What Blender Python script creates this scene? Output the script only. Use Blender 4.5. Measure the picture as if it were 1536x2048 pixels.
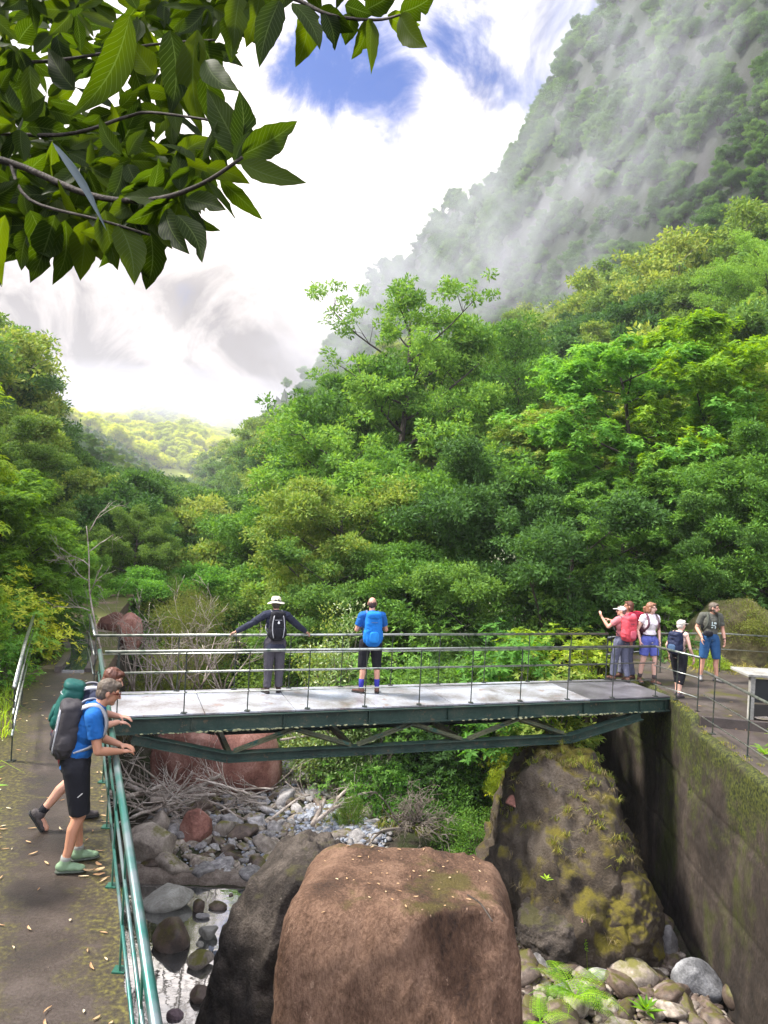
import bpy, bmesh, math, random
import numpy as np
from mathutils import Vector, Matrix, Quaternion, noise as mnoise

R = math.radians
for o in list(bpy.data.objects):
    bpy.data.objects.remove(o)
scene = bpy.context.scene
COL = scene.collection
CAM_H = 3.4
ROLL = R(3.0)
F = 1540.0

# ------------------------------------------------------------------ camera
cam = bpy.data.objects.new("camera", bpy.data.cameras.new("camera"))
COL.objects.link(cam)
cam.data.sensor_fit = 'VERTICAL'
cam.data.sensor_height = 34.6
cam.data.lens = 34.6 * F / 2048
cam.data.clip_start = 0.05
cam.data.clip_end = 6000
_r = Vector((math.cos(ROLL), 0, math.sin(ROLL)))
_u = Vector((-math.sin(ROLL), 0, math.cos(ROLL)))
_b = _r.cross(_u)
M = Matrix((_r, _u, _b)).transposed().to_4x4()
M.translation = Vector((0, 0, CAM_H))
cam.matrix_world = M
scene.camera = cam

# ------------------------------------------------------------------ sky, sun, exposure
SUN_EL, SUN_AZ = R(50), R(-86)          # azimuth measured from +Y towards +X
scene.view_settings.view_transform = 'Standard'
scene.view_settings.look = 'None'
scene.view_settings.exposure = 1.45
scene.view_settings.gamma = 1.0
world = bpy.data.worlds.new("World")
scene.world = world
world.use_nodes = True


def ray(px, py):
    u = (px - 768) / F
    v = (1024 - py) / F
    return (u * math.cos(ROLL) - v * math.sin(ROLL), 1.0, u * math.sin(ROLL) + v * math.cos(ROLL))


def G(px, py, z=0.0):
    """the point at height z that the photograph shows at px, py"""
    x, y, w = ray(px, py)
    t = (z - CAM_H) / w
    return Vector((x * t, t, z))


def A(px, py, Y):
    x, y, w = ray(px, py)
    return Vector((x * Y, Y, CAM_H + w * Y))


def sky_world():
    nt = world.node_tree
    nt.nodes.clear()
    N = nt.nodes.new
    L = nt.links.new
    out = N('ShaderNodeOutputWorld')
    bg = N('ShaderNodeBackground')
    bg.inputs['Strength'].default_value = 0.1
    sky = N('ShaderNodeTexSky')
    sky.sky_type = 'NISHITA'
    sky.sun_disc = False
    sky.sun_elevation = SUN_EL
    sky.sun_rotation = SUN_AZ
    tc = N('ShaderNodeTexCoord')
    # clouds laid out on a plane far overhead: direction / height
    def math_(op, a, b=None, c=None, clamp=False):
        m = N('ShaderNodeMath'); m.operation = op; m.use_clamp = clamp
        for i, v in enumerate((a, b, c)):
            if v is None: continue
            if isinstance(v, (int, float)): m.inputs[i].default_value = v
            else: L(v, m.inputs[i])
        return m.outputs[0]
    nrm = N('ShaderNodeVectorMath'); nrm.operation = 'NORMALIZE'
    L(tc.outputs['Generated'], nrm.inputs[0])
    def spot(px, py, rad):
        d = Vector(ray(px, py)).normalized()
        v = N('ShaderNodeVectorMath'); v.operation = 'DISTANCE'
        L(nrm.outputs[0], v.inputs[0]); v.inputs[1].default_value = d
        q = math_('DIVIDE', v.outputs['Value'], rad)
        q = math_('MULTIPLY', q, q)
        q = math_('MULTIPLY', q, -1.0)
        return math_('EXPONENT', q)
    def noise(scale, detail, rough, dist=0.0, off=0.0, squash=1.0):
        mp = N('ShaderNodeMapping'); mp.inputs['Scale'].default_value = (1, 1, squash)
        mp.inputs['Location'].default_value = (off, off, off)
        L(nrm.outputs[0], mp.inputs[0])
        n = N('ShaderNodeTexNoise'); n.inputs['Scale'].default_value = scale
        n.inputs['Detail'].default_value = detail; n.inputs['Roughness'].default_value = rough
        n.inputs['Distortion'].default_value = dist
        L(mp.outputs[0], n.inputs['Vector'])
        return n.outputs['Fac']
    n1 = noise(3.6, 10, 0.6, 0.5, 3.1)
    n2 = noise(8.0, 10, 0.62, 0.7, 7.7)
    n3 = noise(2.0, 3, 0.5, 0.0, 1.3)
    # openings of blue
    hole = spot(745, 165, 0.080)
    for px, py, rd, w in ((930, 70, 0.05, .6), (1045, 190, 0.045, .75), (640, 70, 0.06, .5), (1140, 30, .04, .5), (560, 130, .05, .3), (-900, -1500, .5, .8), (2600, -900, .5, .8)):
        hole = math_('ADD', hole, math_('MULTIPLY', spot(px, py, rd), w))
    nn = math_('ADD', math_('MULTIPLY', n1, 0.8), math_('MULTIPLY', n2, 1.1))
    nn = math_('SUBTRACT', nn, .06)
    cov = math_('SUBTRACT', math_('ADD', nn, 0.02), math_('MULTIPLY', hole, 0.62))
    rmp = N('ShaderNodeMapRange'); rmp.interpolation_type = 'SMOOTHSTEP'
    rmp.inputs['From Min'].default_value = 0.16; rmp.inputs['From Max'].default_value = 0.62
    L(cov, rmp.inputs['Value'])
    mask = rmp.outputs['Result']
    # how bright each cloud is: glowing round the hidden sun, grey low in the valley
    glow = math_('ADD', math_('MULTIPLY', spot(380, 440, 0.26), .9), math_('MULTIPLY', spot(680, 360, 0.24), .9))
    glow = math_('ADD', glow, math_('MULTIPLY', spot(315, 690, 0.05), 1.0))
    dark = math_('ADD', math_('MULTIPLY', spot(470, 640, 0.12), .8), math_('MULTIPLY', spot(200, 720, 0.20), 1.0))
    dark = math_('ADD', dark, math_('MULTIPLY', spot(60, 640, 0.09), .5))
    dark = math_('ADD', dark, math_('MULTIPLY', spot(420, 780, 0.14), .8))
    cn = N('ShaderNodeMapRange'); cn.inputs['From Min'].default_value = .36; cn.inputs['From Max'].default_value = .64
    cn.inputs['To Min'].default_value = -0.55; cn.inputs['To Max'].default_value = 0.55
    L(n2, cn.inputs['Value'])
    b = math_('ADD', 3.0, math_('MULTIPLY', glow, 3.6))
    b = math_('SUBTRACT', b, math_('MULTIPLY', dark, 2.5))
    b = math_('ADD', b, math_('MULTIPLY', cn.outputs['Result'], 3.6))
    b = math_('MAXIMUM', b, 1.5)
    # fill light added: the unseen sky behind the viewer is brightened
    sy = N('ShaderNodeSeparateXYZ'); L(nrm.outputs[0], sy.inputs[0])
    sky_fill = N('ShaderNodeMapRange'); sky_fill.inputs['From Min'].default_value = .35; sky_fill.inputs['From Max'].default_value = -.5; sky_fill.inputs['To Max'].default_value = 13.0
    L(sy.outputs['Y'], sky_fill.inputs['Value']); b = math_('ADD', b, sky_fill.outputs['Result'])
    cc = N('ShaderNodeMix'); cc.data_type = 'RGBA'
    cc.inputs['A'].default_value = (0.93, 0.96, 1.10, 1)
    cc.inputs['B'].default_value = (1.12, 1.01, 0.94, 1)
    L(math_('MINIMUM', math_('ADD', glow, dark), 1.0), cc.inputs['Factor'])
    vm = N('ShaderNodeVectorMath'); vm.operation = 'SCALE'
    L(cc.outputs['Result'], vm.inputs[0]); L(b, vm.inputs['Scale'])
    sk = N('ShaderNodeVectorMath'); sk.operation = 'MULTIPLY'
    L(sky.outputs[0], sk.inputs[0]); sk.inputs[1].default_value = (.12, .29, .66)
    mx = N('ShaderNodeMix'); mx.data_type = 'RGBA'
    L(mask, mx.inputs['Factor']); L(sk.outputs[0], mx.inputs['A']); L(vm.outputs[0], mx.inputs['B'])
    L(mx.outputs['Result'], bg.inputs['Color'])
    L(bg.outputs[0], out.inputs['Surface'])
sky_world()

sun = bpy.data.objects.new("sun", bpy.data.lights.new("sun", 'SUN'))
COL.objects.link(sun)
sun.data.energy = 4.0
sun.data.angle = R(9)
sun.data.color = (1.0, 0.95, 0.86)
_sd = Vector((math.sin(SUN_AZ) * math.cos(SUN_EL), math.cos(SUN_AZ) * math.cos(SUN_EL), math.sin(SUN_EL)))
sun.rotation_euler = _sd.to_track_quat('Z', 'Y').to_euler()

# ------------------------------------------------------------------ helpers
rng = np.random.default_rng(7)
random.seed(7)


def _hash(ix, iy, iz):
    h = (ix.astype(np.int64) * 374761393 + iy.astype(np.int64) * 668265263 + iz.astype(np.int64) * 2147483647 // 7) & 0xffffffff
    h = ((h ^ (h >> 13)) * 1274126177) & 0xffffffff
    h = (h ^ (h >> 16)) & 0xffffffff
    return h.astype(np.float64) / 4294967295.0


def vnoise(p):
    p = np.asarray(p, float)
    i = np.floor(p); f = p - i
    f = f * f * (3 - 2 * f)
    i = i.astype(np.int64)
    r = 0
    for dx in (0, 1):
        wx = f[:, 0] if dx else 1 - f[:, 0]
        for dy in (0, 1):
            wy = f[:, 1] if dy else 1 - f[:, 1]
            for dz in (0, 1):
                wz = f[:, 2] if dz else 1 - f[:, 2]
                r = r + wx * wy * wz * _hash(i[:, 0] + dx, i[:, 1] + dy, i[:, 2] + dz)
    return r * 2 - 1


def fbm(p, octv=4, gain=0.5, lac=2.03):
    p = np.asarray(p, float)
    a = 1.0; s = 0; t = 0
    for k in range(octv):
        s = s + a * vnoise(p * (lac ** k) + 17.3 * k)
        t += a; a *= gain
    return s / t


def np_mesh(name, verts, quads=None, tris=None, smooth=True, mats=None, mat_idx=None):
    me = bpy.data.meshes.new(name)
    verts = np.asarray(verts, np.float32)
    nq = 0 if quads is None else len(quads)
    nt_ = 0 if tris is None else len(tris)
    me.vertices.add(len(verts)); me.vertices.foreach_set('co', verts.ravel())
    loops = []; tot = []
    if nq: loops.append(np.asarray(quads, np.int32).ravel()); tot.append(np.full(nq, 4, np.int32))
    if nt_: loops.append(np.asarray(tris, np.int32).ravel()); tot.append(np.full(nt_, 3, np.int32))
    loops = np.concatenate(loops); tot = np.concatenate(tot)
    me.loops.add(len(loops)); me.loops.foreach_set('vertex_index', loops)
    me.polygons.add(len(tot))
    start = np.concatenate([[0], np.cumsum(tot)[:-1]]).astype(np.int32)
    me.polygons.foreach_set('loop_start', start)
    me.polygons.foreach_set('loop_total', tot)
    if mat_idx is not None:
        me.polygons.foreach_set('material_index', np.asarray(mat_idx, np.int32))
    me.polygons.foreach_set('use_smooth', np.full(len(tot), bool(smooth)))
    for m in (mats or []): me.materials.append(m)
    me.update(calc_edges=True)
    me.validate()
    return me


def link(name, me, parent=None, loc=None, rot=None, scale=None):
    o = bpy.data.objects.new(name, me)
    COL.objects.link(o)
    if parent is not None: o.parent = parent
    if loc is not None: o.location = loc
    if rot is not None: o.rotation_euler = rot
    if scale is not None: o.scale = scale if hasattr(scale, '__len__') else (scale,) * 3
    return o


def tag(o, label=None, cat=None, group=None, kind=None):
    if label: o['label'] = label
    if cat: o['category'] = cat
    if group: o['group'] = group
    if kind: o['kind'] = kind
    return o


def empty(name, loc=(0, 0, 0), rz=0.0):
    o = bpy.data.objects.new(name, None)
    COL.objects.link(o)
    o.location = loc; o.rotation_euler = (0, 0, rz)
    o.empty_display_size = 0.2
    return o


class MB:
    """collects verts and faces of one mesh"""
    def __init__(s): s.v = []; s.f = []
    def add(s, vs, fs):
        b = len(s.v); s.v += [tuple(v) for v in vs]; s.f += [tuple(b + i for i in f) for f in fs]
    def box(s, c, size, mat=None):
        hx, hy, hz = [q / 2 for q in size]
        vs = [Vector((x, y, z)) for x in (-hx, hx) for y in (-hy, hy) for z in (-hz, hz)]
        if mat is not None: vs = [mat @ v for v in vs]
        c = Vector(c)
        s.add([c + v for v in vs], [(0, 1, 3, 2), (4, 6, 7, 5), (0, 4, 5, 1), (2, 3, 7, 6), (0, 2, 6, 4), (1, 5, 7, 3)])
    def beam(s, a, b, w, h, up=Vector((0, 0, 1))):
        """a rectangular bar from a to b: w sideways, h along up"""
        a = Vector(a); b = Vector(b); d = (b - a).normalized()
        sd = d.cross(up)
        if sd.length < 1e-4: sd = d.cross(Vector((1, 0, 0)))
        sd.normalize(); u = sd.cross(d).normalized()
        vs = []
        for p in (a, b):
            for i, j in ((-1, -1), (1, -1), (1, 1), (-1, 1)):
                vs.append(p + sd * (w / 2 * i) + u * (h / 2 * j))
        s.add(vs, [(3, 2, 1, 0), (4, 5, 6, 7), (0, 1, 5, 4), (1, 2, 6, 5), (2, 3, 7, 6), (3, 0, 4, 7)])
    def tube(s, pts, rad, n=8, cap=True):
        pts = [Vector(p) for p in pts]
        if not hasattr(rad, '__len__'): rad = [rad] * len(pts)
        d = (pts[1] - pts[0]).normalized()
        a = d.cross(Vector((0, 0, 1)))
        if a.length < .05: a = d.cross(Vector((1, 0, 0)))
        a.normalize(); base = len(s.v)
        for i, p in enumerate(pts):
            if i == 0: t = pts[1] - pts[0]
            elif i == len(pts) - 1: t = pts[-1] - pts[-2]
            else: t = (pts[i + 1] - pts[i]).normalized() + (pts[i] - pts[i - 1]).normalized()
            t.normalize()
            a = (a - t * a.dot(t)); a.normalize(); b = t.cross(a)
            for k in range(n):
                an = 2 * math.pi * k / n
                s.v.append(tuple(p + (a * math.cos(an) + b * math.sin(an)) * rad[i]))
        for i in range(len(pts) - 1):
            for k in range(n):
                k2 = (k + 1) % n
                s.f.append((base + i * n + k, base + i * n + k2, base + (i + 1) * n + k2, base + (i + 1) * n + k))
        if cap:
            s.f.append(tuple(base + k for k in range(n))[::-1])
            s.f.append(tuple(base + (len(pts) - 1) * n + k for k in range(n)))
    def prism(s, poly, z0, z1):
        n = len(poly)
        vs = [(p[0], p[1], z0) for p in poly] + [(p[0], p[1], z1) for p in poly]
        fs = [tuple(range(n))[::-1], tuple(range(n, 2 * n))] + [(i, (i + 1) % n, n + (i + 1) % n, n + i) for i in range(n)]
        s.add(vs, fs)
    def mesh(s, name, mat=None, smooth=False):
        me = bpy.data.meshes.new(name)
        me.from_pydata(s.v, [], s.f)
        bm = bmesh.new(); bm.from_mesh(me)
        bmesh.ops.recalc_face_normals(bm, faces=bm.faces)
        bm.to_mesh(me); bm.free()
        if mat: me.materials.append(mat)
        if smooth:
            me.polygons.foreach_set('use_smooth', [True] * len(me.polygons))
            me.update()
        return me
    def build(s, name, mat, parent=None, smooth=False, bevel=0.0, autosmooth=False):
        o = link(name, s.mesh(name, mat, smooth), parent)
        if bevel:
            m = o.modifiers.new('bevel', 'BEVEL'); m.width = bevel; m.segments = 2; m.limit_method = 'ANGLE'
        return o


# ------------------------------------------------------------------ materials
def _node(nt, t, **kw):
    n = nt.nodes.new(t)
    for k, v in kw.items(): setattr(n, k, v)
    return n


def mat_rock(name, cols, scale=2.0, bump=0.5, rough=0.85, fine=30.0, stretch=(1, 1, 1), moss=None, moss_amt=0.0, moss_up=True,
             spec=0.3, coords='Object', bump_dist=0.03, detail=8, sheen=None, lichen=None, moss_scale=1.3):
    """a mottled natural surface: coarse and fine noise pick between real surface colours, moss may grow on top faces"""
    m = bpy.data.materials.new(name); m.use_nodes = True
    nt = m.node_tree; L = nt.links.new
    b = nt.nodes['Principled BSDF']
    tc = _node(nt, 'ShaderNodeTexCoord')
    mp = _node(nt, 'ShaderNodeMapping'); mp.inputs['Scale'].default_value = stretch
    if coords == 'Position':
        ge = _node(nt, 'ShaderNodeNewGeometry'); L(ge.outputs['Position'], mp.inputs[0])
    else:
        oi = _node(nt, 'ShaderNodeObjectInfo')
        ad = _node(nt, 'ShaderNodeVectorMath', operation='SCALE'); ad.inputs[0].default_value = (31.7, 17.1, 23.3)
        L(oi.outputs['Random'], ad.inputs['Scale'])
        a2 = _node(nt, 'ShaderNodeVectorMath', operation='ADD'); L(tc.outputs[coords], a2.inputs[0]); L(ad.outputs[0], a2.inputs[1])
        L(a2.outputs[0], mp.inputs[0])
    n1 = _node(nt, 'ShaderNodeTexNoise'); n1.inputs['Scale'].default_value = scale; n1.inputs['Detail'].default_value = detail
    n1.inputs['Roughness'].default_value = 0.62; n1.inputs['Distortion'].default_value = .3
    n2 = _node(nt, 'ShaderNodeTexNoise'); n2.inputs['Scale'].default_value = fine; n2.inputs['Detail'].default_value = 6
    n2.inputs['Roughness'].default_value = 0.7
    L(mp.outputs[0], n1.inputs['Vector']); L(mp.outputs[0], n2.inputs['Vector'])
    mixn = _node(nt, 'ShaderNodeMath', operation='MULTIPLY_ADD'); mixn.inputs[1].default_value = 0.55
    sb = _node(nt, 'ShaderNodeMath', operation='SUBTRACT'); L(n2.outputs['Fac'], sb.inputs[0]); sb.inputs[1].default_value = .5
    L(sb.outputs[0], mixn.inputs[0]); L(n1.outputs['Fac'], mixn.inputs[2])
    cr = _node(nt, 'ShaderNodeValToRGB')
    el = cr.color_ramp.elements
    lo, hi = 0.3, 0.7
    for i, c in enumerate(cols):
        pos = lo + (hi - lo) * i / max(1, len(cols) - 1)
        e = el[i] if i < 2 else el.new(pos)
        e.position = pos; e.color = (*c, 1)
    L(mixn.outputs[0], cr.inputs[0])
    col = cr.outputs['Color']
    if coords != 'Position':
        hv = _node(nt, 'ShaderNodeHueSaturation')
        mr = _node(nt, 'ShaderNodeMapRange'); mr.inputs['To Min'].default_value = .75; mr.inputs['To Max'].default_value = 1.25
        L(oi.outputs['Random'], mr.inputs['Value']); L(mr.outputs[0], hv.inputs['Value']); L(col, hv.inputs['Color'])
        col = hv.outputs['Color']
    if moss:
        n3 = _node(nt, 'ShaderNodeTexNoise'); n3.inputs['Scale'].default_value = moss_scale; n3.inputs['Detail'].default_value = 8
        n3.inputs['Roughness'].default_value = .65
        L(mp.outputs[0], n3.inputs['Vector'])
        v = n3.outputs['Fac']
        if moss_up:
            g = _node(nt, 'ShaderNodeNewGeometry'); sx = _node(nt, 'ShaderNodeSeparateXYZ'); L(g.outputs['Normal'], sx.inputs[0])
            ma = _node(nt, 'ShaderNodeMath', operation='MULTIPLY_ADD'); ma.inputs[1].default_value = .22
            L(sx.outputs['Z'], ma.inputs[0]); L(v, ma.inputs[2]); v = ma.outputs[0]
        r2 = _node(nt, 'ShaderNodeMapRange'); r2.inputs['From Min'].default_value = .72 - moss_amt; r2.inputs['From Max'].default_value = .82 - moss_amt
        L(v, r2.inputs['Value'])
        mc = _node(nt, 'ShaderNodeMix', data_type='RGBA'); mc.inputs['A'].default_value = (*moss[0], 1); mc.inputs['B'].default_value = (*moss[1], 1)
        L(n2.outputs['Fac'], mc.inputs['Factor'])
        mm = _node(nt, 'ShaderNodeMix', data_type='RGBA'); L(r2.outputs[0], mm.inputs['Factor']); L(col, mm.inputs['A']); L(mc.outputs['Result'], mm.inputs['B'])
        col = mm.outputs['Result']
    if lichen:
        vo = _node(nt, 'ShaderNodeTexNoise'); vo.inputs['Scale'].default_value = lichen[1]; vo.inputs['Detail'].default_value = 5
        vo.inputs['Roughness'].default_value = .7
        L(mp.outputs[0], vo.inputs['Vector'])
        r3 = _node(nt, 'ShaderNodeMapRange'); r3.inputs['From Min'].default_value = lichen[2]; r3.inputs['From Max'].default_value = lichen[2] + .05
        L(vo.outputs['Fac'], r3.inputs['Value'])
        ml = _node(nt, 'ShaderNodeMix', data_type='RGBA'); L(r3.outputs[0], ml.inputs['Factor']); L(col, ml.inputs['A']); ml.inputs['B'].default_value = (*lichen[0], 1)
        col = ml.outputs['Result']
    L(col, b.inputs['Base Color'])
    b.inputs['Roughness'].default_value = rough
    b.inputs['Specular IOR Level'].default_value = spec
    hs = _node(nt, 'ShaderNodeMath', operation='MULTIPLY_ADD'); hs.inputs[1].default_value = 2.0
    L(n1.outputs['Fac'], hs.inputs[0]); L(n2.outputs['Fac'], hs.inputs[2])
    bp = _node(nt, 'ShaderNodeBump'); bp.inputs['Strength'].default_value = bump; bp.inputs['Distance'].default_value = bump_dist
    L(hs.outputs[0], bp.inputs['Height']); L(bp.outputs[0], b.inputs['Normal'])
    return m


def mat_leaf(name, c0, c1, c2, trans=0.35, rough=0.6, spec=0.18, clump=0.25, tval=1.7, gain=1.0, tip_at=0.93):
    c0, c1, c2 = [tuple(min(.6, q * w * gain) for q, w in zip(c, (2.2, 1.85, 1.3))) for c in (c0, c1, c2)]
    """leaf: each leaf picks its own green, old and young leaves differ, light passes through"""
    m = bpy.data.materials.new(name); m.use_nodes = True
    nt = m.node_tree; L = nt.links.new
    b = nt.nodes['Principled BSDF']; out = nt.nodes['Material Output']
    ge = _node(nt, 'ShaderNodeNewGeometry'); oi = _node(nt, 'ShaderNodeObjectInfo'); tc = _node(nt, 'ShaderNodeTexCoord')
    n = _node(nt, 'ShaderNodeTexNoise'); n.inputs['Scale'].default_value = clump; n.inputs['Detail'].default_value = 4
    L(ge.outputs['Position'], n.inputs['Vector'])
    # value = .45 * island random + .35 * clump noise + .2 object random
    a = _node(nt, 'ShaderNodeMath', operation='MULTIPLY'); L(ge.outputs['Random Per Island'], a.inputs[0]); a.inputs[1].default_value = .42
    bb = _node(nt, 'ShaderNodeMath', operation='MULTIPLY_ADD'); L(n.outputs['Fac'], bb.inputs[0]); bb.inputs[1].default_value = .46; L(a.outputs[0], bb.inputs[2])
    c = _node(nt, 'ShaderNodeMath', operation='MULTIPLY_ADD'); L(oi.outputs['Random'], c.inputs[0]); c.inputs[1].default_value = .46; L(bb.outputs[0], c.inputs[2])
    cr = _node(nt, 'ShaderNodeValToRGB'); el = cr.color_ramp.elements
    el[0].position = .28; el[0].color = (*c0, 1); el[1].position = .68; el[1].color = (*c1, 1)
    e = el.new(tip_at); e.color = (*c2, 1)
    L(c.outputs[0], cr.inputs[0])
    L(cr.outputs[0], b.inputs['Base Color'])
    b.inputs['Roughness'].default_value = rough; b.inputs['Specular IOR Level'].default_value = spec
    tr = _node(nt, 'ShaderNodeBsdfTranslucent')
    hv = _node(nt, 'ShaderNodeHueSaturation'); hv.inputs['Hue'].default_value = .485; hv.inputs['Saturation'].default_value = 1.1; hv.inputs['Value'].default_value = tval
    L(cr.outputs[0], hv.inputs['Color']); L(hv.outputs[0], tr.inputs['Color'])
    mx = _node(nt, 'ShaderNodeMixShader'); mx.inputs[0].default_value = trans
    L(b.outputs[0], mx.inputs[1]); L(tr.outputs[0], mx.inputs[2]); L(mx.outputs[0], out.inputs['Surface'])
    return m


def mat_plain(name, c, rough=0.7, metal=0.0, var=0.12, scale=18.0, bump=0.0, spec=0.4, weave=False, c2=None, sss=0.0, c2_at=(.45, .65), coat=0.0):
    """cloth, paint, skin, metal: one colour with slight natural variation"""
    m = bpy.data.materials.new(name); m.use_nodes = True
    nt = m.node_tree; L = nt.links.new; b = nt.nodes['Principled BSDF']
    tc = _node(nt, 'ShaderNodeTexCoord')
    n = _node(nt, 'ShaderNodeTexNoise'); n.inputs['Scale'].default_value = scale; n.inputs['Detail'].default_value = 5
    L(tc.outputs['Object'], n.inputs['Vector'])
    mx = _node(nt, 'ShaderNodeMix', data_type='RGBA')
    if c2 is None:
        mx.inputs['A'].default_value = (*[q * (1 - var) for q in c], 1); mx.inputs['B'].default_value = (*[min(1, q * (1 + var)) for q in c], 1)
        L(n.outputs['Fac'], mx.inputs['Factor'])
    else:
        mx.inputs['A'].default_value = (*c, 1); mx.inputs['B'].default_value = (*c2, 1)
        r = _node(nt, 'ShaderNodeMapRange'); r.inputs['From Min'].default_value = c2_at[0]; r.inputs['From Max'].default_value = c2_at[1]
        L(n.outputs['Fac'], r.inputs['Value']); L(r.outputs[0], mx.inputs['Factor'])
    L(mx.outputs['Result'], b.inputs['Base Color'])
    b.inputs['Roughness'].default_value = rough; b.inputs['Metallic'].default_value = metal; b.inputs['Specular IOR Level'].default_value = spec
    b.inputs['Coat Weight'].default_value = coat
    if sss:
        b.inputs['Subsurface Weight'].default_value = sss; b.inputs['Subsurface Radius'].default_value = (.02, .008, .004)
    if bump:
        bp = _node(nt, 'ShaderNodeBump'); bp.inputs['Strength'].default_value = bump; bp.inputs['Distance'].default_value = .01
        L(n.outputs['Fac'], bp.inputs['Height']); L(bp.outputs[0], b.inputs['Normal'])
    return m

# ------------------------------------------------------------------ terrain
def lerp_tab(x, xs, ys): return np.interp(x, xs, ys)


AX_Y = [0, 12, 20, 50, 100, 160, 260, 400, 540, 700, 1500]
AX_X = [2.5, 1.2, -1.0, -9, -23, -39, -65, -101, -136, -176, -380]
_cr = [A(1195, -20, 160), A(1040, 285, 200), A(872, 430, 260), A(752, 565, 320), A(635, 725, 400), A(515, 828, 480), A(450, 915, 540)]
CR_Y = [0, 40, 100] + [c.y for c in _cr] + [620, 1500]
CR_X = [105, 95, 72] + [c.x for c in _cr] + [-165, -400]
CR_Z = [118, 118, 118] + [c.z for c in _cr] + [12, 6]


def xe(y): return -1.46 - 0.4 * (y - 5)
def xl(y): return -4.44 - 0.405 * (y - 9.44)


def ground_z(x, y):
    x = np.asarray(x, float); y = np.asarray(y, float)
    ax = lerp_tab(y, AX_Y, AX_X)
    bed = lerp_tab(y, [0, 14.8, 15.6, 18, 40, 80, 200, 500, 1500], [-4.75, -4.62, -4.12, -3.95, -3.2, -1.0, 2.0, 8.0, 20.0])
    bed = bed + np.clip((x + .6) / 1.4, 0, 1) * np.clip((15.4 - y) / 1.0, 0, 1) * .62
    p3 = np.stack([x, y, np.zeros_like(x)], 1)
    # left bank
    t = np.clip((y - 15.6) / 3.5, 0, 1)
    XL = np.where(y < 15.6, xe(y) - 0.25, np.minimum(-5.9 - 0.07 * (y - 15.6), 99))
    XL = np.where(y > 22, lerp_tab(y, [22, 50, 100, 1500], [-6.35, -14, -29, -386]), XL)
    steepL = 40 * (1 - t) + 2.2 * t
    dL = XL - x
    topz = lerp_tab(y, [0, 30, 60, 120, 500, 1500], [-0.12, -.1, 1.5, 5, 12, 26])
    zl = np.minimum(np.maximum(dL, 0) * steepL, topz - bed)
    base_l = np.where(y < 22, xl(np.minimum(y, 22)) - 0.55 - np.clip(y - 15, 0, 8) * 0.05, XL - 3.2)
    hl = np.maximum(0, base_l - x)
    hillL = 1.1 * hl / (1 + hl / 90.0)
    hillL = hillL * lerp_tab(y, [0, 20, 80, 160, 400, 700, 1500], [0.9, 0.75, 0.55, .55, .8, 0.9, .9])
    # right bank
    XR = np.where(y < 21.5, 6.05, lerp_tab(y, [21.5, 26, 50, 100, 1500], [6.05, 4.2, -4.0, -17, -370]))
    tr_ = np.clip((y - 21) / 3, 0, 1)
    steepR = 40 * (1 - tr_) + 1.6 * tr_
    dR = x - XR
    zr = np.minimum(np.maximum(dR, 0) * steepR, np.where(y < 13.9, -0.32, -0.12) * (y < 24) + (y >= 24) * topz - bed)
    xf = lerp_tab(y, [0, 15, 22, 30, 50, 100, 1500], [13, 11.5, 10.5, 8, 1.5, -12, -362])
    xc = lerp_tab(y, CR_Y, CR_X); zc = lerp_tab(y, CR_Y, CR_Z)
    s = (x - xf) / np.maximum(xc - xf, 14)
    sp = np.clip(s, 0, 1)
    prof = np.interp(sp, [0, .33, .62, .78, 1], [0, .15, .24, .56, 1])
    hr = (zc - topz) * prof
    back = np.maximum(0, s - 1)
    hr = hr - back * np.abs(zc) * 0.9
    gul = fbm(p3 * np.array([0.02, 0.045, 0]) + 5.1, 4) * 9.0 + fbm(p3 * 0.11 + 9.0, 3) * 2.4
    amp = np.clip(sp * 4, 0, 1) * np.clip(1.15 - sp * .75, 0.25, 1) * np.clip((y - 25) / 60, 0, 1)
    hr = hr + gul * amp * (s > 0) * (s < 1.3)
    crag = fbm(np.stack([x * .09, y * .09, hr * .05], 1) + 31.0, 5, .6) * 9 + np.abs(fbm(np.stack([x * .03, y * .05, hr * .02], 1) + 7.0, 3)) * -9
    hr = hr + crag * np.clip((s - .6) / .15, 0, 1) * np.clip((1.15 - s) / .15, 0, 1) * np.clip((y - 50) / 30, 0, 1)
    z = bed + zl + hillL + zr + np.maximum(hr, np.where(s > 0, -60, 0))
    z = np.where(hillL > 0, z + fbm(p3 * 0.06 + 2.0, 3) * 2.5 * np.clip(hl / 8, 0, 1), z)
    # far hill at the head of the valley
    def bump(cx, cy, rx, ry, h, pw=1.0):
        d = np.sqrt(((x - cx) / rx) ** 2 + ((y - cy) / ry) ** 2)
        return h * np.clip(1 - d, 0, 1) ** pw
    c1 = A(330, 812, 820); c2 = A(180, 855, 1100); c3 = A(470, 860, 1150)
    rid = fbm(p3 * 0.012 + 3, 4)
    fh = np.maximum.reduce([bump(c1.x, 820, 230, 330, c1.z + 4), bump(c2.x, 1100, 420, 300, c2.z), bump(c3.x, 1150, 380, 300, c3.z)])
    fh = fh * (1 + 0.22 * rid) + rid * 8 * (fh > 1)
    z = np.maximum(z, np.where(y > 440, fh, -99))
    # small roughness
    inbed = (x > XL) & (x < XR)
    z = z + fbm(p3 * 1.1, 4) * np.where(inbed, 0.16, 0.0) * np.clip((y - 15) / 1.5, 0.3, 1)
    off = (dL > 3.5) | (dR > 4.5)
    z = z + fbm(p3 * 0.5 + 4, 4) * np.where(off, 0.35, 0.0) * np.clip((np.abs(x) - 7) / 4, 0, 1)
    return z


def gz(x, y): return float(ground_z([x], [y])[0])


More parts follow.
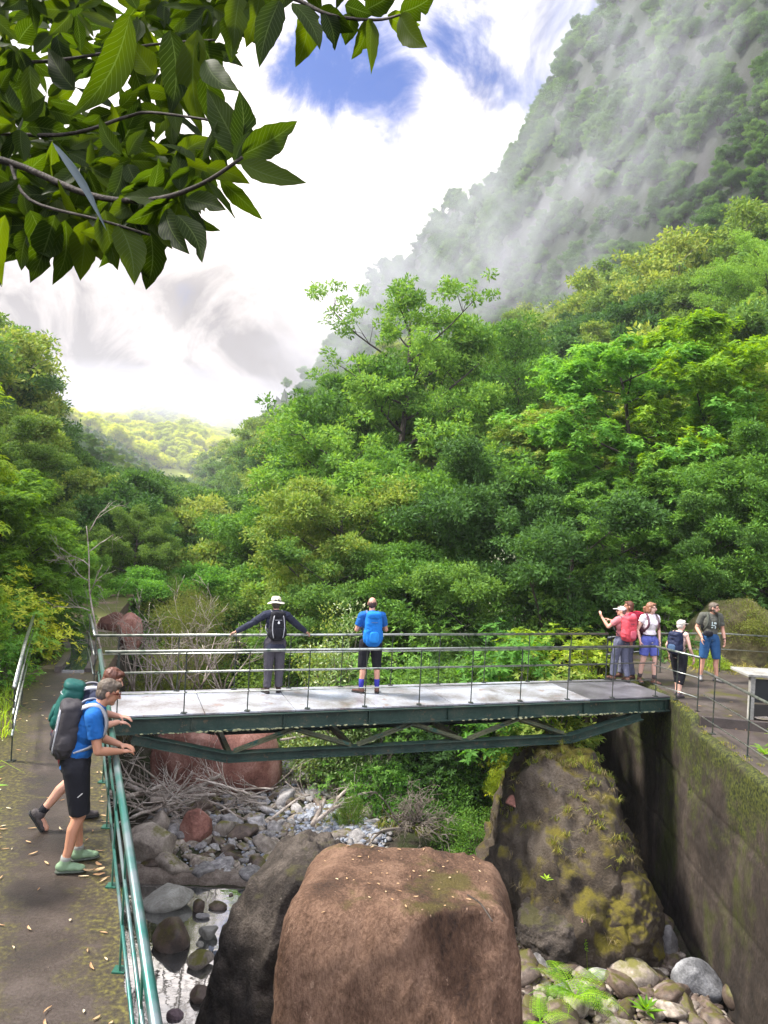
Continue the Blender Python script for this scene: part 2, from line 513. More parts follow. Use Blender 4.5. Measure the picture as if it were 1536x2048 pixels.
def axis_pts(lo, hi, fine_lo, fine_hi, step, grow):
    out = list(np.arange(fine_lo, fine_hi, step))
    s = step; v = out[-1]
    while v < hi: s = min(s * grow, 9.0); v += s; out.append(v)
    s = step; v = out[0]; pre = []
    while v > lo: s = min(s * grow, 9.0); v -= s; pre.append(v)
    return np.array(pre[::-1] + out)


xs = axis_pts(-620, 260, -8.6, 8.8, 0.14, 1.05)
ys = axis_pts(-60, 1600, 4.0, 26, 0.14, 1.035)
XX, YY = np.meshgrid(xs, ys)
ZZ = ground_z(XX.ravel(), YY.ravel())
nx, ny = len(xs), len(ys)
idx = np.arange(nx * ny).reshape(ny, nx)
q = np.stack([idx[:-1, :-1].ravel(), idx[:-1, 1:].ravel(), idx[1:, 1:].ravel(), idx[1:, :-1].ravel()], 1)


def mat_ground():
    m = mat_rock('ground_soil', [(.018, .014, .010), (.05, .038, .026), (.10, .08, .058)], scale=1.6, fine=18, bump=.9, coords='Position',
                 moss=[(.014, .020, .006), (.04, .048, .012)], moss_amt=.08, bump_dist=.08)
    nt = m.node_tree; L = nt.links.new; b = nt.nodes['Principled BSDF']
    old = b.inputs['Base Color'].links[0].from_socket
    g = _node(nt, 'ShaderNodeNewGeometry')
    sx = _node(nt, 'ShaderNodeSeparateXYZ'); L(g.outputs['Position'], sx.inputs[0])
    # bare rock on the steep faces of the cliff, high up
    sn = _node(nt, 'ShaderNodeSeparateXYZ'); L(g.outputs['Normal'], sn.inputs[0])
    n = _node(nt, 'ShaderNodeTexNoise'); n.inputs['Scale'].default_value = .12; n.inputs['Detail'].default_value = 9; n.inputs['Roughness'].default_value = .68
    mp = _node(nt, 'ShaderNodeMapping'); mp.inputs['Scale'].default_value = (1, 1, .45); L(g.outputs['Position'], mp.inputs[0]); L(mp.outputs[0], n.inputs['Vector'])
    cr = _node(nt, 'ShaderNodeValToRGB'); el = cr.color_ramp.elements
    el[0].position = .40; el[0].color = (.012, .022, .008, 1); el[1].position = .66; el[1].color = (.040, .040, .037, 1)
    e = el.new(.52); e.color = (.022, .030, .016, 1)
    L(n.outputs['Fac'], cr.inputs[0])
    mr = _node(nt, 'ShaderNodeMapRange'); mr.inputs['From Min'].default_value = 26; mr.inputs['From Max'].default_value = 42; L(sx.outputs['Z'], mr.inputs['Value'])
    m1 = _node(nt, 'ShaderNodeMix', data_type='RGBA'); L(mr.outputs[0], m1.inputs['Factor'])
    gr = _node(nt, 'ShaderNodeMix', data_type='RGBA'); gr.inputs['A'].default_value = (.012, .03, .008, 1); gr.inputs['B'].default_value = (.035, .07, .015, 1)
    L(n.outputs['Fac'], gr.inputs['Factor'])
    dist = _node(nt, 'ShaderNodeMapRange'); dist.inputs['From Min'].default_value = 24; dist.inputs['From Max'].default_value = 32; L(sx.outputs['Y'], dist.inputs['Value'])
    m0 = _node(nt, 'ShaderNodeMix', data_type='RGBA'); L(dist.outputs[0], m0.inputs['Factor']); L(old, m0.inputs['A']); L(gr.outputs['Result'], m0.inputs['B'])
    L(m0.outputs['Result'], m1.inputs['A']); L(cr.outputs[0], m1.inputs['B'])
    # sunlight on the far hill is put into a pale yellow green ground colour
    fd = _node(nt, 'ShaderNodeMapRange'); fd.inputs['From Min'].default_value = 470; fd.inputs['From Max'].default_value = 560; L(sx.outputs['Y'], fd.inputs['Value'])
    m2 = _node(nt, 'ShaderNodeMix', data_type='RGBA'); L(fd.outputs[0], m2.inputs['Factor']); L(m1.outputs['Result'], m2.inputs['A']); m2.inputs['B'].default_value = (.26, .30, .035, 1)
    L(m2.outputs['Result'], b.inputs['Base Color'])
    return m


ground = link('ground', np_mesh('ground', np.stack([XX.ravel(), YY.ravel(), ZZ], 1), quads=q, mats=[mat_ground()]))
tag(ground, 'river bed, banks, steep wooded valley sides and far hill', kind='structure')

# ------------------------------------------------------------------ common materials
M_CONC = mat_rock('old_concrete', [(.03, .022, .019), (.06, .046, .04), (.10, .082, .072)], scale=1.1, fine=42, bump=.35, rough=.55, coords='Position',
                  moss=[(.03, .032, .008), (.09, .08, .015)], moss_amt=-.03, spec=.5, bump_dist=.015, lichen=((.30, .24, .17), 16, .69))
M_WALK = mat_rock('walkway_concrete', [(.013, .0085, .006), (.033, .022, .016), (.068, .050, .041)], scale=1.2, fine=42, bump=.35, rough=.5, coords='Position',
                  spec=.5, bump_dist=.015, lichen=((.20, .15, .10), 15, .70))


def walk_moss(m):
    """moss and dirt keep to the two edges of the walkway, the trodden middle is bare"""
    nt = m.node_tree; L = nt.links.new; b = nt.nodes['Principled BSDF']
    old = b.inputs['Base Color'].links[0].from_socket
    g = _node(nt, 'ShaderNodeNewGeometry'); sx = _node(nt, 'ShaderNodeSeparateXYZ'); L(g.outputs['Position'], sx.inputs[0])
    # distance across the walkway: x + 0.4 y
    a = _node(nt, 'ShaderNodeMath', operation='MULTIPLY_ADD'); L(sx.outputs['Y'], a.inputs[0]); a.inputs[1].default_value = .4; L(sx.outputs['X'], a.inputs[2])
    c = _node(nt, 'ShaderNodeMath', operation='ADD'); L(a.outputs[0], c.inputs[0]); c.inputs[1].default_value = .08     # 0 = middle of the slab
    d = _node(nt, 'ShaderNodeMath', operation='ABSOLUTE'); L(c.outputs[0], d.inputs[0])
    n = _node(nt, 'ShaderNodeTexNoise'); n.inputs['Scale'].default_value = 3.2; n.inputs['Detail'].default_value = 9; n.inputs['Roughness'].default_value = .72
    L(g.outputs['Position'], n.inputs['Vector'])
    s = _node(nt, 'ShaderNodeMath', operation='MULTIPLY_ADD'); L(d.outputs[0], s.inputs[0]); s.inputs[1].default_value = .62; L(n.outputs['Fac'], s.inputs[2])
    r = _node(nt, 'ShaderNodeMapRange'); r.inputs['From Min'].default_value = .62; r.inputs['From Max'].default_value = .80; L(s.outputs[0], r.inputs['Value'])
    n2 = _node(nt, 'ShaderNodeTexNoise'); n2.inputs['Scale'].default_value = 24; n2.inputs['Detail'].default_value = 6; L(g.outputs['Position'], n2.inputs['Vector'])
    cr = _node(nt, 'ShaderNodeValToRGB'); el = cr.color_ramp.elements
    el[0].position = .36; el[0].color = (.022, .016, .008, 1); el[1].position = .70; el[1].color = (.12, .105, .018, 1)
    e = el.new(.52); e.color = (.048, .038, .012, 1)
    L(n2.outputs['Fac'], cr.inputs[0])
    mx = _node(nt, 'ShaderNodeMix', data_type='RGBA'); L(r.outputs[0], mx.inputs['Factor']); L(old, mx.inputs['A']); L(cr.outputs[0], mx.inputs['B'])
    L(mx.outputs['Result'], b.inputs['Base Color'])


walk_moss(M_WALK)
M_WALLC = mat_rock('stained_wall_concrete', [(.011, .008, .006), (.030, .022, .017), (.07, .053, .042)], scale=1.1, fine=20, bump=.6, rough=.8, coords='Position',
                   stretch=(1, 1, .6), moss=[(.016, .022, .004), (.06, .066, .009)], moss_amt=.20, moss_up=False, moss_scale=.55, bump_dist=.03, lichen=((.17, .15, .09), 11, .68))


def wall_moss(m):
    """moss is thick along the damp top of the wall and thins out lower down"""
    nt = m.node_tree; L = nt.links.new; b = nt.nodes['Principled BSDF']
    old = b.inputs['Base Color'].links[0].from_socket
    g = _node(nt, 'ShaderNodeNewGeometry'); sx = _node(nt, 'ShaderNodeSeparateXYZ'); L(g.outputs['Position'], sx.inputs[0])
    n = _node(nt, 'ShaderNodeTexNoise'); n.inputs['Scale'].default_value = 1.1; n.inputs['Detail'].default_value = 10; n.inputs['Roughness'].default_value = .75; L(g.outputs['Position'], n.inputs['Vector'])
    a = _node(nt, 'ShaderNodeMath', operation='MULTIPLY_ADD'); L(sx.outputs['Z'], a.inputs[0]); a.inputs[1].default_value = .10; L(n.outputs['Fac'], a.inputs[2])
    r = _node(nt, 'ShaderNodeMapRange'); r.inputs['From Min'].default_value = .34; r.inputs['From Max'].default_value = .47; L(a.outputs[0], r.inputs['Value'])
    n2 = _node(nt, 'ShaderNodeTexNoise'); n2.inputs['Scale'].default_value = 22; n2.inputs['Detail'].default_value = 6; L(g.outputs['Position'], n2.inputs['Vector'])
    cr = _node(nt, 'ShaderNodeValToRGB'); el = cr.color_ramp.elements
    el[0].position = .36; el[0].color = (.008, .011, .003, 1); el[1].position = .68; el[1].color = (.075, .085, .012, 1)
    L(n2.outputs['Fac'], cr.inputs[0])
    mx = _node(nt, 'ShaderNodeMix', data_type='RGBA'); L(r.outputs[0], mx.inputs['Factor']); L(old, mx.inputs['A']); L(cr.outputs[0], mx.inputs['B'])
    L(mx.outputs['Result'], b.inputs['Base Color'])


wall_moss(M_WALLC)
M_PIPE_GREEN = mat_plain('worn_green_paint', (.035, .15, .125), rough=.34, scale=2.2, c2=(.16, .20, .205), c2_at=(.42, .6), bump=.1, spec=.6, metal=.5)
M_PIPE = mat_plain('weathered_rail_steel', (.33, .34, .31), rough=.3, metal=.75, scale=9, c2=(.06, .10, .08), c2_at=(.48, .72), spec=.6)
M_POST_GREEN = mat_plain('dark_green_paint', (.012, .085, .055), rough=.45, scale=12, c2=(.05, .05, .035), c2_at=(.55, .75), spec=.5)
M_IRON = mat_plain('dark_weathered_iron', (.022, .03, .026), rough=.55, scale=14, c2=(.06, .055, .035), c2_at=(.5, .7), spec=.4)

# ------------------------------------------------------------------ walkway on the left bank
mb = MB()
ysw = [2.0, 5, 8, 11, 13.2, 15.0]
NW, NS = 60, 14
vv = []; ff = []
for i in range(NW + 1):
    y = 1.2 + (15.0 - 1.2) * i / NW
    for j in range(NS + 1):
        t = j / NS
        wob = 0.02 * math.sin(y * 3.1) + .015 * math.sin(y * 7.7 + 1)
        x = (xl(y) - .35) * (1 - t) + (xe(y) + (wob if j == NS else 0)) * t
        vv.append((x, y, 0.004 * math.sin(3 * x + y)))
for i in range(NW):
    for j in range(NS):
        a = i * (NS + 1) + j
        ff.append((a, a + 1, a + NS + 2, a + NS + 1))
b0 = len(vv)
for i in range(NW + 1):      # outer face down
    p = vv[i * (NS + 1) + NS]
    vv.append((p[0], p[1], -0.32)); vv.append((p[0] - 1.9, p[1], -0.32))
for i in range(NW):
    ff.append((i * (NS + 1) + NS, b0 + 2 * i, b0 + 2 * i + 2, (i + 1) * (NS + 1) + NS))
    ff.append((b0 + 2 * i, b0 + 2 * i + 1, b0 + 2 * i + 3, b0 + 2 * i + 2))
e0 = NW * (NS + 1)
ff.append(tuple([e0 + j for j in range(NS + 1)] + [b0 + 2 * NW, b0 + 2 * NW + 1]))
mb.add(vv, ff)
tag(mb.build('path', M_WALK), 'raised concrete walkway with mossy edges and fallen leaves', kind='structure')

mb = MB()
pl = [(xe(y) - .03, y) for y in (1.2, 5, 9, 12, 15.0)] + [(xe(y) - .5, y) for y in (15.0, 12, 9, 5, 1.2)]
mb.prism(pl, -5.2, -.32)
tag(mb.build('retaining_wall', M_WALLC), 'concrete wall holding up the left walkway above the pool', 'wall')

# path and levada beyond the bridge
P1 = [G(62, 1347), G(110, 1338), G(150, 1312), G(165, 1285), G(175, 1262), G(178, 1245)]
mb = MB()
ctr = [Vector((-6.05, 14.9, .02)), Vector((-6.5, 16.6, .02)), Vector((-6.95, 18.4, .03)), Vector((-7.6, 20.5, .03)), Vector((-8.3, 23.5, .05)), Vector((-9.0, 28, .3))]


def ribbon(ctr, w, z0, z1, name, mat, **kw):
    m = MB(); vs = []; n = len(ctr)
    for i, p in enumerate(ctr):
        d = (ctr[min(i + 1, n - 1)] - ctr[max(i - 1, 0)]).normalized(); s = Vector((d.y, -d.x, 0))
        for k, zz in ((-1, z1), (1, z1), (1, z0), (-1, z0)):
            q_ = p + s * (w / 2 * k); vs.append((q_.x, q_.y, p.z + zz))
    fs = []
    for i in range(n - 1):
        for k in range(4):
            a = i * 4 + k; b_ = i * 4 + (k + 1) % 4
            fs.append((a, b_, b_ + 4, a + 4))
    fs += [(0, 1, 2, 3), ((n - 1) * 4 + 3, (n - 1) * 4 + 2, (n - 1) * 4 + 1, (n - 1) * 4)]
    m.add(vs, fs)
    return m.build(name, mat, **kw)


def smooth_line(c, k=6):
    out = []
    for i in range(len(c) - 1):
        p0 = c[max(i - 1, 0)]; p1 = c[i]; p2 = c[i + 1]; p3 = c[min(i + 2, len(c) - 1)]
        for j in range(k):
            t = j / k
            out.append(.5 * ((2 * p1) + (-p0 + p2) * t + (2 * p0 - 5 * p1 + 4 * p2 - p3) * t * t + (-p0 + 3 * p1 - 3 * p2 + p3) * t ** 3))
    out.append(c[-1]); return out


M_EARTH = mat_rock('trodden_earth', [(.06, .04, .028), (.13, .09, .065), (.2, .15, .11)], scale=1.5, fine=30, bump=.6, coords='Position',
                   moss=[(.04, .05, .01), (.1, .1, .02)], moss_amt=.1)
M_WATER = bpy.data.materials.new('clear_water'); M_WATER.use_nodes = True
def _water():
    nt = M_WATER.node_tree; L = nt.links.new; b = nt.nodes['Principled BSDF']
    b.inputs['Base Color'].default_value = (.035, .04, .04, 1)
    b.inputs['Roughness'].default_value = .03
    b.inputs['IOR'].default_value = 6.0
    g = _node(nt, 'ShaderNodeNewGeometry')
    n = _node(nt, 'ShaderNodeTexNoise'); n.inputs['Scale'].default_value = 2.2; n.inputs['Detail'].default_value = 3
    mp = _node(nt, 'ShaderNodeMapping'); mp.inputs['Scale'].default_value = (1, 2.2, 1); L(g.outputs['Position'], mp.inputs[0]); L(mp.outputs[0], n.inputs['Vector'])
    bp = _node(nt, 'ShaderNodeBump'); bp.inputs['Strength'].default_value = .05; bp.inputs['Distance'].default_value = .05
    L(n.outputs['Fac'], bp.inputs['Height']); L(bp.outputs[0], b.inputs['Normal'])
_water()

path2 = ribbon(smooth_line([Vector((-5.95, 15.0, 0)), Vector((-6.3, 16.6, .02)), Vector((-6.95, 18.6, .03)), Vector((-8.0, 21.5, .05)), Vector((-9.2, 27, .2)), Vector((-11, 33, .5))]), 1.3, -.3, .0, 'dirt_path', M_EARTH)
tag(path2, 'earth footpath going on beyond the bridge beside the water channel', kind='structure')
lev_c = smooth_line([G(146, 1342, .02), G(160, 1318, .02), G(161, 1299, .02), G(150, 1276, .02), G(146, 1262, .05), G(150, 1248, .1)])
lev = empty('water_channel', lev_c[0])
tag(lev, 'narrow open water channel curving beside the path under the left bushes', 'water channel')
for k in (-1, 1):
    cc = []
    for i, p in enumerate(lev_c):
        d = (lev_c[min(i + 1, len(lev_c) - 1)] - lev_c[max(i - 1, 0)]).normalized(); s = Vector((d.y, -d.x, 0))
        cc.append(p + s * .27 * k - lev_c[0])
    ribbon(cc, .13, -.25, .05 if k > 0 else .09, 'kerb', M_CONC, parent=lev)
ribbon([p - lev_c[0] for p in lev_c], .44, -.2, .022, 'water_surface', M_WATER, parent=lev)

# ------------------------------------------------------------------ right bank slabs and wall
WL = [(5.62, 22.0), (5.80, 18.5), (5.93, 15.55), (5.78, 13.95), (5.66, 11.2), (5.5, 8.2), (5.35, 4)]


def slab(poly, ztop, thick, name, mat, label, seg=0.0):
    m = MB(); m.prism(poly, ztop - thick, ztop)
    o = m.build(name, mat, bevel=.015)
    tag(o, label, kind='structure'); return o


slab([(6.0, 22.0), (5.94, 18.5), (6.0, 15.55), (5.92, 13.95), (7.0, 13.75), (9.5, 13.6), (10.5, 17), (10.6, 21.5)], 0.012, .5, 'pavement', M_CONC, 'concrete landing where the footbridge meets the right bank')
slab([(5.92, 13.94), (7.0, 13.74), (7.35, 12.6), (7.6, 10.5), (7.9, 6), (7.9, 4), (5.4, 4), (5.56, 8.2), (5.8, 11.2)], -0.17, .5, 'pavement', M_CONC, 'lower concrete path along the top of the right wall')


def big_wall():
    """the tall abutment wall, face rippled by its shuttering and worn along the top"""
    L_ = smooth_line([Vector((x, y, 0)) for x, y in WL], 34)
    H_ = 96; vs = []; fs = []
    n = len(L_)
    for i, p in enumerate(L_):
        top = -0.0 if p.y > 13.95 else -0.18
        for j in range(H_ + 1):
            t = j / H_
            z = top + (-5.4 - top) * t
            wob = .05 * mnoise.noise(Vector((p.y * 1.3, z * 1.3, 2))) + .02 * mnoise.noise(Vector((p.y * 6, z * 6, 5)))
            if j == 0: wob += .05
            for zj in (-1.3, -2.55, -3.8): wob += .03 * math.exp(-((z - zj) / .035) ** 2)
            wob += .035 * math.exp(-((((p.y + 1.1) % 2.6) - 1.3) / .05) ** 2)
            vs.append((p.x - .12 * (1 - t) * .2 + wob, p.y, z + (.03 * mnoise.noise(Vector((p.y * 4, 0, 1))) if j == 0 else 0)))
    for i in range(n - 1):
        for j in range(H_):
            a = i * (H_ + 1) + j
            fs.append((a, a + 1, a + H_ + 2, a + H_ + 1))
    b0 = len(vs)
    for i, p in enumerate(L_):
        top = vs[i * (H_ + 1)][2]
        vs.append((p.x + .34, p.y, top - .002)); vs.append((p.x + .34, p.y, -5.4))
    for i in range(n - 1):
        fs.append((i * (H_ + 1), (i + 1) * (H_ + 1), b0 + 2 * i + 2, b0 + 2 * i))
        fs.append((b0 + 2 * i, b0 + 2 * i + 2, b0 + 2 * i + 3, b0 + 2 * i + 1))
    m = MB(); m.add(vs, fs)
    o = m.build('abutment_wall', M_WALLC, smooth=True)
    tag(o, 'tall dark mossy concrete wall carrying the right end of the footbridge', 'wall')
    return
    mm = MB()
    pts = [Vector((5.70, 19.0, -3.0)), Vector((5.80, 16.6, -2.75)), Vector((5.85, 15.0, -2.6)), Vector((5.74, 13.4, -2.5)), Vector((5.6, 11.4, -2.4)), Vector((5.5, 9.5, -2.35))]
    mm.tube([p + Vector((-.02, 0, 0)) for p in smooth_line(pts, 6)], .035, 6)
    mo = mm.build('ledge', M_MOSSROCK, o, smooth=True)


M_MOSSROCK = mat_rock('mossy_rock', [(.018, .013, .009), (.052, .038, .025), (.10, .08, .06)], scale=1.6, fine=26, bump=.7, coords='Position',
                      moss=[(.04, .036, .008), (.15, .12, .008)], moss_amt=.10, bump_dist=.06, lichen=((.16, .13, .09), 14, .68), moss_scale=1.0)
big_wall()

# ------------------------------------------------------------------ water and weir
m = MB(); m.add([(-6.2, 4, -4.2), (.3, 4, -4.2), (.3, 15.25, -4.2), (-6.2, 15.25, -4.2)], [(0, 1, 2, 3)])
tag(m.build('water', M_WATER), 'still pool reflecting the bright sky', kind='structure')
m = MB()
p_ = smooth_line([G(215, 1738, -4.05), G(300, 1741, -4.05), G(400, 1746, -4.05), G(540, 1752, -4.05), G(640, 1756, -4.05)], 8)
vs = []; fs = []
for i, p in enumerate(p_):
    w1 = .10 * mnoise.noise(Vector((p.x * 2, 0, 3)))
    for dy, dz in ((-.14, -.5), (-.10 + w1, -.05), (-.03 + w1, .0), (.22, .01 + w1 * .4), (.4, -.2)):
        vs.append((p.x, p.y + dy, -4.05 + dz))
for i in range(len(p_) - 1):
    for k in range(4):
        a = i * 5 + k; fs.append((a, a + 1, a + 6, a + 5))
fs.append((0, 1, 2, 3, 4)); fs.append(tuple(range((len(p_) - 1) * 5, len(p_) * 5))[::-1]); m.add(vs, fs)
tag(m.build('weir', mat_rock('weir_stone', [(.07, .052, .04), (.17, .135, .11), (.30, .25, .21)], scale=2.5, fine=30, bump=.6, coords='Position'), smooth=True), 'low pale stone sill holding back the pool below the bridge', 'weir')

# ------------------------------------------------------------------ footbridge
B0 = Vector((-4.1, 12.0, 0)); BU = Vector((.944, .33, 0)).normalized(); BN = Vector((-BU.y, BU.x, 0))
BLEN, BWID = 10.65, 1.55


def bp(u, n, z): return B0 + BU * u + BN * n + Vector((0, 0, z))


bridge = empty('footbridge', B0)
tag(bridge, 'green steel footbridge with pale deck crossing over the stony river bed', 'footbridge')
def loc(v): return v - B0


M_DECK = mat_rock('wet_pale_deck_plate', [(.12, .10, .09), (.27, .27, .29), (.41, .44, .50)], scale=1.3, fine=22, bump=.12, rough=.3, coords='Position', spec=.5,
                  stretch=(1, 1, 1), bump_dist=.004, lichen=((.22, .16, .145), 3.2, .60))
M_DECK2 = mat_rock('bare_grey_deck_plate', [(.06, .056, .062), (.105, .10, .11), (.17, .165, .185)], scale=1.6, fine=22, bump=.12, rough=.35, coords='Position', spec=.5, bump_dist=.004)
M_GIRD = mat_rock('weathered_green_girder', [(.010, .024, .019), (.018, .044, .034), (.05, .062, .045)], scale=2.2, fine=26, bump=.25, rough=.5, coords='Position', spec=.5, bump_dist=.006,
                  lichen=((.10, .075, .045), 9, .6))
M_GIRD2 = mat_rock('mossy_truss_steel', [(.035, .045, .03), (.075, .08, .045), (.13, .13, .07)], scale=2.6, fine=26, bump=.3, rough=.6, coords='Position', spec=.4, bump_dist=.006,
                   lichen=((.02, .07, .055), 5, .56))
cuts = [0, 1.45, 2.95, 4.4, 5.85, 7.3, 8.75, BLEN]
for k in range(7):
    m = MB(); a, b_ = cuts[k] + .006, cuts[k + 1] - .006
    n0, n1 = -.02, BWID + .02
    vs = [loc(bp(u, n, z)) for u, n, z in ((a, n0, -.03), (b_, n0, -.03), (b_, n1, -.03), (a, n1, -.03), (a, n0, .0), (b_, n0, .0), (b_, n1, .0), (a, n1, .0))]
    m.add(vs, [(3, 2, 1, 0), (4, 5, 6, 7), (0, 1, 5, 4), (1, 2, 6, 5), (2, 3, 7, 6), (3, 0, 4, 7)])
    o = m.build('deck_panel', M_DECK if k < 6 else M_DECK2, bridge, bevel=.004)
    if k == 6: o['label'] = 'bare grey deck plate at the right end'
for n in (0.0, BWID):
    sgn = -1 if n == 0 else 1
    m = MB()
    m.beam(loc(bp(0.02, n, -.155)), loc(bp(BLEN, n, -.155)), .014, .235)
    m.beam(loc(bp(0.02, n, -.048)), loc(bp(BLEN, n, -.048)), .15, .014)
    m.beam(loc(bp(0.02, n, -.281)), loc(bp(BLEN, n, -.281)), .17, .015)
    m.build('girder', M_GIRD, bridge)
    us = [.1, 1.25, 2.75, 4.25, 5.75, 7.2, 8.6, 9.9, 10.5]
    for u in us:
        m = MB(); m.beam(loc(bp(u, n + sgn * .03, -.06)), loc(bp(u, n + sgn * .03, -.27)), .014, .075, up=BN)
        for zz in (-.09, -.24):
            for du in (-.05, .05): m.box(loc(bp(u + du, n + sgn * .012, zz)), (.018, .018, .018))
        m.build('stiffener', M_GIRD, bridge)
    nodes = [(.35, -.36), (1.85, -.74), (8.35, -.74), (9.95, -.36)]
    m = MB()
    for (u0, z0), (u1, z1) in zip(nodes[:-1], nodes[1:]):
        a = loc(bp(u0, n, z0)); c = loc(bp(u1, n, z1))
        m.beam(a, c, .012, .13)
        up = (c - a).normalized(); sd = up.cross(Vector((0, 0, 1))).normalized(); nn = sd.cross(up)
        m.beam(a + nn * .07, c + nn * .07, .17, .012); m.beam(a - nn * .07, c - nn * .07, .17, .012)
    m.build('bottom_chord', M_GIRD, bridge)
    bot = [1.9, 4.02, 6.14, 8.3]
    for i in range(3):
        mid = (bot[i] + bot[i + 1]) / 2
        for u0, u1 in ((bot[i], mid), (bot[i + 1], mid)):
            a = loc(bp(u0 + .06 * (1 if u1 > u0 else -1), n, -.665)); c = loc(bp(u1, n, -.34))
            m = MB(); m.beam(a, c, .10, .012); m.beam(a + BN * .045 , c + BN * .045, .012, .09)
            m.build('diagonal_brace', M_GIRD2, bridge)
for u in (1.9, 4.02, 6.14, 8.3):
    m = MB(); m.beam(loc(bp(u, .02, -.74)), loc(bp(u, BWID - .02, -.74)), .08, .10); m.build('cross_beam', M_GIRD2, bridge)
for u in (.5, 2.0, 3.5, 5.0, 6.5, 8.0, 9.5):
    m = MB(); m.beam(loc(bp(u, .02, -.12)), loc(bp(u, BWID - .02, -.12)), .06, .12); m.build('cross_beam', M_GIRD, bridge)
# flaking paint and moss caught along the near bottom flange
m = MB(); rr = random.Random(3)
for k in range(170):
    u = rr.choice([rr.uniform(5.8, 10.2), rr.uniform(5.8, 10.2), rr.uniform(1.3, 3.0), rr.uniform(.3, 4.5)])
    p = loc(bp(u, -.10 + rr.uniform(-.004, .01), -.272 + rr.uniform(-.02, .006)))
    s = rr.uniform(.012, .035)
    m.tube([p - BU * s, p + Vector((0, 0, rr.uniform(-.006, .006))), p + BU * s], [s * .25, s * .55, s * .2], 5)
mo = m.build('moss_fringe', mat_plain('pale_moss', (.30, .30, .17), .9, scale=30, var=.4), bridge, smooth=True); mo['kind'] = 'stuff'


def railing(name, pts, heights, posts, label, rad=.024, thin=.011, mat=M_PIPE, pmat=M_IRON, post=(.022, .022), group=None, base_drop=0.0, flat=False, cat='railing', foot=True):
    """pipe handrail with two thin rails below it, carried by slim posts; pts are the foot line"""
    root = empty(name, pts[0]); tag(root, label, cat, group)
    o0 = Vector(pts[0])
    for i, h in enumerate(heights):
        m = MB(); m.tube([Vector(p) - o0 + Vector((0, 0, h)) for p in pts], rad if i == 0 else thin, 10)
        m.build('handrail' if i == 0 else 'rail', mat if i == 0 else mat, root, smooth=True)
    for p in posts:
        q_ = Vector(p) - o0
        d = (Vector(pts[-1]) - Vector(pts[0])); d.z = 0; d.normalize()
        m = MB()
        if flat: m.beam(q_ + Vector((0, 0, -base_drop)), q_ + Vector((0, 0, heights[0] - rad * .8)), post[0], post[1], up=Vector((d.y, -d.x, 0)))
        else: m.tube([q_ + Vector((0, 0, -base_drop)), q_ + Vector((0, 0, heights[0] - rad * .8))], post[0] / 2, 8)
        if foot: m.box(q_ + Vector((0, 0, .006)), (.09, .09, .012))
        m.build('post', pmat, root)
    return root


near = [bp(u, .02, 0) for u in (-.12, 3, 6, 10.2)]
posts = [bp(.1 + 1.02 * k, .02, 0) for k in range(11)]
railing('railing', [bp(-.12, .02, 0), bp(10.25, .02, 0)], (1.0, .67, .33), posts, 'slim pipe railing along the near edge of the footbridge', post=(.02, .02), foot=True)
posts = [bp(.1 + 1.02 * k, BWID - .02, 0) for k in range(11)]
railing('railing', [bp(-.3, BWID - .02, 0), bp(10.2, BWID - .02, 0)], (1.0, .67, .33), posts, 'slim pipe railing along the far edge of the footbridge', post=(.02, .02))
# walkway railing, river side, in two lengths either side of the bridge mouth
def wpt(y, dx=-.05, z=0): return Vector((xe(y) + dx, y, z))
railing('railing', [wpt(1.6), wpt(6.5), wpt(12.05)], (1.0, .66, .33), [wpt(y) for y in (2.55, 4.15, 5.55, 6.75, 7.95, 9.2, 10.5, 11.9)],
        'green worn pipe railing that the two leaning walkers rest on', rad=.031, thin=.014, mat=M_PIPE_GREEN, pmat=M_POST_GREEN, post=(.06, .012), flat=True)
railing('railing', [bp(-.3, BWID - .02, 0) , Vector((-5.42, 14.6, 0)), Vector((-5.85, 15.6, 0))], (1.0, .67, .33), [bp(-.28, BWID - .02, 0), Vector((-5.8, 15.5, 0))],
        'short handrail running back from the left end of the bridge', rad=.028, thin=.013, post=(.06, .014), flat=True)
railing('railing', [Vector((-4.44, 9.5, 0)), Vector((-5.7, 12.5, 0)), Vector((-6.88, 15.4, 0))], (1.0, .67, .4), [Vector((-4.55, 9.75, 0)), Vector((-5.62, 12.3, 0)), Vector((-6.8, 15.2, 0))],
        'handrail on the leafy left side of the walkway', rad=.028, thin=.016, post=(.07, .016), flat=True)
# right bank
r0 = bp(10.25, .02, 0)
railing('railing', [r0, Vector((6.02, 14.35, 0))], (1.0, .62, .25), [Vector((5.95, 15.2, 0)), Vector((6.0, 14.3, 0))], 'first sloping length of railing where the right path begins', rad=.022, thin=.010, post=(.025, .025))
railing('railing', [Vector((5.93, 13.9, -.17)), Vector((5.92, 11.5, -.17)), Vector((5.7, 8.5, -.17)), Vector((5.5, 5, -.17))], (1.0, .58, .18), [Vector((5.93, 13.45, -.17)), Vector((5.95, 12.2, -.17)), Vector((5.85, 10.6, -.17)), Vector((5.6, 8.6, -.17))],
        'thin dark railing along the top of the right wall', rad=.022, thin=.010, post=(.026, .026))
railing('railing', [bp(10.2, BWID - .02, 0), Vector((6.6, 17.9, 0)), Vector((8.2, 18.4, 0)), Vector((9.6, 18.3, 0))], (.92, .55), [bp(10.2, BWID - .02, 0), Vector((6.6, 17.9, 0)), Vector((8.2, 18.4, 0)), Vector((9.6, 18.3, 0))],
        'dark railing at the back of the landing behind the group', rad=.02, thin=.010, post=(.03, .03))

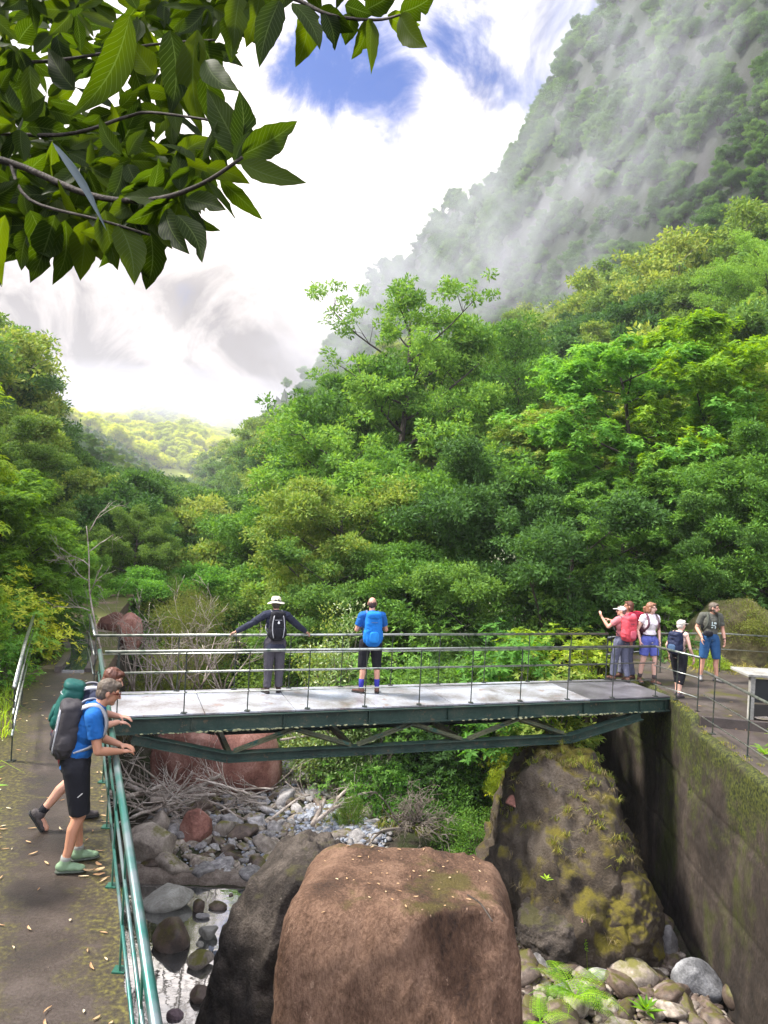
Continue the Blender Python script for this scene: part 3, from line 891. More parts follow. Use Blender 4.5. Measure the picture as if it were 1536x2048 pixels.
# sluice gate beside the right path
sg = empty('sluice_gate', (6.75, 14.15, 0.012)); tag(sg, 'pale framed sluice box with dark panels beside the right path', 'sluice gate')
M_PALEC = mat_rock('pale_gate_concrete', [(.14, .13, .11), (.26, .25, .225), (.38, .37, .34)], scale=3, fine=30, bump=.3)
m = MB(); m.box((.75, 0, .80), (1.66, .72, .05)); m.build('top_slab', M_PALEC, sg, bevel=.008)
for x_ in (0.03, 1.5):
    m = MB(); m.box((x_, -.28, .385), (.09, .09, .775)); m.build('frame_post', M_PALEC, sg, bevel=.008)
m = MB(); m.box((.76, -.26, .52), (1.36, .03, .42)); m.build('gate_panel', mat_plain('black_gate_steel', (.016, .018, .02), .5, scale=8), sg, bevel=.005)
m = MB(); m.box((.76, -.24, .14), (1.36, .04, .26)); m.build('gate_panel', mat_plain('black_gate_timber', (.024, .021, .02), .7, scale=8), sg, bevel=.005)
m = MB(); m.tube([(.55, 0, .825), (.55, 0, .87)], .05, 14); m.tube([(.55, 0, .87), (.55, 0, .93)], .022, 12); m.build('spindle', M_PALEC, sg, smooth=True)

# ------------------------------------------------------------------ rocks
def ico(sub):
    bm = bmesh.new(); bmesh.ops.create_icosphere(bm, subdivisions=sub, radius=1)
    v = np.array([x.co[:] for x in bm.verts]); f = np.array([[q_.index for q_ in p.verts] for p in bm.faces]); bm.free(); return v, f


ICO = {k: ico(k) for k in (1, 2, 3, 4, 5, 6)}


def rock_verts(seed, sub=4, cuts=9, rough=.08, box=0.0, size=(1, 1, 1), fscale=2.0, fine=.012, cutd=(.62, .95), crack=0.0, taper=0.0):
    r_ = np.random.default_rng(seed)
    v, f = ICO[sub]; v = v.copy()
    if box:
        p = 2 + box * 6
        v = v / (np.abs(v) ** p).sum(1, keepdims=True) ** (1 / p)
    # flat fracture faces
    for _ in range(cuts):
        n = r_.normal(size=3); n /= np.linalg.norm(n); d = r_.uniform(*cutd)
        k = v @ n - d
        v = v - np.outer(np.where(k > 0, k * .92, 0), n)
    if taper: v = v * np.stack([1 - taper * v[:, 2], 1 - taper * .5 * v[:, 2], np.ones(len(v))], 1)
    v = v * np.array(size)
    nn = v / np.maximum(np.linalg.norm(v, axis=1, keepdims=True), 1e-6)
    s = float(np.mean(size))
    v = v + nn * (fbm(v / s * fscale + seed * 3.7, 5, .55)[:, None] * rough * s + fbm(v / s * fscale * 7 + seed, 3)[:, None] * fine * s)
    if crack:
        cn_ = fbm(v / s * 1.1 + seed * 1.3, 5, .6); c2_ = fbm(v / s * 2.1 + seed * 2.3 + 9, 4, .6)
        v = v - nn * ((np.exp(-(cn_ / .018) ** 2) + .6 * np.exp(-(c2_ / .014) ** 2)) * crack * s)[:, None]
        v = v + nn * (np.floor(fbm(v / s * 1.4 + seed + 4, 3) * 7) / 7 * crack * 2.2 * s)[:, None]
    return v, f


def rock(name, label, cat, center, size, mat, seed, rot=(0, 0, 0), sub=5, group=None, **kw):
    v, f = rock_verts(seed, sub, size=size, **kw)
    o = link(name, np_mesh(name, v, tris=f, mats=[mat]), loc=center, rot=rot)
    tag(o, label, cat, group); return o


M_BROWN = mat_rock('brown_boulder_stone', [(.025, .013, .008), (.10, .052, .030), (.24, .14, .09)], scale=1.7, fine=30, bump=1.0, rough=.75, stretch=(1, 1, .38), coords='Position',
                   moss=[(.05, .036, .01), (.11, .085, .02)], moss_amt=.0, bump_dist=.05, lichen=((.34, .22, .15), 9, .645))
M_DARK = mat_rock('dark_lava_stone', [(.016, .012, .009), (.05, .039, .031), (.13, .105, .085)], scale=2.4, fine=32, bump=1.0, rough=.8, coords='Position',
                  moss=[(.04, .038, .014), (.08, .07, .025)], moss_amt=-.02, bump_dist=.05, lichen=((.15, .13, .11), 12, .64))
M_RED = mat_rock('red_volcanic_rock', [(.10, .042, .032), (.23, .10, .075), (.36, .20, .16)], scale=1.6, fine=18, bump=.55, rough=.85, coords='Position', bump_dist=.04)
M_GREY = mat_rock('grey_river_stone', [(.10, .095, .095), (.24, .225, .22), (.42, .40, .39)], scale=2.4, fine=24, bump=.35, rough=.75, bump_dist=.02)
M_TAN = mat_rock('tan_river_stone', [(.10, .08, .065), (.24, .20, .165), (.38, .33, .28)], scale=2.2, fine=24, bump=.35, rough=.75, bump_dist=.02, moss=[(.08, .075, .02), (.16, .15, .03)], moss_amt=.02)
M_BLUE = mat_rock('bluish_wet_stone', [(.11, .125, .155), (.25, .27, .32), (.44, .46, .50)], scale=3, fine=24, bump=.25, rough=.45, bump_dist=.01)
M_PALE = mat_rock('pale_slab_stone', [(.19, .18, .15), (.34, .325, .29), (.50, .48, .44)], scale=2.0, fine=20, bump=.3, rough=.7, bump_dist=.02, stretch=(1, 2.2, 1))
M_WETB = mat_rock('wet_brown_stone', [(.04, .028, .022), (.10, .072, .056), (.17, .125, .10)], scale=2.4, fine=24, bump=.4, rough=.5, bump_dist=.02, moss=[(.06, .055, .015), (.1, .09, .02)], moss_amt=.05)

# the huge block in the foreground
o = rock('boulder', 'huge brown block of rock with flat leaf-strewn top in the foreground', 'boulder', (.47, 8.85, -2.74), (1.34, 1.08, 2.0), M_BROWN, 12, rot=(R(-3), R(-1.5), R(-4)), sub=6, cuts=9, rough=.085, box=.78, fscale=1.6, fine=.018, cutd=(1.02, 1.25), crack=.026)
o = rock('boulder', 'dark rough boulder leaning behind the big brown block', 'boulder', (-1.05, 11.0, -3.4), (1.0, 1.1, 2.2), M_DARK, 23, rot=(R(2), R(14), R(10)), sub=6, cuts=5, rough=.24, crack=.025, fine=.035, box=.05, fscale=1.6, cutd=(.7, .95))
# mossy mound against the wall
mound = rock('rock_outcrop', 'large mossy earth and rock outcrop with yellow stains leaning on the dark wall', 'rock outcrop', (3.98, 14.95, -4.2), (1.62, 2.6, 3.2), M_MOSSROCK, 34, rot=(R(14), R(-7), R(8)), sub=6, cuts=14, rough=.24, box=.1, fscale=2.6, fine=.045, cutd=(.74, 1.0), taper=.22, crack=.02)
rock('boulder', 'lower grey-green shoulder of rock at the right foot of the outcrop', 'boulder', G(1245, 1845, -3.4), (.68, .8, .95), M_MOSSROCK, 37, sub=6, cuts=10, rough=.24, fine=.04)
rock('boulder', 'black fractured rock at the left foot of the outcrop', 'boulder', G(1115, 1870, -3.6), (.75, .7, .7), M_DARK, 41, sub=6, cuts=14, rough=.2, fine=.04)
rock('stone', 'small reddish brown stone stuck in the upper side of the outcrop', 'stone', G(1035, 1605, -1.95), (.26, .2, .14), M_RED, 43, sub=4, cuts=8, rough=.08)
# red rocks
rock('boulder', 'large smooth red rock slab lying under the left half of the bridge', 'boulder', Vector((-4.1, 20.2, -3.25)), (1.65, 1.5, 1.15), M_RED, 51, rot=(R(8), R(-12), R(25)), sub=5, cuts=9, rough=.06, box=.2)
rock('boulder', 'red block of rock standing left of the ochre bush', 'boulder', G(258, 1262, .1), (.40, .4, .52), M_RED, 57, rot=(R(5), R(22), R(20)), sub=5, cuts=12, rough=.06, box=.3, cutd=(.55, .9))
rock('boulder', 'darker red rock beside the taller red block left of the bridge', 'boulder', G(228, 1256, .05), (.42, .4, .42), mat_rock('dark_red_rock', [(.05, .02, .016), (.10, .042, .03), (.16, .08, .06)], scale=1.6, fine=18, bump=.5, coords='Position'), 59, sub=5, cuts=12, rough=.08)
rock('boulder', 'round red-brown boulder among the grey river stones', 'boulder', G(392, 1655, -3.75), (.36, .34, .40), M_RED, 61, sub=5, cuts=9, rough=.06)
rock('boulder', 'big olive-grey boulder between driftwood and pool', 'boulder', G(305, 1688, -3.85), (.64, .5, .42), M_TAN, 63, sub=5, cuts=7, rough=.06)
rock('boulder', 'small pointed green-grey stone beside the red-brown boulder', 'stone', G(322, 1645, -3.7), (.22, .2, .26), M_TAN, 64, sub=4, cuts=10, rough=.06)
# stones standing in the pool
for lab, px, py, z, sz, mt, sd, rt in (
        ('big pale banded slab sloping out of the pool', 335, 1795, -4.05, (.72, .5, .34), M_PALE, 71, (R(4), R(-10), R(12))),
        ('dark brown round boulder standing in the pool', 345, 1872, -4.05, (.5, .46, .44), M_WETB, 73, (0, 0, 0)),
        ('dark stone at the right end of the pale banded slab', 398, 1812, -4.12, (.18, .16, .2), M_WETB, 74, (0, 0, 0)),
        ('flat dark stone alone in the bright water', 436, 1812, -4.17, (.26, .18, .12), M_WETB, 75, (0, R(5), 0)),
        ('tiny dark stone in the bright water', 462, 1790, -4.19, (.06, .05, .05), M_WETB, 76, (0, 0, 0)),
        ('pale flat-topped stone right of the brown round boulder', 417, 1864, -4.12, (.27, .2, .2), M_PALE, 77, (0, 0, .3)),
        ('tall olive stone against the dark leaning boulder', 462, 1868, -4.0, (.26, .26, .38), M_TAN, 78, (0, R(12), 0)),
        ('low greenish stone below the pebbles in the pool', 402, 1920, -4.12, (.33, .26, .22), M_TAN, 79, (0, 0, .4)),
        ('dark brown stone low in the pool beside the leaning boulder', 400, 1990, -4.15, (.27, .22, .2), M_WETB, 80, (0, 0, 0)),
        ('small purplish stone nearest the railing in the pool', 350, 2030, -4.18, (.19, .15, .12), mat_rock('purple_stone', [(.06, .04, .045), (.13, .09, .10), (.2, .15, .16)], scale=3, fine=24, bump=.3), 81, (0, 0, 0)),
        ('white round pebble in the pool', 400, 1889, -4.14, (.11, .09, .08), M_PALE, 82, (0, 0, 0)),
        ('grey pebble beside the white round one', 422, 1897, -4.16, (.08, .08, .07), M_BLUE, 83, (0, 0, 0)),
        ('blue-grey pebble under the tall olive stone', 432, 1906, -4.17, (.09, .07, .06), M_BLUE, 84, (0, 0, 0)),
        ('small pale stone where the weir meets the pool', 405, 1832, -4.17, (.2, .12, .07), M_GREY, 85, (0, 0, 0)),
        ('flat tan rock on the walkway edge behind the railing', 222, 1752, -.0, (.0, .0, .0), None, 0, None)):
    if mt is None: continue
    rock('stone', lab, 'stone', G(px, py, z), tuple(q_ * .68 for q_ in sz), mt, sd, rot=rt, sub=4, cuts=8, rough=.07)
# foreground rocks bottom right
for lab, px, py, z, sz, mt, sd in (
        ('wide tan stone in front of the outcrop, beside the ferns', 1268, 1950, -3.75, (.40, .3, .25), M_TAN, 91),
        ('large speckled grey stone, biggest at the foot of the wall', 1395, 1965, -3.75, (.40, .36, .34), mat_rock('speckled_grey_stone', [(.05, .05, .052), (.13, .13, .135), (.27, .27, .275)], scale=4, fine=30, bump=.5), 192),
        ('upright pale stone leaning where outcrop meets wall', 1337, 1890, -3.75, (.16, .18, .34), M_GREY, 93),
        ('dark wet stone behind the large speckled grey one', 1432, 1880, -3.9, (.34, .2, .2), M_BLUE, 94),
        ('dark red-brown stone in the bottom right corner', 1490, 1995, -3.75, (.34, .26, .26), M_WETB, 95),
        ('brown stone between the tan and the speckled stones', 1335, 1995, -3.9, (.25, .22, .26), M_WETB, 96),
        ('grey stone half hidden at the foot of the outcrop', 1205, 1918, -3.85, (.24, .2, .24), M_GREY, 97),
        ('flat tan stone below the tall flower spike', 1165, 1935, -3.9, (.3, .2, .16), M_TAN, 98),
        ('dark grey stone behind the fern fronds', 1075, 1945, -3.95, (.3, .25, .25), M_WETB, 99),
        ('round brown stone right of the tan stone, near the outcrop', 1320, 1925, -3.9, (.2, .2, .2), M_WETB, 100)):
    rock('stone', lab, 'stone', G(px, py, z), sz, mt, sd, sub=4, cuts=8, rough=.07)

# prototypes copied for the many river stones
STONE = []
for k in range(9):
    v, f = rock_verts(200 + k, 3, cuts=10, rough=.09, size=(1, .8, .68), box=.15, cutd=(.55, .92))
    STONE.append((v, f))
STONE_ME = {}
for mk, mt in (('grey', M_GREY), ('tan', M_TAN), ('blue', M_BLUE), ('brown', M_WETB)):
    STONE_ME[mk] = [np_mesh(mk + '_stone', v, tris=f, mats=[mt]) for v, f in STONE]


def in_poly(x, y, poly):
    c = False; n = len(poly)
    for i in range(n):
        x1, y1 = poly[i]; x2, y2 = poly[i - 1]
        if (y1 > y) != (y2 > y) and x < (x2 - x1) * (y - y1) / (y2 - y1) + x1: c = not c
    return c


def scatter(poly, n, zt, smin, smax, kinds, name, labels, group, seed, mind=.5, zoff=.15, power=2.2):
    rr = random.Random(seed); pts = []; tries = 0
    W = [G(px, py, zt) for px, py in poly]; wp = [(p.x, p.y) for p in W]
    x0, x1 = min(p[0] for p in wp), max(p[0] for p in wp); y0, y1 = min(p[1] for p in wp), max(p[1] for p in wp)
    while len(pts) < n and tries < n * 60:
        tries += 1
        x, y = rr.uniform(x0, x1), rr.uniform(y0, y1)
        if not in_poly(x, y, wp) or x > 5.35 or (name == 'river_stone' and y < 15.55): continue
        s = smin + (smax - smin) * rr.random() ** power
        if any((x - a) ** 2 + (y - b) ** 2 < (mind * (s + c)) ** 2 for a, b, c in pts): continue
        pts.append((x, y, s))
        kd = rr.choice(kinds)
        o = link(name, rr.choice(STONE_ME[kd]), loc=(x, y, gz(x, y) + s * zoff), rot=(rr.uniform(-.4, .4), rr.uniform(-.4, .4), rr.uniform(0, 6.28)), scale=(s, s * rr.uniform(.7, 1), s * rr.uniform(.6, 1)))
        w_ = 'larger' if s > (smin + smax) / 2 else 'small'
        if name == 'river_stone': pl_ = 'close behind the pale sill' if y < 16.6 else 'in the middle of the heap' if y < 18.3 else 'at the far end of the heap, by the red slab'; sd_ = 'left' if x < -2.6 else 'right'
        else: pl_ = 'lying against the foot of the right wall' if x > 4.3 else 'near the ferns at the foot of the outcrop'; sd_ = 'front' if y < 12.2 else 'back'
        o['label'] = f'{w_} {labels[kd]} stone {pl_}, {sd_}'; o['category'] = 'stone'; o['group'] = group


LAB = {'grey': 'grey', 'tan': 'tan', 'blue': 'blue-grey', 'brown': 'dark brown'}
scatter([(330, 1735), (255, 1700), (330, 1610), (500, 1600), (560, 1540), (680, 1545), (740, 1640), (760, 1710), (690, 1740), (500, 1745)], 235, -4, .13, .44, ['grey', 'grey', 'tan', 'tan', 'brown'], 'river_stone', LAB, 'stones heaped in the dry river bed', 5, mind=.55, power=1.2)
LAB2 = LAB
scatter([(1040, 2200), (1040, 1930), (1180, 1900), (1330, 1870), (1480, 1890), (1600, 1990), (1600, 2200)], 100, -4.2, .14, .34, ['grey', 'tan', 'brown', 'brown', 'brown'], 'wall_foot_rock', LAB2, 'loose rocks below the wall', 6, mind=.5, zoff=.9, power=1.3)


def pebbles(poly, n, zt, smin, smax, mats, name, label, seed, zoff=.02):
    rr = np.random.default_rng(seed)
    W = [G(px, py, zt) for px, py in poly]; wp = [(p.x, p.y) for p in W]
    x0, x1 = min(p[0] for p in wp), max(p[0] for p in wp); y0, y1 = min(p[1] for p in wp), max(p[1] for p in wp)
    P = []
    while len(P) < n:
        x, y = rr.uniform(x0, x1), rr.uniform(y0, y1)
        if in_poly(x, y, wp) and x < 5.45: P.append((x, y))
    P = np.array(P); Z = ground_z(P[:, 0], P[:, 1])
    V = []; T = []; mi = []; b = 0
    for i in range(n):
        v, f = STONE[rr.integers(9)] if smax > .12 else rock_small[rr.integers(6)]
        s = smin + (smax - smin) * rr.random() ** 2
        an = rr.uniform(0, 6.28); c, sn = math.cos(an), math.sin(an)
        w = v * np.array([s, s * rr.uniform(.6, 1), s * rr.uniform(.5, .9)]); w = w @ np.array([[c, sn, 0], [-sn, c, 0], [0, 0, 1]])
        V.append(w + np.array([P[i, 0], P[i, 1], Z[i] + zoff + s * .2])); T.append(f + b); b += len(v); mi.append(np.full(len(f), rr.integers(len(mats))))
    o = link(name, np_mesh(name, np.concatenate(V), tris=np.concatenate(T), mats=mats, mat_idx=np.concatenate(mi)))
    tag(o, label, kind='stuff'); return o


rock_small = [rock_verts(300 + k, 2, cuts=6, rough=.1, size=(1, .8, .7), cutd=(.6, .95)) for k in range(6)]
pebbles([(340, 1740), (255, 1700), (330, 1600), (500, 1590), (560, 1540), (700, 1545), (790, 1650), (770, 1715), (690, 1742)], 2200, -4, .03, .11, [M_GREY, M_TAN, M_PALE, M_BLUE], 'gravel', 'small stones and gravel filling the dry river bed', 8)
pebbles([(590, 1640), (690, 1610), (775, 1690), (740, 1720), (600, 1725)], 1100, -4, .035, .12, [M_BLUE, M_BLUE, M_GREY], 'gravel', 'patch of small blue-grey wet pebbles', 9, zoff=.08)
pebbles([(1000, 2300), (1010, 1900), (1180, 1880), (1330, 1840), (1480, 1860), (1620, 1970), (1620, 2300)], 3200, -4.2, .04, .12, [M_WETB, M_WETB, M_TAN], 'gravel', 'small loose stones at the foot of the wall', 10, zoff=.18)

# ------------------------------------------------------------------ dead wood
M_WOOD = mat_rock('bleached_driftwood', [(.15, .115, .09), (.34, .285, .24), (.52, .47, .42)], scale=4, fine=30, bump=.3, coords='Object', bump_dist=.01)
M_TWIG = mat_rock('grey_brown_twig', [(.09, .07, .055), (.20, .165, .135), (.33, .29, .25)], scale=4, fine=30, bump=.2, coords='Object', bump_dist=.01)
M_BARK = mat_rock('dark_tree_bark', [(.022, .018, .014), (.06, .048, .038), (.12, .10, .085)], scale=5, fine=30, bump=.6, coords='Object', stretch=(1, 1, .3), bump_dist=.03)


def branching(mb, p, d, L_, r, depth, rr, spread=.6, droop=0.0, seg=5, kids=(2, 4), wig=.18, minr=.004, shrink=.62):
    pts = [Vector(p)]; rads = [r]; d = Vector(d).normalized()
    for i in range(seg):
        d = (d + Vector((rr.gauss(0, wig), rr.gauss(0, wig), rr.gauss(0, wig) - droop))).normalized()
        pts.append(pts[-1] + d * (L_ / seg)); rads.append(max(minr, r * (1 - .55 * (i + 1) / seg)))
    mb.tube(pts, rads, 7 if r > .02 else 4 if r > .008 else 3, cap=True)
    if depth <= 0: return
    for k in range(rr.randint(*kids)):
        i = rr.randint(1, seg); dd = (pts[i] - pts[i - 1]).normalized()
        s = Vector((rr.gauss(0, 1), rr.gauss(0, 1), rr.gauss(0, 1))).cross(dd).normalized()
        branching(mb, pts[i], (dd + s * rr.uniform(spread * .6, spread * 1.4)).normalized(), L_ * rr.uniform(.45, .75), max(minr, rads[i] * shrink), depth - 1, rr, spread, droop, seg, kids, wig, minr, shrink)


DW = []
for k in range(7):
    m = MB(); rr = random.Random(50 + k)
    branching(m, (-1, 0, 0), (1, .1 * rr.uniform(-1, 1), .04), 2.0, rr.uniform(.035, .055), 2 + (k % 2), rr, spread=.55, seg=7, kids=(2, 4), wig=.13, minr=.006)
    DW.append(m.mesh('driftwood', M_WOOD, smooth=True))
rr = random.Random(77)
big = [(215, 1585, 330, 1578, .055, 'forked bleached branch at the left of the driftwood pile'), (300, 1600, 440, 1560, .06, 'thick pale curved log lying across the driftwood pile'), (255, 1570, 430, 1600, .05, 'long grey branch along the front of the driftwood pile')]
for x0, y0, x1, y1, r_, lab in big:
    a = G(x0, y0, -3.35); c = G(x1, y1, -3.35); m = MB(); mid = (a + c) / 2
    pts = [a - mid, (a - mid) * .4 + Vector((0, -.1, -.08)), (c - mid) * .3 + Vector((0, .05, -.05)), c - mid + Vector((0, 0, .12))]
    pts = smooth_line([Vector(p) for p in pts], 5)
    m.tube(pts, [r_ * 1.3 * (1 - .5 * i / len(pts)) for i in range(len(pts))], 9)
    for q_ in range(5): branching(m, pts[rr.randint(3, len(pts) - 2)], (rr.uniform(-1, 1), rr.uniform(-.6, .6), rr.uniform(.0, .8)), rr.uniform(.4, .9), .018, 1, rr)
    tag(link('driftwood_log', m.mesh('driftwood_log', M_WOOD, True), loc=mid), lab, 'driftwood')
for k in range(58):
    px, py = rr.uniform(225, 530), rr.uniform(1535, 1650)
    if py > 1625 and px > 400: py -= 50
    z = -3.95 + rr.random() * .8 * (1 - abs(py - 1590) / 80)
    p = G(px, py, max(-3.9, z)); s = rr.uniform(.35, .85)
    o = link('driftwood', rr.choice(DW), loc=p, rot=(rr.uniform(-.3, .3), rr.uniform(-.35, .25), rr.uniform(-.7, .7) + (math.pi if rr.random() < .5 else 0)), scale=s)
    tag(o, ('short' if s < .55 else 'long') + ' bleached dead branch in the ' + ('left' if px < 330 else 'middle' if px < 430 else 'right') + (' front' if py > 1590 else ' back') + ' of the driftwood pile', 'driftwood', 'branches tangled in the driftwood pile')
for x0, y0, x1, y1, r_, lab in ((625, 1650, 650, 1600, .05, 'pale crooked branch arching over the pebbles'), (625, 1648, 690, 1610, .04, 'pale branch lying on stones right of the arching one'), (675, 1598, 705, 1575, .035, 'short bleached branch end near the green shrubs'), (690, 1600, 760, 1590, .03, 'thin bleached stick pointing at the root ball'),
                               (540, 1640, 620, 1590, .03, 'thin dark stick slanting over the grey stones'), (560, 1480, 680, 1478, .03, 'white stick seen through the bridge truss'), (520, 1486, 600, 1462, .035, 'mossy pale branch rising behind the truss'), (850, 1560, 852, 1600, .028, 'short white stump standing in the low shrubs')):
    zz = -3.6 if y0 > 1500 else -2.6
    a = G(x0, y0, zz); c = G(x1, y1, zz + .1)
    if lab.startswith('short white stump'): c = a + Vector((0, 0, .5))
    mid = (a + c) / 2; m = MB()
    pts = smooth_line([a - mid, (c - a) * .1 + Vector((.05, 0, .12)), c - mid], 5)
    m.tube(pts, [r_ * (1.2 - .6 * i / len(pts)) for i in range(len(pts))], 8)
    if 'stump' not in lab:
        for q_ in range(4): branching(m, pts[rr.randint(2, len(pts) - 2)], (rr.uniform(-1, 1), rr.uniform(-.5, .5), rr.uniform(.0, .8)), rr.uniform(.3, .7), .012, 1, rr)
    tag(link('driftwood_log', m.mesh('driftwood_log', M_WOOD, True), loc=mid), lab, 'driftwood')
# uprooted root ball
m = MB(); rr = random.Random(4)
rb = G(835, 1668, -3.7)
for k in range(46):
    an = rr.uniform(0, 6.28); el_ = rr.uniform(.2, 1.4)
    d = Vector((math.cos(an) * math.cos(el_), math.sin(an) * math.cos(el_), math.sin(el_)))
    branching(m, Vector((0, 0, .15)) + d * .1, d, rr.uniform(.4, .75), rr.uniform(.009, .018), 2, rr, spread=.7, droop=.10, seg=5, wig=.22, minr=.0045)
branching(m, (-.1, 0, .05), (-1, -.3, .12), 1.5, .045, 2, rr, spread=.5)
tag(link('root_ball', m.mesh('root_ball', M_TWIG, True), loc=rb), 'grey tangled root ball of an uprooted bush among low green shrubs', 'dead bush')
# bare shrubs behind the left end of the bridge
for k, (px, py, h, lab) in enumerate(((300, 1385, 1.3, 'leafless bleached shrub leaning left behind the bridge rail'), (395, 1370, 1.5, 'leafless forked shrub rising behind the left part of the bridge'), (445, 1378, 1.2, 'bare branching shrub next to the first hiker on the bridge'), (262, 1372, 1.5, 'bare curved sapling beside the left end of the bridge'), (350, 1375, 1.4, 'pale leafless bush between two other bare shrubs behind the bridge'))):
    m = MB(); rr = random.Random(90 + k); p = G(px, py, -.9); 
    for q_ in range(5): branching(m, (rr.uniform(-.1, .1), rr.uniform(-.1, .1), 0), (rr.uniform(-.9, .5), rr.uniform(-.4, .4), 1), h, .022, 3, rr, spread=.55, seg=6, kids=(2, 3), wig=.12, minr=.004)
    p.z = -1.0
    tag(link('bare_shrub', m.mesh('bare_shrub', M_TWIG, True), loc=p), lab, 'bare shrub')
m = MB(); rr = random.Random(14)
m.tube(smooth_line([Vector((0, 0, 0)), Vector((-.25, 0, .9)), Vector((-.45, .1, 1.6)), Vector((-.5, .1, 2.3)), Vector((-.62, .2, 2.9))], 5), [.025 * (1 - .7 * i / 20) for i in range(21)], 8)
for z_ in (1.2, 1.5, 1.8, 2.1, 2.4, 2.8): branching(m, (-.35 - z_ * .06, .1, z_), (rr.uniform(-1, .6), rr.uniform(-.4, .4), .45), .7, .011, 2, rr, spread=.6)
tag(link('bare_sapling', m.mesh('bare_sapling', M_TWIG, True), loc=G(212, 1345, -.1)), 'slender leafless sapling with mossy stem beside the red block', 'bare tree')

# ------------------------------------------------------------------ foliage
def leaf_quads(P, D, N, Ls, W, fold=.18):
    """P base points, D leaf directions, N leaf normals: one folded diamond per leaf"""
    S = np.cross(D, N); S /= np.maximum(np.linalg.norm(S, axis=1, keepdims=True), 1e-6)
    N2 = np.cross(S, D)
    Ls = Ls[:, None]; W = W[:, None]
    a = P; c = P + D * Ls - N2 * Ls * .10
    mid = P + D * Ls * .48 + N2 * Ls * .06
    b = mid + S * W * .5 - N2 * W * fold; d = mid - S * W * .5 - N2 * W * fold
    V = np.stack([a, b, c, d], 1).reshape(-1, 3)
    return V


def clump_leaves(C, RAD, n_per, leaf, r_, asp=.42, up=.55, droop=0.0, rosette=0, flat=.62):
    """leaves spread over the skins of many small clumps centred on C"""
    C = np.asarray(C, float); RAD = np.asarray(RAD, float)
    cnt = np.maximum(3, (n_per * (RAD / RAD.mean()) ** 2).astype(int))
    ci = np.repeat(np.arange(len(C)), cnt); n = len(ci)
    d = r_.normal(size=(n, 3)); d[:, 2] = d[:, 2] * .85 + .22; d /= np.linalg.norm(d, axis=1, keepdims=True)
    rad = r_.random(n) ** .38
    nb = fbm(d * 1.8 + ci[:, None] * 3.3, 2)
    P = C[ci] + d * (RAD[ci] * rad * (1 + .35 * nb))[:, None] * np.array([1, 1, flat])
    if rosette:
        k = n // rosette; pick = r_.choice(n, k, replace=False); P = P[pick]; d = d[pick]
        P = np.repeat(P, rosette, 0); d0 = np.repeat(d, rosette, 0); n = len(P)
        an = np.tile(np.arange(rosette) * 2 * np.pi / rosette, k) + np.repeat(r_.random(k) * 6.28, rosette)
        ax = d0 * .6 + np.array([0, 0, .8]); ax /= np.linalg.norm(ax, axis=1, keepdims=True)
        t1 = np.cross(ax, np.array([.3, .9, .1])); t1 /= np.linalg.norm(t1, axis=1, keepdims=True); t2 = np.cross(ax, t1)
        D = t1 * np.cos(an)[:, None] + t2 * np.sin(an)[:, None] + ax * r_.uniform(-.1, .5, n)[:, None]
        D += r_.normal(size=(n, 3)) * .12; D[:, 2] -= droop
        D /= np.linalg.norm(D, axis=1, keepdims=True)
        N = ax + r_.normal(size=(n, 3)) * .2
    else:
        D = d + r_.normal(size=(n, 3)) * .65; D[:, 2] -= droop; D /= np.linalg.norm(D, axis=1, keepdims=True)
        N = d * (1 - up) + np.array([0, 0, up]) + r_.normal(size=(n, 3)) * .42
    N /= np.linalg.norm(N, axis=1, keepdims=True)
    Ls = leaf * r_.uniform(.65, 1.3, n)
    return leaf_quads(P, D, N, Ls, Ls * asp)


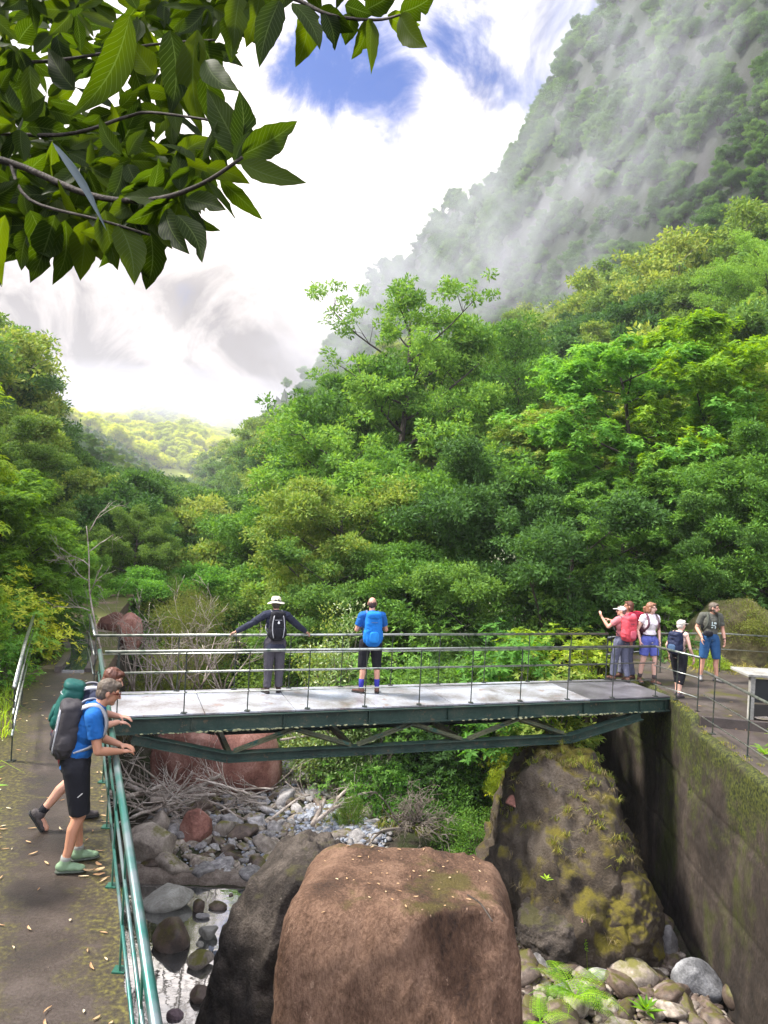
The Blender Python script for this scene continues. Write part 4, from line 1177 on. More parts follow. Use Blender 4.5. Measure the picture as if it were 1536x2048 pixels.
def skeleton(rr, H, spread, first=.3, limbs=9, sub=5, sub2=3, wig=.12, up=.45, trunk_r=.16, lean=(0, 0), top_pow=.8, twist=0.0):
    """trunk, limbs and branches as tubes, and the clump centres at the branch ends"""
    mb = MB(); C = []
    n = 12; pts = [Vector((0, 0, 0))]; d = Vector((lean[0], lean[1], 1)).normalized()
    for i in range(n):
        d = (d + Vector((rr.gauss(0, wig * .6), rr.gauss(0, wig * .6), .12))).normalized(); pts.append(pts[-1] + d * (H * .9 / n))
    rad = [trunk_r * (1 - .85 * i / n) + .015 for i in range(n + 1)]
    rad[0] *= 1.35
    mb.tube(pts, rad, 8)
    for k in range(limbs):
        t = first + (1 - first) * (k + rr.random() * .8) / limbs; t = min(t, .99)
        i = min(int(t * n), n - 1); p = pts[i].lerp(pts[i + 1], t * n - i)
        an = k * 2.4 + rr.uniform(-.5, .5) + twist
        w = math.sin(math.pi * min(1, (1 - (t - first) / (1 - first)) * .5 + .12)) ** top_pow
        L_ = spread * w * rr.uniform(.7, 1.15)
        dd = Vector((math.cos(an), math.sin(an), up * rr.uniform(.4, 1.3)))
        q_ = [p]; dd.normalize(); m_ = 6
        for j in range(m_):
            dd = (dd + Vector((rr.gauss(0, wig), rr.gauss(0, wig), rr.gauss(.03, wig * .6)))).normalized(); q_.append(q_[-1] + dd * (L_ / m_))
        r0 = max(.02, rad[i] * .5)
        mb.tube(q_, [r0 * (1 - .75 * j / m_) + .006 for j in range(m_ + 1)], 6)
        C.append((q_[-1], 1.0))
        for s_ in range(sub):
            j = rr.randint(2, m_); b_ = q_[j]; a2 = rr.uniform(0, 6.28)
            d2 = (dd * .7 + Vector((math.cos(a2), math.sin(a2), rr.uniform(-.15, .6))) * .9).normalized()
            e = b_ + d2 * L_ * rr.uniform(.22, .48)
            mid = b_.lerp(e, .5) + Vector((rr.gauss(0, .05), rr.gauss(0, .05), .04)) * L_
            mb.tube([b_, mid, e], [r0 * .35, r0 * .22, .006], 4, cap=False)
            C.append((e, .85))
            for z_ in range(sub2):
                e2 = mid.lerp(e, rr.random()) + Vector((rr.gauss(0, 1), rr.gauss(0, 1), rr.gauss(.2, .6))) * L_ * .13
                C.append((e2, .6))
    C.append((pts[-1], .9))
    return mb, C


def make_tree(name, loc, H, spread, label, mat, leaf=.15, n_per=150, clump=.75, seed=1, group=None, cat='tree', rosette=0, asp=.42, droop=0.0, up=.55, flat=.62, one_mesh=False, nolink=False, bark=None, thin_top=None, **kw):
    rr = random.Random(seed); r_ = np.random.default_rng(seed)
    mb, C = skeleton(rr, H, spread, **kw)
    if thin_top:      # fewer, smaller clumps in the open upper crown
        C = [c for c in C if c[0].z < thin_top * H or rr.random() < .68]
    cc = np.array([c[0][:] for c in C]); rd = np.array([c[1] for c in C]) * clump * np.array([rr.uniform(.7, 1.25) for _ in C])
    if thin_top: rd = np.where(cc[:, 2] > thin_top * H, rd * .72, rd)
    V = clump_leaves(cc, rd, n_per, leaf, r_, rosette=rosette, asp=asp, droop=droop, up=up, flat=flat)
    Q = np.arange(len(V)).reshape(-1, 4)
    bark = bark or M_BARK
    if one_mesh:
        tm = mb.mesh('t', bark, True)
        tv = np.array([v.co[:] for v in tm.vertices]); tq = [list(p.vertices) for p in tm.polygons if len(p.vertices) == 4]
        bpy.data.meshes.remove(tm)
        tq = np.array(tq) + len(V)
        return np_mesh(name, np.concatenate([V, tv]), quads=np.concatenate([Q, tq]), smooth=False, mats=[mat, bark], mat_idx=np.concatenate([np.zeros(len(Q), int), np.ones(len(tq), int)]))
    me = np_mesh('crown', V, quads=Q, smooth=False, mats=[mat])
    root = empty(name, loc); tag(root, label, cat, group)
    link('trunk', mb.mesh('trunk', bark, True), root)
    link('crown', me, root)
    return root


def copy_tree(root, loc, rz, s, label=None, group=None, mat=None):
    c = root.copy(); COL.objects.link(c); c.location = loc; c.rotation_euler = (0, 0, rz); c.scale = (s, s, s) if not hasattr(s, '__len__') else s
    if label: c['label'] = label
    if group: c['group'] = group
    for ch in root.children:
        if ch.name.startswith('_'): continue
        d = ch.copy(); COL.objects.link(d); d.parent = c
        if mat and ch.name.startswith(('crown', 'leaves')):
            d.material_slots[0].link = 'OBJECT'; d.material_slots[0].material = mat
    return c


ML_MID = mat_leaf('laurel_leaf', (.018, .055, .012), (.048, .125, .025), (.095, .19, .04))
ML_DARK = mat_leaf('dark_laurel_leaf', (.012, .036, .012), (.030, .080, .022), (.06, .13, .03))
ML_BRIGHT = mat_leaf('bright_young_leaf', (.022, .075, .016), (.055, .155, .03), (.10, .22, .05), trans=.42)
ML_YELLOW = mat_leaf('yellow_green_leaf', (.05, .11, .015), (.13, .21, .03), (.24, .30, .05), trans=.42)
ML_OLIVE = mat_leaf('olive_leaf', (.025, .062, .014), (.065, .125, .028), (.12, .17, .045), trans=.35)
ML_SLOPE = mat_leaf('slope_laurel_leaf', (.010, .038, .012), (.028, .075, .020), (.055, .115, .03))
ML_FRESH = mat_leaf('fresh_spring_leaf', (.03, .085, .012), (.08, .17, .022), (.15, .24, .035), trans=.42)
ML_OCHRE = mat_leaf('ochre_heath_leaf', (.022, .040, .012), (.045, .070, .018), (.075, .10, .03), trans=.35, tip_at=.9)
ML_SILV = mat_leaf('silvery_leaf', (.04, .085, .035), (.10, .17, .08), (.36, .42, .32), trans=.3, tip_at=.86)

# ---- source trees, each one standing in the scene
TREES = {}
def T(key, *a, **k):
    TREES[key] = make_tree(*a, **k); return TREES[key]


T('emergent', 'laurel_tree', (-.05 + .15, 33, -2.0), 16.2, 5.3, 'tallest laurel rising in the middle with an open branching top above the others', ML_MID, leaf=0.17, n_per=105, clump=0.62, seed=8, limbs=22, sub=7, sub2=4, first=.16, up=.30, trunk_r=.24, thin_top=.68, wig=.09, top_pow=.75, flat=0.7)
T('round', 'laurel_tree', (6.0, 40, -.5), 13.2, 5.6, 'broad laurel with dark bent limbs right of the tallest one', ML_MID, leaf=0.18, n_per=110, clump=0.68, seed=21, limbs=18, sub=7, sub2=4, first=.2, up=.5, trunk_r=.22, flat=0.75)
T('bright', 'broadleaf_tree', (9.3, 27.5, -.2), 10.2, 3.7, 'bright green tree standing behind the walkers on the right bank', ML_BRIGHT, leaf=0.16, n_per=120, clump=0.5, seed=33, limbs=20, sub=6, sub2=4, first=.15, up=.7, trunk_r=.14, rosette=5, asp=.40, flat=0.8)
T('dense', 'laurel_tree', (3.2, 25.5, -3.0), 8.2, 3.6, 'dark dense laurel behind the middle of the bridge', ML_DARK, leaf=0.14, n_per=110, clump=0.48, seed=44, limbs=18, sub=6, sub2=5, first=.08, up=.35, trunk_r=.14, flat=0.75)
T('olive', 'broadleaf_tree', (-1.8, 26.5, -3.0), 7.4, 3.3, 'mid-green tree behind the two hikers on the bridge', ML_OLIVE, leaf=0.13, n_per=110, clump=0.45, seed=55, limbs=18, sub=6, sub2=5, first=.06, up=.5, trunk_r=.12, flat=0.8)
T('dark_left', 'laurel_tree', (-20.6, 36, -.5), 11.2, 4.4, 'dark layered laurel at the left edge of the valley', ML_DARK, leaf=0.18, n_per=110, clump=0.62, seed=66, limbs=20, sub=7, sub2=4, first=.18, up=.2, trunk_r=.2, flat=0.6)
T('willow', 'leafy_tree', (-9.2, 14.4, -.3), 6.0, 2.2, 'fresh green leafy tree left of the walkway, nearest the path', ML_FRESH, leaf=.14, n_per=150, clump=.40, seed=77, limbs=22, sub=6, sub2=4, first=.06, up=.5, trunk_r=.08, rosette=6, asp=.3, droop=.3, flat=.8)


def top_at(px, py, Y):
    p = A(px, py, Y); return p


def place(key, px, py_top, Y, label, mat=None, sx=1.0, group=None, rz=None, zb=None):
    """a copy of a source tree whose top reaches the height the photograph shows"""
    src = TREES[key]; p = A(px, py_top, Y)
    zb = gz(p.x, p.y) - .2 if zb is None else zb
    h0 = {'emergent': 16.6, 'round': 15.3, 'bright': 10.6, 'dense': 8.6, 'olive': 7.9, 'dark_left': 13.8, 'willow': 7.0}[key]
    s = max(.25, (p.z - zb) / h0)
    rz = random.uniform(0, 6.28) if rz is None else rz
    return copy_tree(src, (p.x, p.y, zb), rz, (s * sx, s * sx, s), label, group, mat)


random.seed(12)
PL = [
    # key, px, top py, Y, label, mat, sx
    ('round', 1130, 700, 46, 'tall laurel filling the gap right of the two central crowns', ML_MID, 1.1),
    ('dense', 860, 690, 38, 'dark laurel crown just right of the tallest tree', ML_MID, 1.0),
    ('dense', 690, 760, 36, 'spreading laurel whose edge stands against the mist left of the tallest tree', ML_MID, .95),
    ('round', 1250, 720, 40, 'mid-green laurel behind the brightest tree', ML_MID, 1.0),
    ('bright', 1180, 800, 31, 'light green tree in front of the central laurels, left of the brightest one', ML_OLIVE, 1.15),
    ('bright', 1060, 880, 28, 'bright bushy tree halfway up the centre right', ML_BRIGHT, 1.2),
    ('bright', 1420, 700, 31, 'tall bright tree second from the right edge', ML_OLIVE, 1.1),
    ('bright', 1510, 590, 26, 'brightest yellow-green tree touching the right edge', ML_FRESH, 1.0),
    ('round', 1545, 420, 44, 'high green tree at the right edge above the brightest one', ML_MID, .9),
    ('bright', 1400, 860, 23, 'leafy tree with thin straight stems above the man in grey', ML_MID, 1.0),
    ('bright', 1250, 930, 22.5, 'leafy tree right above the group of walkers', ML_MID, 1.1),
    ('dense', 1130, 1010, 22.5, 'dark glossy tree left of the group of walkers', ML_DARK, 1.1),
    ('dense', 1000, 960, 27, 'dark round tree above the right half of the bridge', ML_DARK, 1.1),
    ('olive', 900, 880, 29, 'green tree below the bent dark limbs in the centre', ML_MID, 1.15),
    ('olive', 760, 900, 30, 'green crown in front of the trunk of the tallest tree', ML_MID, 1.2),
    ('dense', 640, 960, 32, 'dark green crown above and between the two hikers on the bridge', ML_MID, 1.25),
    ('olive', 540, 1010, 34, 'soft green crown at the foot of the misty slope', ML_MID, 1.2),
    ('dense', 470, 1040, 38, 'small dark tree at the bottom of the valley gap', ML_DARK, 1.2),
    ('olive', 860, 1060, 24, 'olive tree right of the hiker in blue', ML_MID, 1.1),
    ('olive', 960, 1110, 22.5, 'low green tree over the middle of the bridge', ML_DARK, 1.1),
    ('dense', 700, 1100, 24.5, 'dark tree directly behind the hiker in blue', ML_DARK, 1.15),
    ('dense', 1450, 1000, 21.5, 'dark tree shading the back of the right landing', ML_DARK, .95),
    ('dense', 1560, 860, 22, 'dark green tree at the right edge over the sluice box', ML_MID, 1.1),
    ('round', 340, 995, 38, 'rounded mid-green tree left of the valley gap', ML_MID, .9),
    ('dense', 235, 985, 33, 'dark rounded tree standing above the red block', ML_MID, 1.25),
    ('round', 270, 985, 28, 'wide low tree directly above the red block', ML_OLIVE, .95),
    ('olive', 400, 1075, 38, 'mid-green bushy tree left of the first hiker', ML_MID, 1.2),
    ('olive', 320, 1115, 27, 'bright leafy low tree above the ochre bush', ML_BRIGHT, 1.15),
    ('dense', 35, 925, 28, 'dark tree behind the yellow-green bushes on the left', ML_MID, 1.1),
    ('dark_left', 40, 780, 46, 'layered laurel behind and right of the darkest left tree', ML_DARK, .85),
    ('dark_left', 50, 880, 66, 'distant layered laurel at the left side of the valley', ML_DARK, 1.0),
    ('dense', 20, 840, 24, 'mid-green tree at the left edge above the bright bushes', ML_OLIVE, 1.0),
    ('willow', 15, 880, 17, 'upper fresh green tree at the left edge', ML_FRESH, 1.0),
    ('bright', 55, 1010, 19, 'yellow-green leafy tree above the water channel', ML_FRESH, 1.1),
    ('willow', -110, 1010, 12.8, 'nearest leafy tree at the left edge, beside the left handrail', ML_FRESH, 1.0),
    ('olive', 110, 1090, 18.5, 'leafy bush-like tree overhanging the water channel', ML_BRIGHT, .95),
    ('dense', 170, 1090, 25, 'shady tree over the footpath beyond the channel', ML_MID, 1.0),
]
for key, px, py, Y, lab, mt, sx in PL: place(key, px, py, Y, lab, mt, sx)

# ---- shrubs: leaves right down to the ground, no visible trunk
def make_shrub(name, loc, rad, h, label, mat, leaf=.09, n=60, k=40, seed=1, group=None, cat='bush', rosette=0, asp=.42, droop=0.0, up=.5, cr=.28, flat=.7, stems=True):
    rr = random.Random(seed); r_ = np.random.default_rng(seed)
    C = []
    for i in range(k):
        an = rr.uniform(0, 6.28); el_ = math.asin(rr.random()); q_ = rr.uniform(.5, .95)
        nb = 1 + .22 * mnoise.noise(Vector((math.cos(an) * 1.4, math.sin(an) * 1.4, el_ * 2 + seed)))
        C.append((math.cos(an) * math.cos(el_) * rad * q_ * nb, math.sin(an) * math.cos(el_) * rad * q_ * nb, max(.05, math.sin(el_) * h * q_ * nb)))
    rd = np.array([cr * rr.uniform(.7, 1.3) for _ in C]) * (rad + h) / 2
    V = clump_leaves(np.array(C), rd, n, leaf, r_, rosette=rosette, asp=asp, droop=droop, up=up, flat=flat)
    root = empty(name, loc); tag(root, label, cat, group)
    if stems:
        m = MB()
        for c in C[::2]:
            c = Vector(c); m.tube([Vector((c.x * .1, c.y * .1, -.15)), Vector((c.x * .5, c.y * .5, c.z * .6)), c], [.02 * rad + .006, .012 * rad + .004, .004], 4, cap=False)
        link('stems', m.mesh('stems', M_TWIG, True), root)
    link('leaves', np_mesh('leaves', V, quads=np.arange(len(V)).reshape(-1, 4), smooth=False, mats=[mat]), root)
    return root


SH = {}
def onground(px, py, Y):
    p = A(px, py, Y); p.z = gz(p.x, p.y) - .05; return p


SH['rhodo'] = make_shrub('rhododendron_bush', (3.75, 18.9, -1.9), 1.35, 3.1, 'bright yellow-green rosette-leaved bush left of the walkers', ML_YELLOW, leaf=.17, n=70, k=70, seed=3, rosette=7, asp=.34, cr=.2)
SH['ochre'] = make_shrub('heath_bush', onground(375, 1300, 21.5), 1.35, 3.0, 'feathery ochre-green bush between the red block and the first hiker', ML_OCHRE, leaf=.06, n=520, k=60, seed=5, asp=.22, cr=.24, up=.3)
SH['ochre'].location.z = -1.6
SH['leafy'] = make_shrub('leafy_bush', onground(830, 1530, 21.0), 1.3, 1.3, 'bright green low shrub on the right side of the river bed', ML_BRIGHT, leaf=.08, n=170, k=55, seed=7, cr=.24)
SH['blossom'] = make_shrub('silvery_bush', (-.9, 20.5, -3.4), 1.5, 4.6, 'pale flowering bush between the two hikers', ML_SILV, leaf=.10, n=110, k=80, seed=9, cr=.2)
SH['left'] = make_shrub('leafy_bush', (-7.6, 15.2, -.1), 1.1, 1.9, 'lush green bush between the left handrail and the water channel', ML_BRIGHT, leaf=.10, n=110, k=60, seed=12, rosette=6, asp=.36, cr=.24)
SH['dark'] = make_shrub('leafy_bush', (1.6, 20.4, -3.6), 1.5, 4.0, 'dark glossy bush behind the bridge, right of the hiker in blue', ML_DARK, leaf=.12, n=120, k=70, seed=15, rosette=6, asp=.38, cr=.22)
SHP = [
    ('rhodo', 1040, 1215, 18.2, 1.0, 'yellow-green rosette bush at the left of its brighter twin', ML_BRIGHT, -2.0, 3.1),
    ('rhodo', 1190, 1240, 19.6, 1.0, 'pale green bush just behind the walker in the white cap', ML_YELLOW, -1.2, 2.9),
    ('rhodo', 1110, 1290, 17.4, .9, 'low olive bush drooping over the far rail of the bridge', ML_OLIVE, -2.2, 2.6),
    ('rhodo', 1250, 1090, 21.6, 1.0, 'dark rosette-leaved bush above the group of walkers', ML_MID, -.1, 2.6),
    ('rhodo', 1330, 1165, 20.8, 1.0, 'green bush right behind the woman in the white top', ML_MID, -.1, 2.0),
    ('blossom', 570, 1140, 24, 1.0, 'yellowish flowering bush behind the first hiker', ML_OLIVE, -3.2, 4.6),
    ('blossom', 1010, 1085, 23, 1.0, 'silvery-leaved bush over the right half of the bridge', ML_SILV, -2.0, 4.6),
    ('blossom', 660, 1180, 20.6, .8, 'pale bush just left of the hiker in blue', ML_OLIVE, -3.4, 4.2),
    ('dark', 860, 1160, 21.5, 1.0, 'dark green bush in the middle behind the bridge', ML_MID, -3.4, 4.6),
    ('dark', 960, 1210, 20, 1.0, 'dark bush left of the yellow-green rosette bushes', ML_DARK, -3.4, 4.0),
    ('dark', 480, 1195, 36, 1.7, 'dark green bush left of the first hiker', ML_MID, None, 5),
    ('dark', 420, 1150, 38, 1.8, 'dark leafy bush over the ochre bush', ML_MID, None, 5),
    ('dark', 540, 1235, 30, 1.3, 'shady bush below the first hiker’s left arm', ML_MID, None, 4),
    ('dark', 760, 1230, 19.8, .9, 'shady bush seen between rails beside the hiker in blue', ML_MID, -3.8, 3.6),
    ('dark', 350, 1240, 33, 1.4, 'low dark bush behind the ochre bush', ML_MID, None, 3),
    ('leafy', 720, 1490, 20.0, .8, 'small green shrub growing from the pebbles under the bridge', ML_MID, None, 1.3),
    ('leafy', 780, 1520, 19.0, .9, 'bushy bright shrub behind the root ball', ML_BRIGHT, None, 1.3),
    ('leafy', 900, 1530, 18.8, 1.0, 'bright shrub right of the root ball', ML_MID, None, 1.5),
    ('leafy', 940, 1440, 20.5, 1.0, 'green shrub seen through the truss near the outcrop', ML_BRIGHT, None, 1.7),
    ('leafy', 1080, 1420, 18.6, .8, 'yellowish shrub under the right end of the bridge', ML_YELLOW, -3.0, 2.3),
    ('leafy', 700, 1590, 18.0, .5, 'little green shrub beside the bleached branch end', ML_OLIVE, None, .7),
    ('leafy', 950, 1620, 17.0, .8, 'dark low shrub left of the outcrop', ML_MID, None, 1.0),
    ('leafy', 1000, 1560, 17.5, .45, 'feathery yellow-green sprig on the left flank of the outcrop', ML_YELLOW, -2.8, .9),
    ('leafy', 600, 1420, 22.5, 1.0, 'green scrub on the far river bed under the bridge', ML_MID, None, 1.2),
    ('leafy', 470, 1400, 24, 1.2, 'green scrub behind the large red slab', ML_OLIVE, None, 1.4),
    ('leafy', 320, 1330, 19, .8, 'brownish scrub below the red block', ML_OCHRE, -1.6, 1.4),
    ('leafy', 850, 1380, 24, 1.2, 'green undergrowth behind the middle of the bridge', ML_MID, None, 2.4),
    ('left', 0, 1230, 13.5, .8, 'green bush hanging over the left handrail', ML_BRIGHT, None, 1.9),
    ('left', 110, 1180, 18.5, 1.1, 'glossy green bush above the water channel', ML_MID, None, 2.4),
    ('left', 20, 1130, 15.5, 1.1, 'bright bush at the left edge, halfway up', ML_YELLOW, None, 2.8),
    ('left', 90, 1290, 16.3, .8, 'low bush whose leaves touch the water channel', ML_MID, None, 1.2),
    ('left', 215, 1150, 27, 1.2, 'green bush above the path beyond the channel', ML_MID, None, 2.6),
    ('dark', 1500, 1130, 20.5, .9, 'shadowed bush at the right edge behind the mossy rock', ML_DARK, -.1, 2.4),
    ('dark', 1400, 1120, 22.5, 1.0, 'shadowed bush behind the man in grey', ML_DARK, -.1, 2.4),
]
random.seed(9)
SRC_H = {'rhodo': 3.2, 'ochre': 3.0, 'leafy': 1.35, 'blossom': 4.7, 'left': 2.0, 'dark': 4.1}
for key, px, py, Y, sx, lab, mt, zb, hh in SHP:
    p = A(px, py, Y); z0 = gz(p.x, p.y) - .05 if zb is None else zb
    h = min(max(p.z - z0, .5), hh * 1.5); s = h / SRC_H[key]
    copy_tree(SH[key], (p.x, p.y, z0), random.uniform(0, 6.28), (sx * (s * .5 + .5), sx * (s * .5 + .5), s), lab, None, mt)

# mossy rock behind the landing, right
rock('boulder', 'mossy overgrown rock behind the man in grey', 'boulder', (9.35, 20.1, .1), (1.35, 1.0, 1.55), mat_rock('overgrown_rock', [(.05, .04, .02), (.12, .10, .045), (.22, .19, .09)], scale=1.6, fine=22, bump=.8, coords='Position', moss=[(.07, .08, .02), (.17, .16, .05)], moss_amt=.14, bump_dist=.06), 47, sub=6, cuts=5, rough=.16, fine=.03)
SHc = copy_tree(SH['leafy'], (9.3, 19.6, .7), 1.0, (.75, .55, .75), 'dry yellowish creeper covering the mossy rock', None, ML_OCHRE)
SHc = copy_tree(SH['leafy'], (8.1, 18.9, -.1), 2.0, (.5, .4, .4), 'low grassy clump at the foot of the mossy rock', None, ML_YELLOW)
SHc = copy_tree(SH['leafy'], (11.5, 19.2, -.2), 2.6, (1.1, .9, .9), 'grassy hump at the right edge behind the sluice box', None, ML_OLIVE)

# ---- grass tufts, ferns, small plants
def grass(name, pts, n, h, mat, label, seed=1, w=.012, lean=.5):
    r_ = np.random.default_rng(seed); V = []; 
    pts = np.asarray(pts, float)
    for p in pts:
        k = n; an = r_.random(k) * 6.28; ln = h * r_.uniform(.5, 1.2, k); out = r_.uniform(.1, lean, k)
        d = np.stack([np.cos(an), np.sin(an), np.zeros(k)], 1); sd = np.stack([-np.sin(an), np.cos(an), np.zeros(k)], 1)
        b = p + d * .03
        m = b + d * (out * ln * .5)[:, None] + np.array([0, 0, 1]) * (ln * .7)[:, None]
        t = b + d * (out * ln * 1.5)[:, None] + np.array([0, 0, 1]) * (ln * np.where(out > .6, .35, .85))[:, None]
        V.append(np.stack([b - sd * w, b + sd * w, m + sd * w * .7, m - sd * w * .7, m - sd * w * .7, m + sd * w * .7, t + sd * w * .1, t - sd * w * .1], 1).reshape(-1, 3))
    V = np.concatenate(V)
    o = link(name, np_mesh(name, V, quads=np.arange(len(V)).reshape(-1, 4), mats=[mat], smooth=False))
    tag(o, label, 'grass' if False else None, kind='stuff'); return o


def surf_pts(o, n, seed, zmin=-9, nz=.1):
    """points on the upper faces of a mesh object"""
    r_ = np.random.default_rng(seed); me = o.data; Mx = Matrix.LocRotScale(o.location, o.rotation_euler, o.scale)
    ps = [p for p in me.polygons if (Mx.to_3x3() @ p.normal).z > nz]
    out = []
    while len(out) < n:
        p = ps[r_.integers(len(ps))]; c = Mx @ p.center
        if c.z > zmin: out.append(c[:])
    return np.array(out)


ML_GRASS = mat_leaf('grass_blade', (.03, .05, .010), (.07, .10, .02), (.14, .14, .045), trans=.3)
ML_DRY = mat_leaf('dry_grass_blade', (.03, .03, .02), (.06, .058, .035), (.11, .105, .075), trans=.25, tip_at=.9)
ML_FERN = mat_leaf('fern_leaf', (.04, .11, .012), (.09, .21, .02), (.16, .28, .04), trans=.45)
grass('grass', surf_pts(mound, 80, 2, zmin=-3.6), 14, .14, ML_DRY, 'dry straw-coloured grass hanging on the outcrop', 3, lean=1.2, w=.006)
grass('grass', surf_pts(mound, 110, 5, zmin=-2.4), 16, .13, ML_GRASS, 'green grass tufts on the outcrop', 4, lean=1.0, w=.007)
gp = [(x, y, .0) for x, y in zip(rng.uniform(5.75, 5.98, 60), rng.uniform(8, 15.2, 60))]
grass('grass', [(a, b, -.17 if b < 13.9 else .0) for a, b, c in gp], 9, .05, ML_GRASS, 'tiny grass along the top of the right wall', 6, lean=.9, w=.004)
gl = []
for k in range(260):
    y = rng.uniform(6, 16); gl.append((xl(y) - rng.uniform(.15, 1.6), y, 0))
gl = [(a, b, gz(a, b)) for a, b, c in gl]
grass('grass', gl, 16, .32, mat_leaf('bank_grass', (.06, .12, .02), (.14, .24, .03), (.3, .38, .08), trans=.4), 'rough grass and weeds along the left edge of the walkway', 8, lean=.9, w=.008)
gl = []
for k in range(420):
    x, y = rng.uniform(-9.5, -5.2), rng.uniform(15.6, 22); z = gz(x, y)
    if z > -3.2 and not abs(x + 6.05 + (y - 15) * .3) < .75: gl.append((x, y, z))
grass('grass', gl, 14, .32, ML_DRY, 'dry grass on the bank behind the left end of the bridge', 9, lean=.9, w=.008)
gl = [(x, y, gz(x, y)) for x, y in zip(rng.uniform(7, 15, 900), rng.uniform(18, 27, 900))]
grass('grass', gl, 14, .3, ML_GRASS, 'grass behind the right landing', 10, lean=.9, w=.01)
gl = [(x, y, gz(x, y)) for x, y in zip(rng.uniform(-1, 5.5, 500), rng.uniform(17.5, 24, 500))]
grass('grass', gl, 12, .28, ML_GRASS, 'weeds on the right side of the river bed', 12, lean=.9, w=.01)


def fern(name, loc, n, L_, label, mat, seed, el=(.5, 1.0), az=(0, 6.28), pn=26):
    rr = random.Random(seed); root = empty(name, loc); tag(root, label, 'fern')
    for k in range(n):
        an = rr.uniform(*az) if n > 1 else az[0]; e = rr.uniform(*el); ln = L_ * rr.uniform(.75, 1.15)
        d = Vector((math.cos(an) * math.cos(e), math.sin(an) * math.cos(e), math.sin(e))); p = Vector((0, 0, 0)); pts = [p.copy()]
        for i in range(14):
            d = (d + Vector((0, 0, -.11))).normalized(); p = p + d * ln / 14; pts.append(p.copy())
        m = MB(); m.tube(pts, [.006 * (1 - .8 * i / 14) + .001 for i in range(15)], 4, cap=False)
        P = []; D = []; N = []; LL = []
        for i in range(pn):
            t = .12 + .87 * i / pn; f = t * 14; j = min(int(f), 13); q_ = pts[j].lerp(pts[j + 1], f - j); tg = (pts[j + 1] - pts[j]).normalized()
            sd = tg.cross(Vector((0, 0, 1))).normalized(); nn = sd.cross(tg)
            w = ln * .26 * math.sin(math.pi * min(1, t * .8 + .22)) ** .8 * (1 - t * .35)
            for s_ in (-1, 1):
                dd = (sd * s_ + tg * .35 - Vector((0, 0, .15))).normalized()
                # each pinna carries short pinnules
                for u in range(5):
                    P.append(q_ + dd * w * u / 5); D.append((dd + tg * rr.uniform(.3, .6) * (1 if u % 2 else -.5)).normalized()); N.append(nn); LL.append(w * .34 * (1 - u * .1))
        V = leaf_quads(np.array([v[:] for v in P]), np.array([v[:] for v in D]), np.array([v[:] for v in N]), np.array(LL), np.array(LL) * .26, fold=.1)
        b = len(m.v); m.v += [tuple(v) for v in V]; m.f += [tuple(b + 4 * i + c for c in range(4)) for i in range(len(V) // 4)]
        link('frond', m.mesh('frond', mat, False), root)
    return root


fern('fern', G(1150, 1995, -3.5), 10, .85, 'bright green fern arching beside the huge brown block', ML_FERN, 5, el=(.5, 1.1))
fern('fern', G(1080, 2045, -3.5), 7, .6, 'lower fern clump in front of the arching fern', ML_FERN, 8, el=(.4, .9))
fern('fern', (6.9, 12.7, -.12), 9, .6, 'fresh green fern on the right edge beside the sluice box', ML_FERN, 15, el=(.5, 1.2))
fern('fern', (7.4, 12.1, -.12), 8, .6, 'fern tuft nearest the camera on the right path', ML_FERN, 16, el=(.5, 1.2))
fern('fern', (6.3, 12.35, -.17), 6, .3, 'small fern growing at the foot of the right railing', ML_FERN, 17, el=(.5, 1.2))
# rosette plant
def rosette(name, loc, n, L_, label, mat, seed, wid=.28):
    rr = random.Random(seed); P = []; D = []; N = []; LL = []
    for k in range(n):
        an = k * 2.4; e = .25 + .8 * k / n
        d = Vector((math.cos(an) * math.cos(e), math.sin(an) * math.cos(e), math.sin(e))); P.append((0, 0, .04 + .004 * k)); D.append(d[:]); N.append((-math.cos(an) * math.sin(e), -math.sin(an) * math.sin(e), math.cos(e))); LL.append(L_ * (1.1 - .5 * k / n))
    V = leaf_quads(np.array(P), np.array(D), np.array(N), np.array(LL), np.array(LL) * wid)
    o = link(name, np_mesh(name, V, quads=np.arange(len(V)).reshape(-1, 4), mats=[mat], smooth=False), loc=loc); tag(o, label, 'plant'); return o


rosette('rosette_plant', G(1292, 2030, -3.75), 16, .28, 'small bright star-shaped leafy plant between the stones', ML_FERN, 1)
rosette('rosette_plant', G(1092, 1765, -2.6), 10, .12, 'tiny green rosette growing on the outcrop', ML_FERN, 2, .4)
# flower spike
fs = empty('foxglove', G(1175, 1940, -3.8)); tag(fs, 'tall thin seeding flower spike in front of the outcrop', 'plant')
m = MB(); m.tube([(0, 0, 0), (-.03, 0, .3), (-.08, 0, .62), (-.12, 0, .78)], [.007, .006, .004, .002], 5); m.build('stem', ML_GRASS, fs)
m = MB(); rr = random.Random(2)
for k in range(46):
    t = .3 + .48 * k / 46; an = k * 2.4; x0 = -.03 - (t - .3) * .18
    p = Vector((x0 + math.cos(an) * .014, math.sin(an) * .014, t)); m.tube([p, p + Vector((math.cos(an) * .016, math.sin(an) * .016, .008))], [.008 * (1.4 - t), .003], 5)
m.build('seed_pods', ML_FERN, fs)
m = MB(); m.tube([(-.12, 0, .76), (-.135, 0, .82)], [.012, .006], 6); m.build('flower_bud', mat_plain('pink_bud', (.5, .2, .25), .7), fs)
# twig lying on the big block
m = MB(); m.tube(smooth_line([Vector((0, 0, 0)), Vector((.12, -.15, -.01)), Vector((.22, -.33, -.09))], 4), .009, 5)
tag(link('twig', m.mesh('twig', M_BARK, True), loc=G(935, 1790, -.57)), 'single dark twig lying on top of the huge brown block', 'twig')

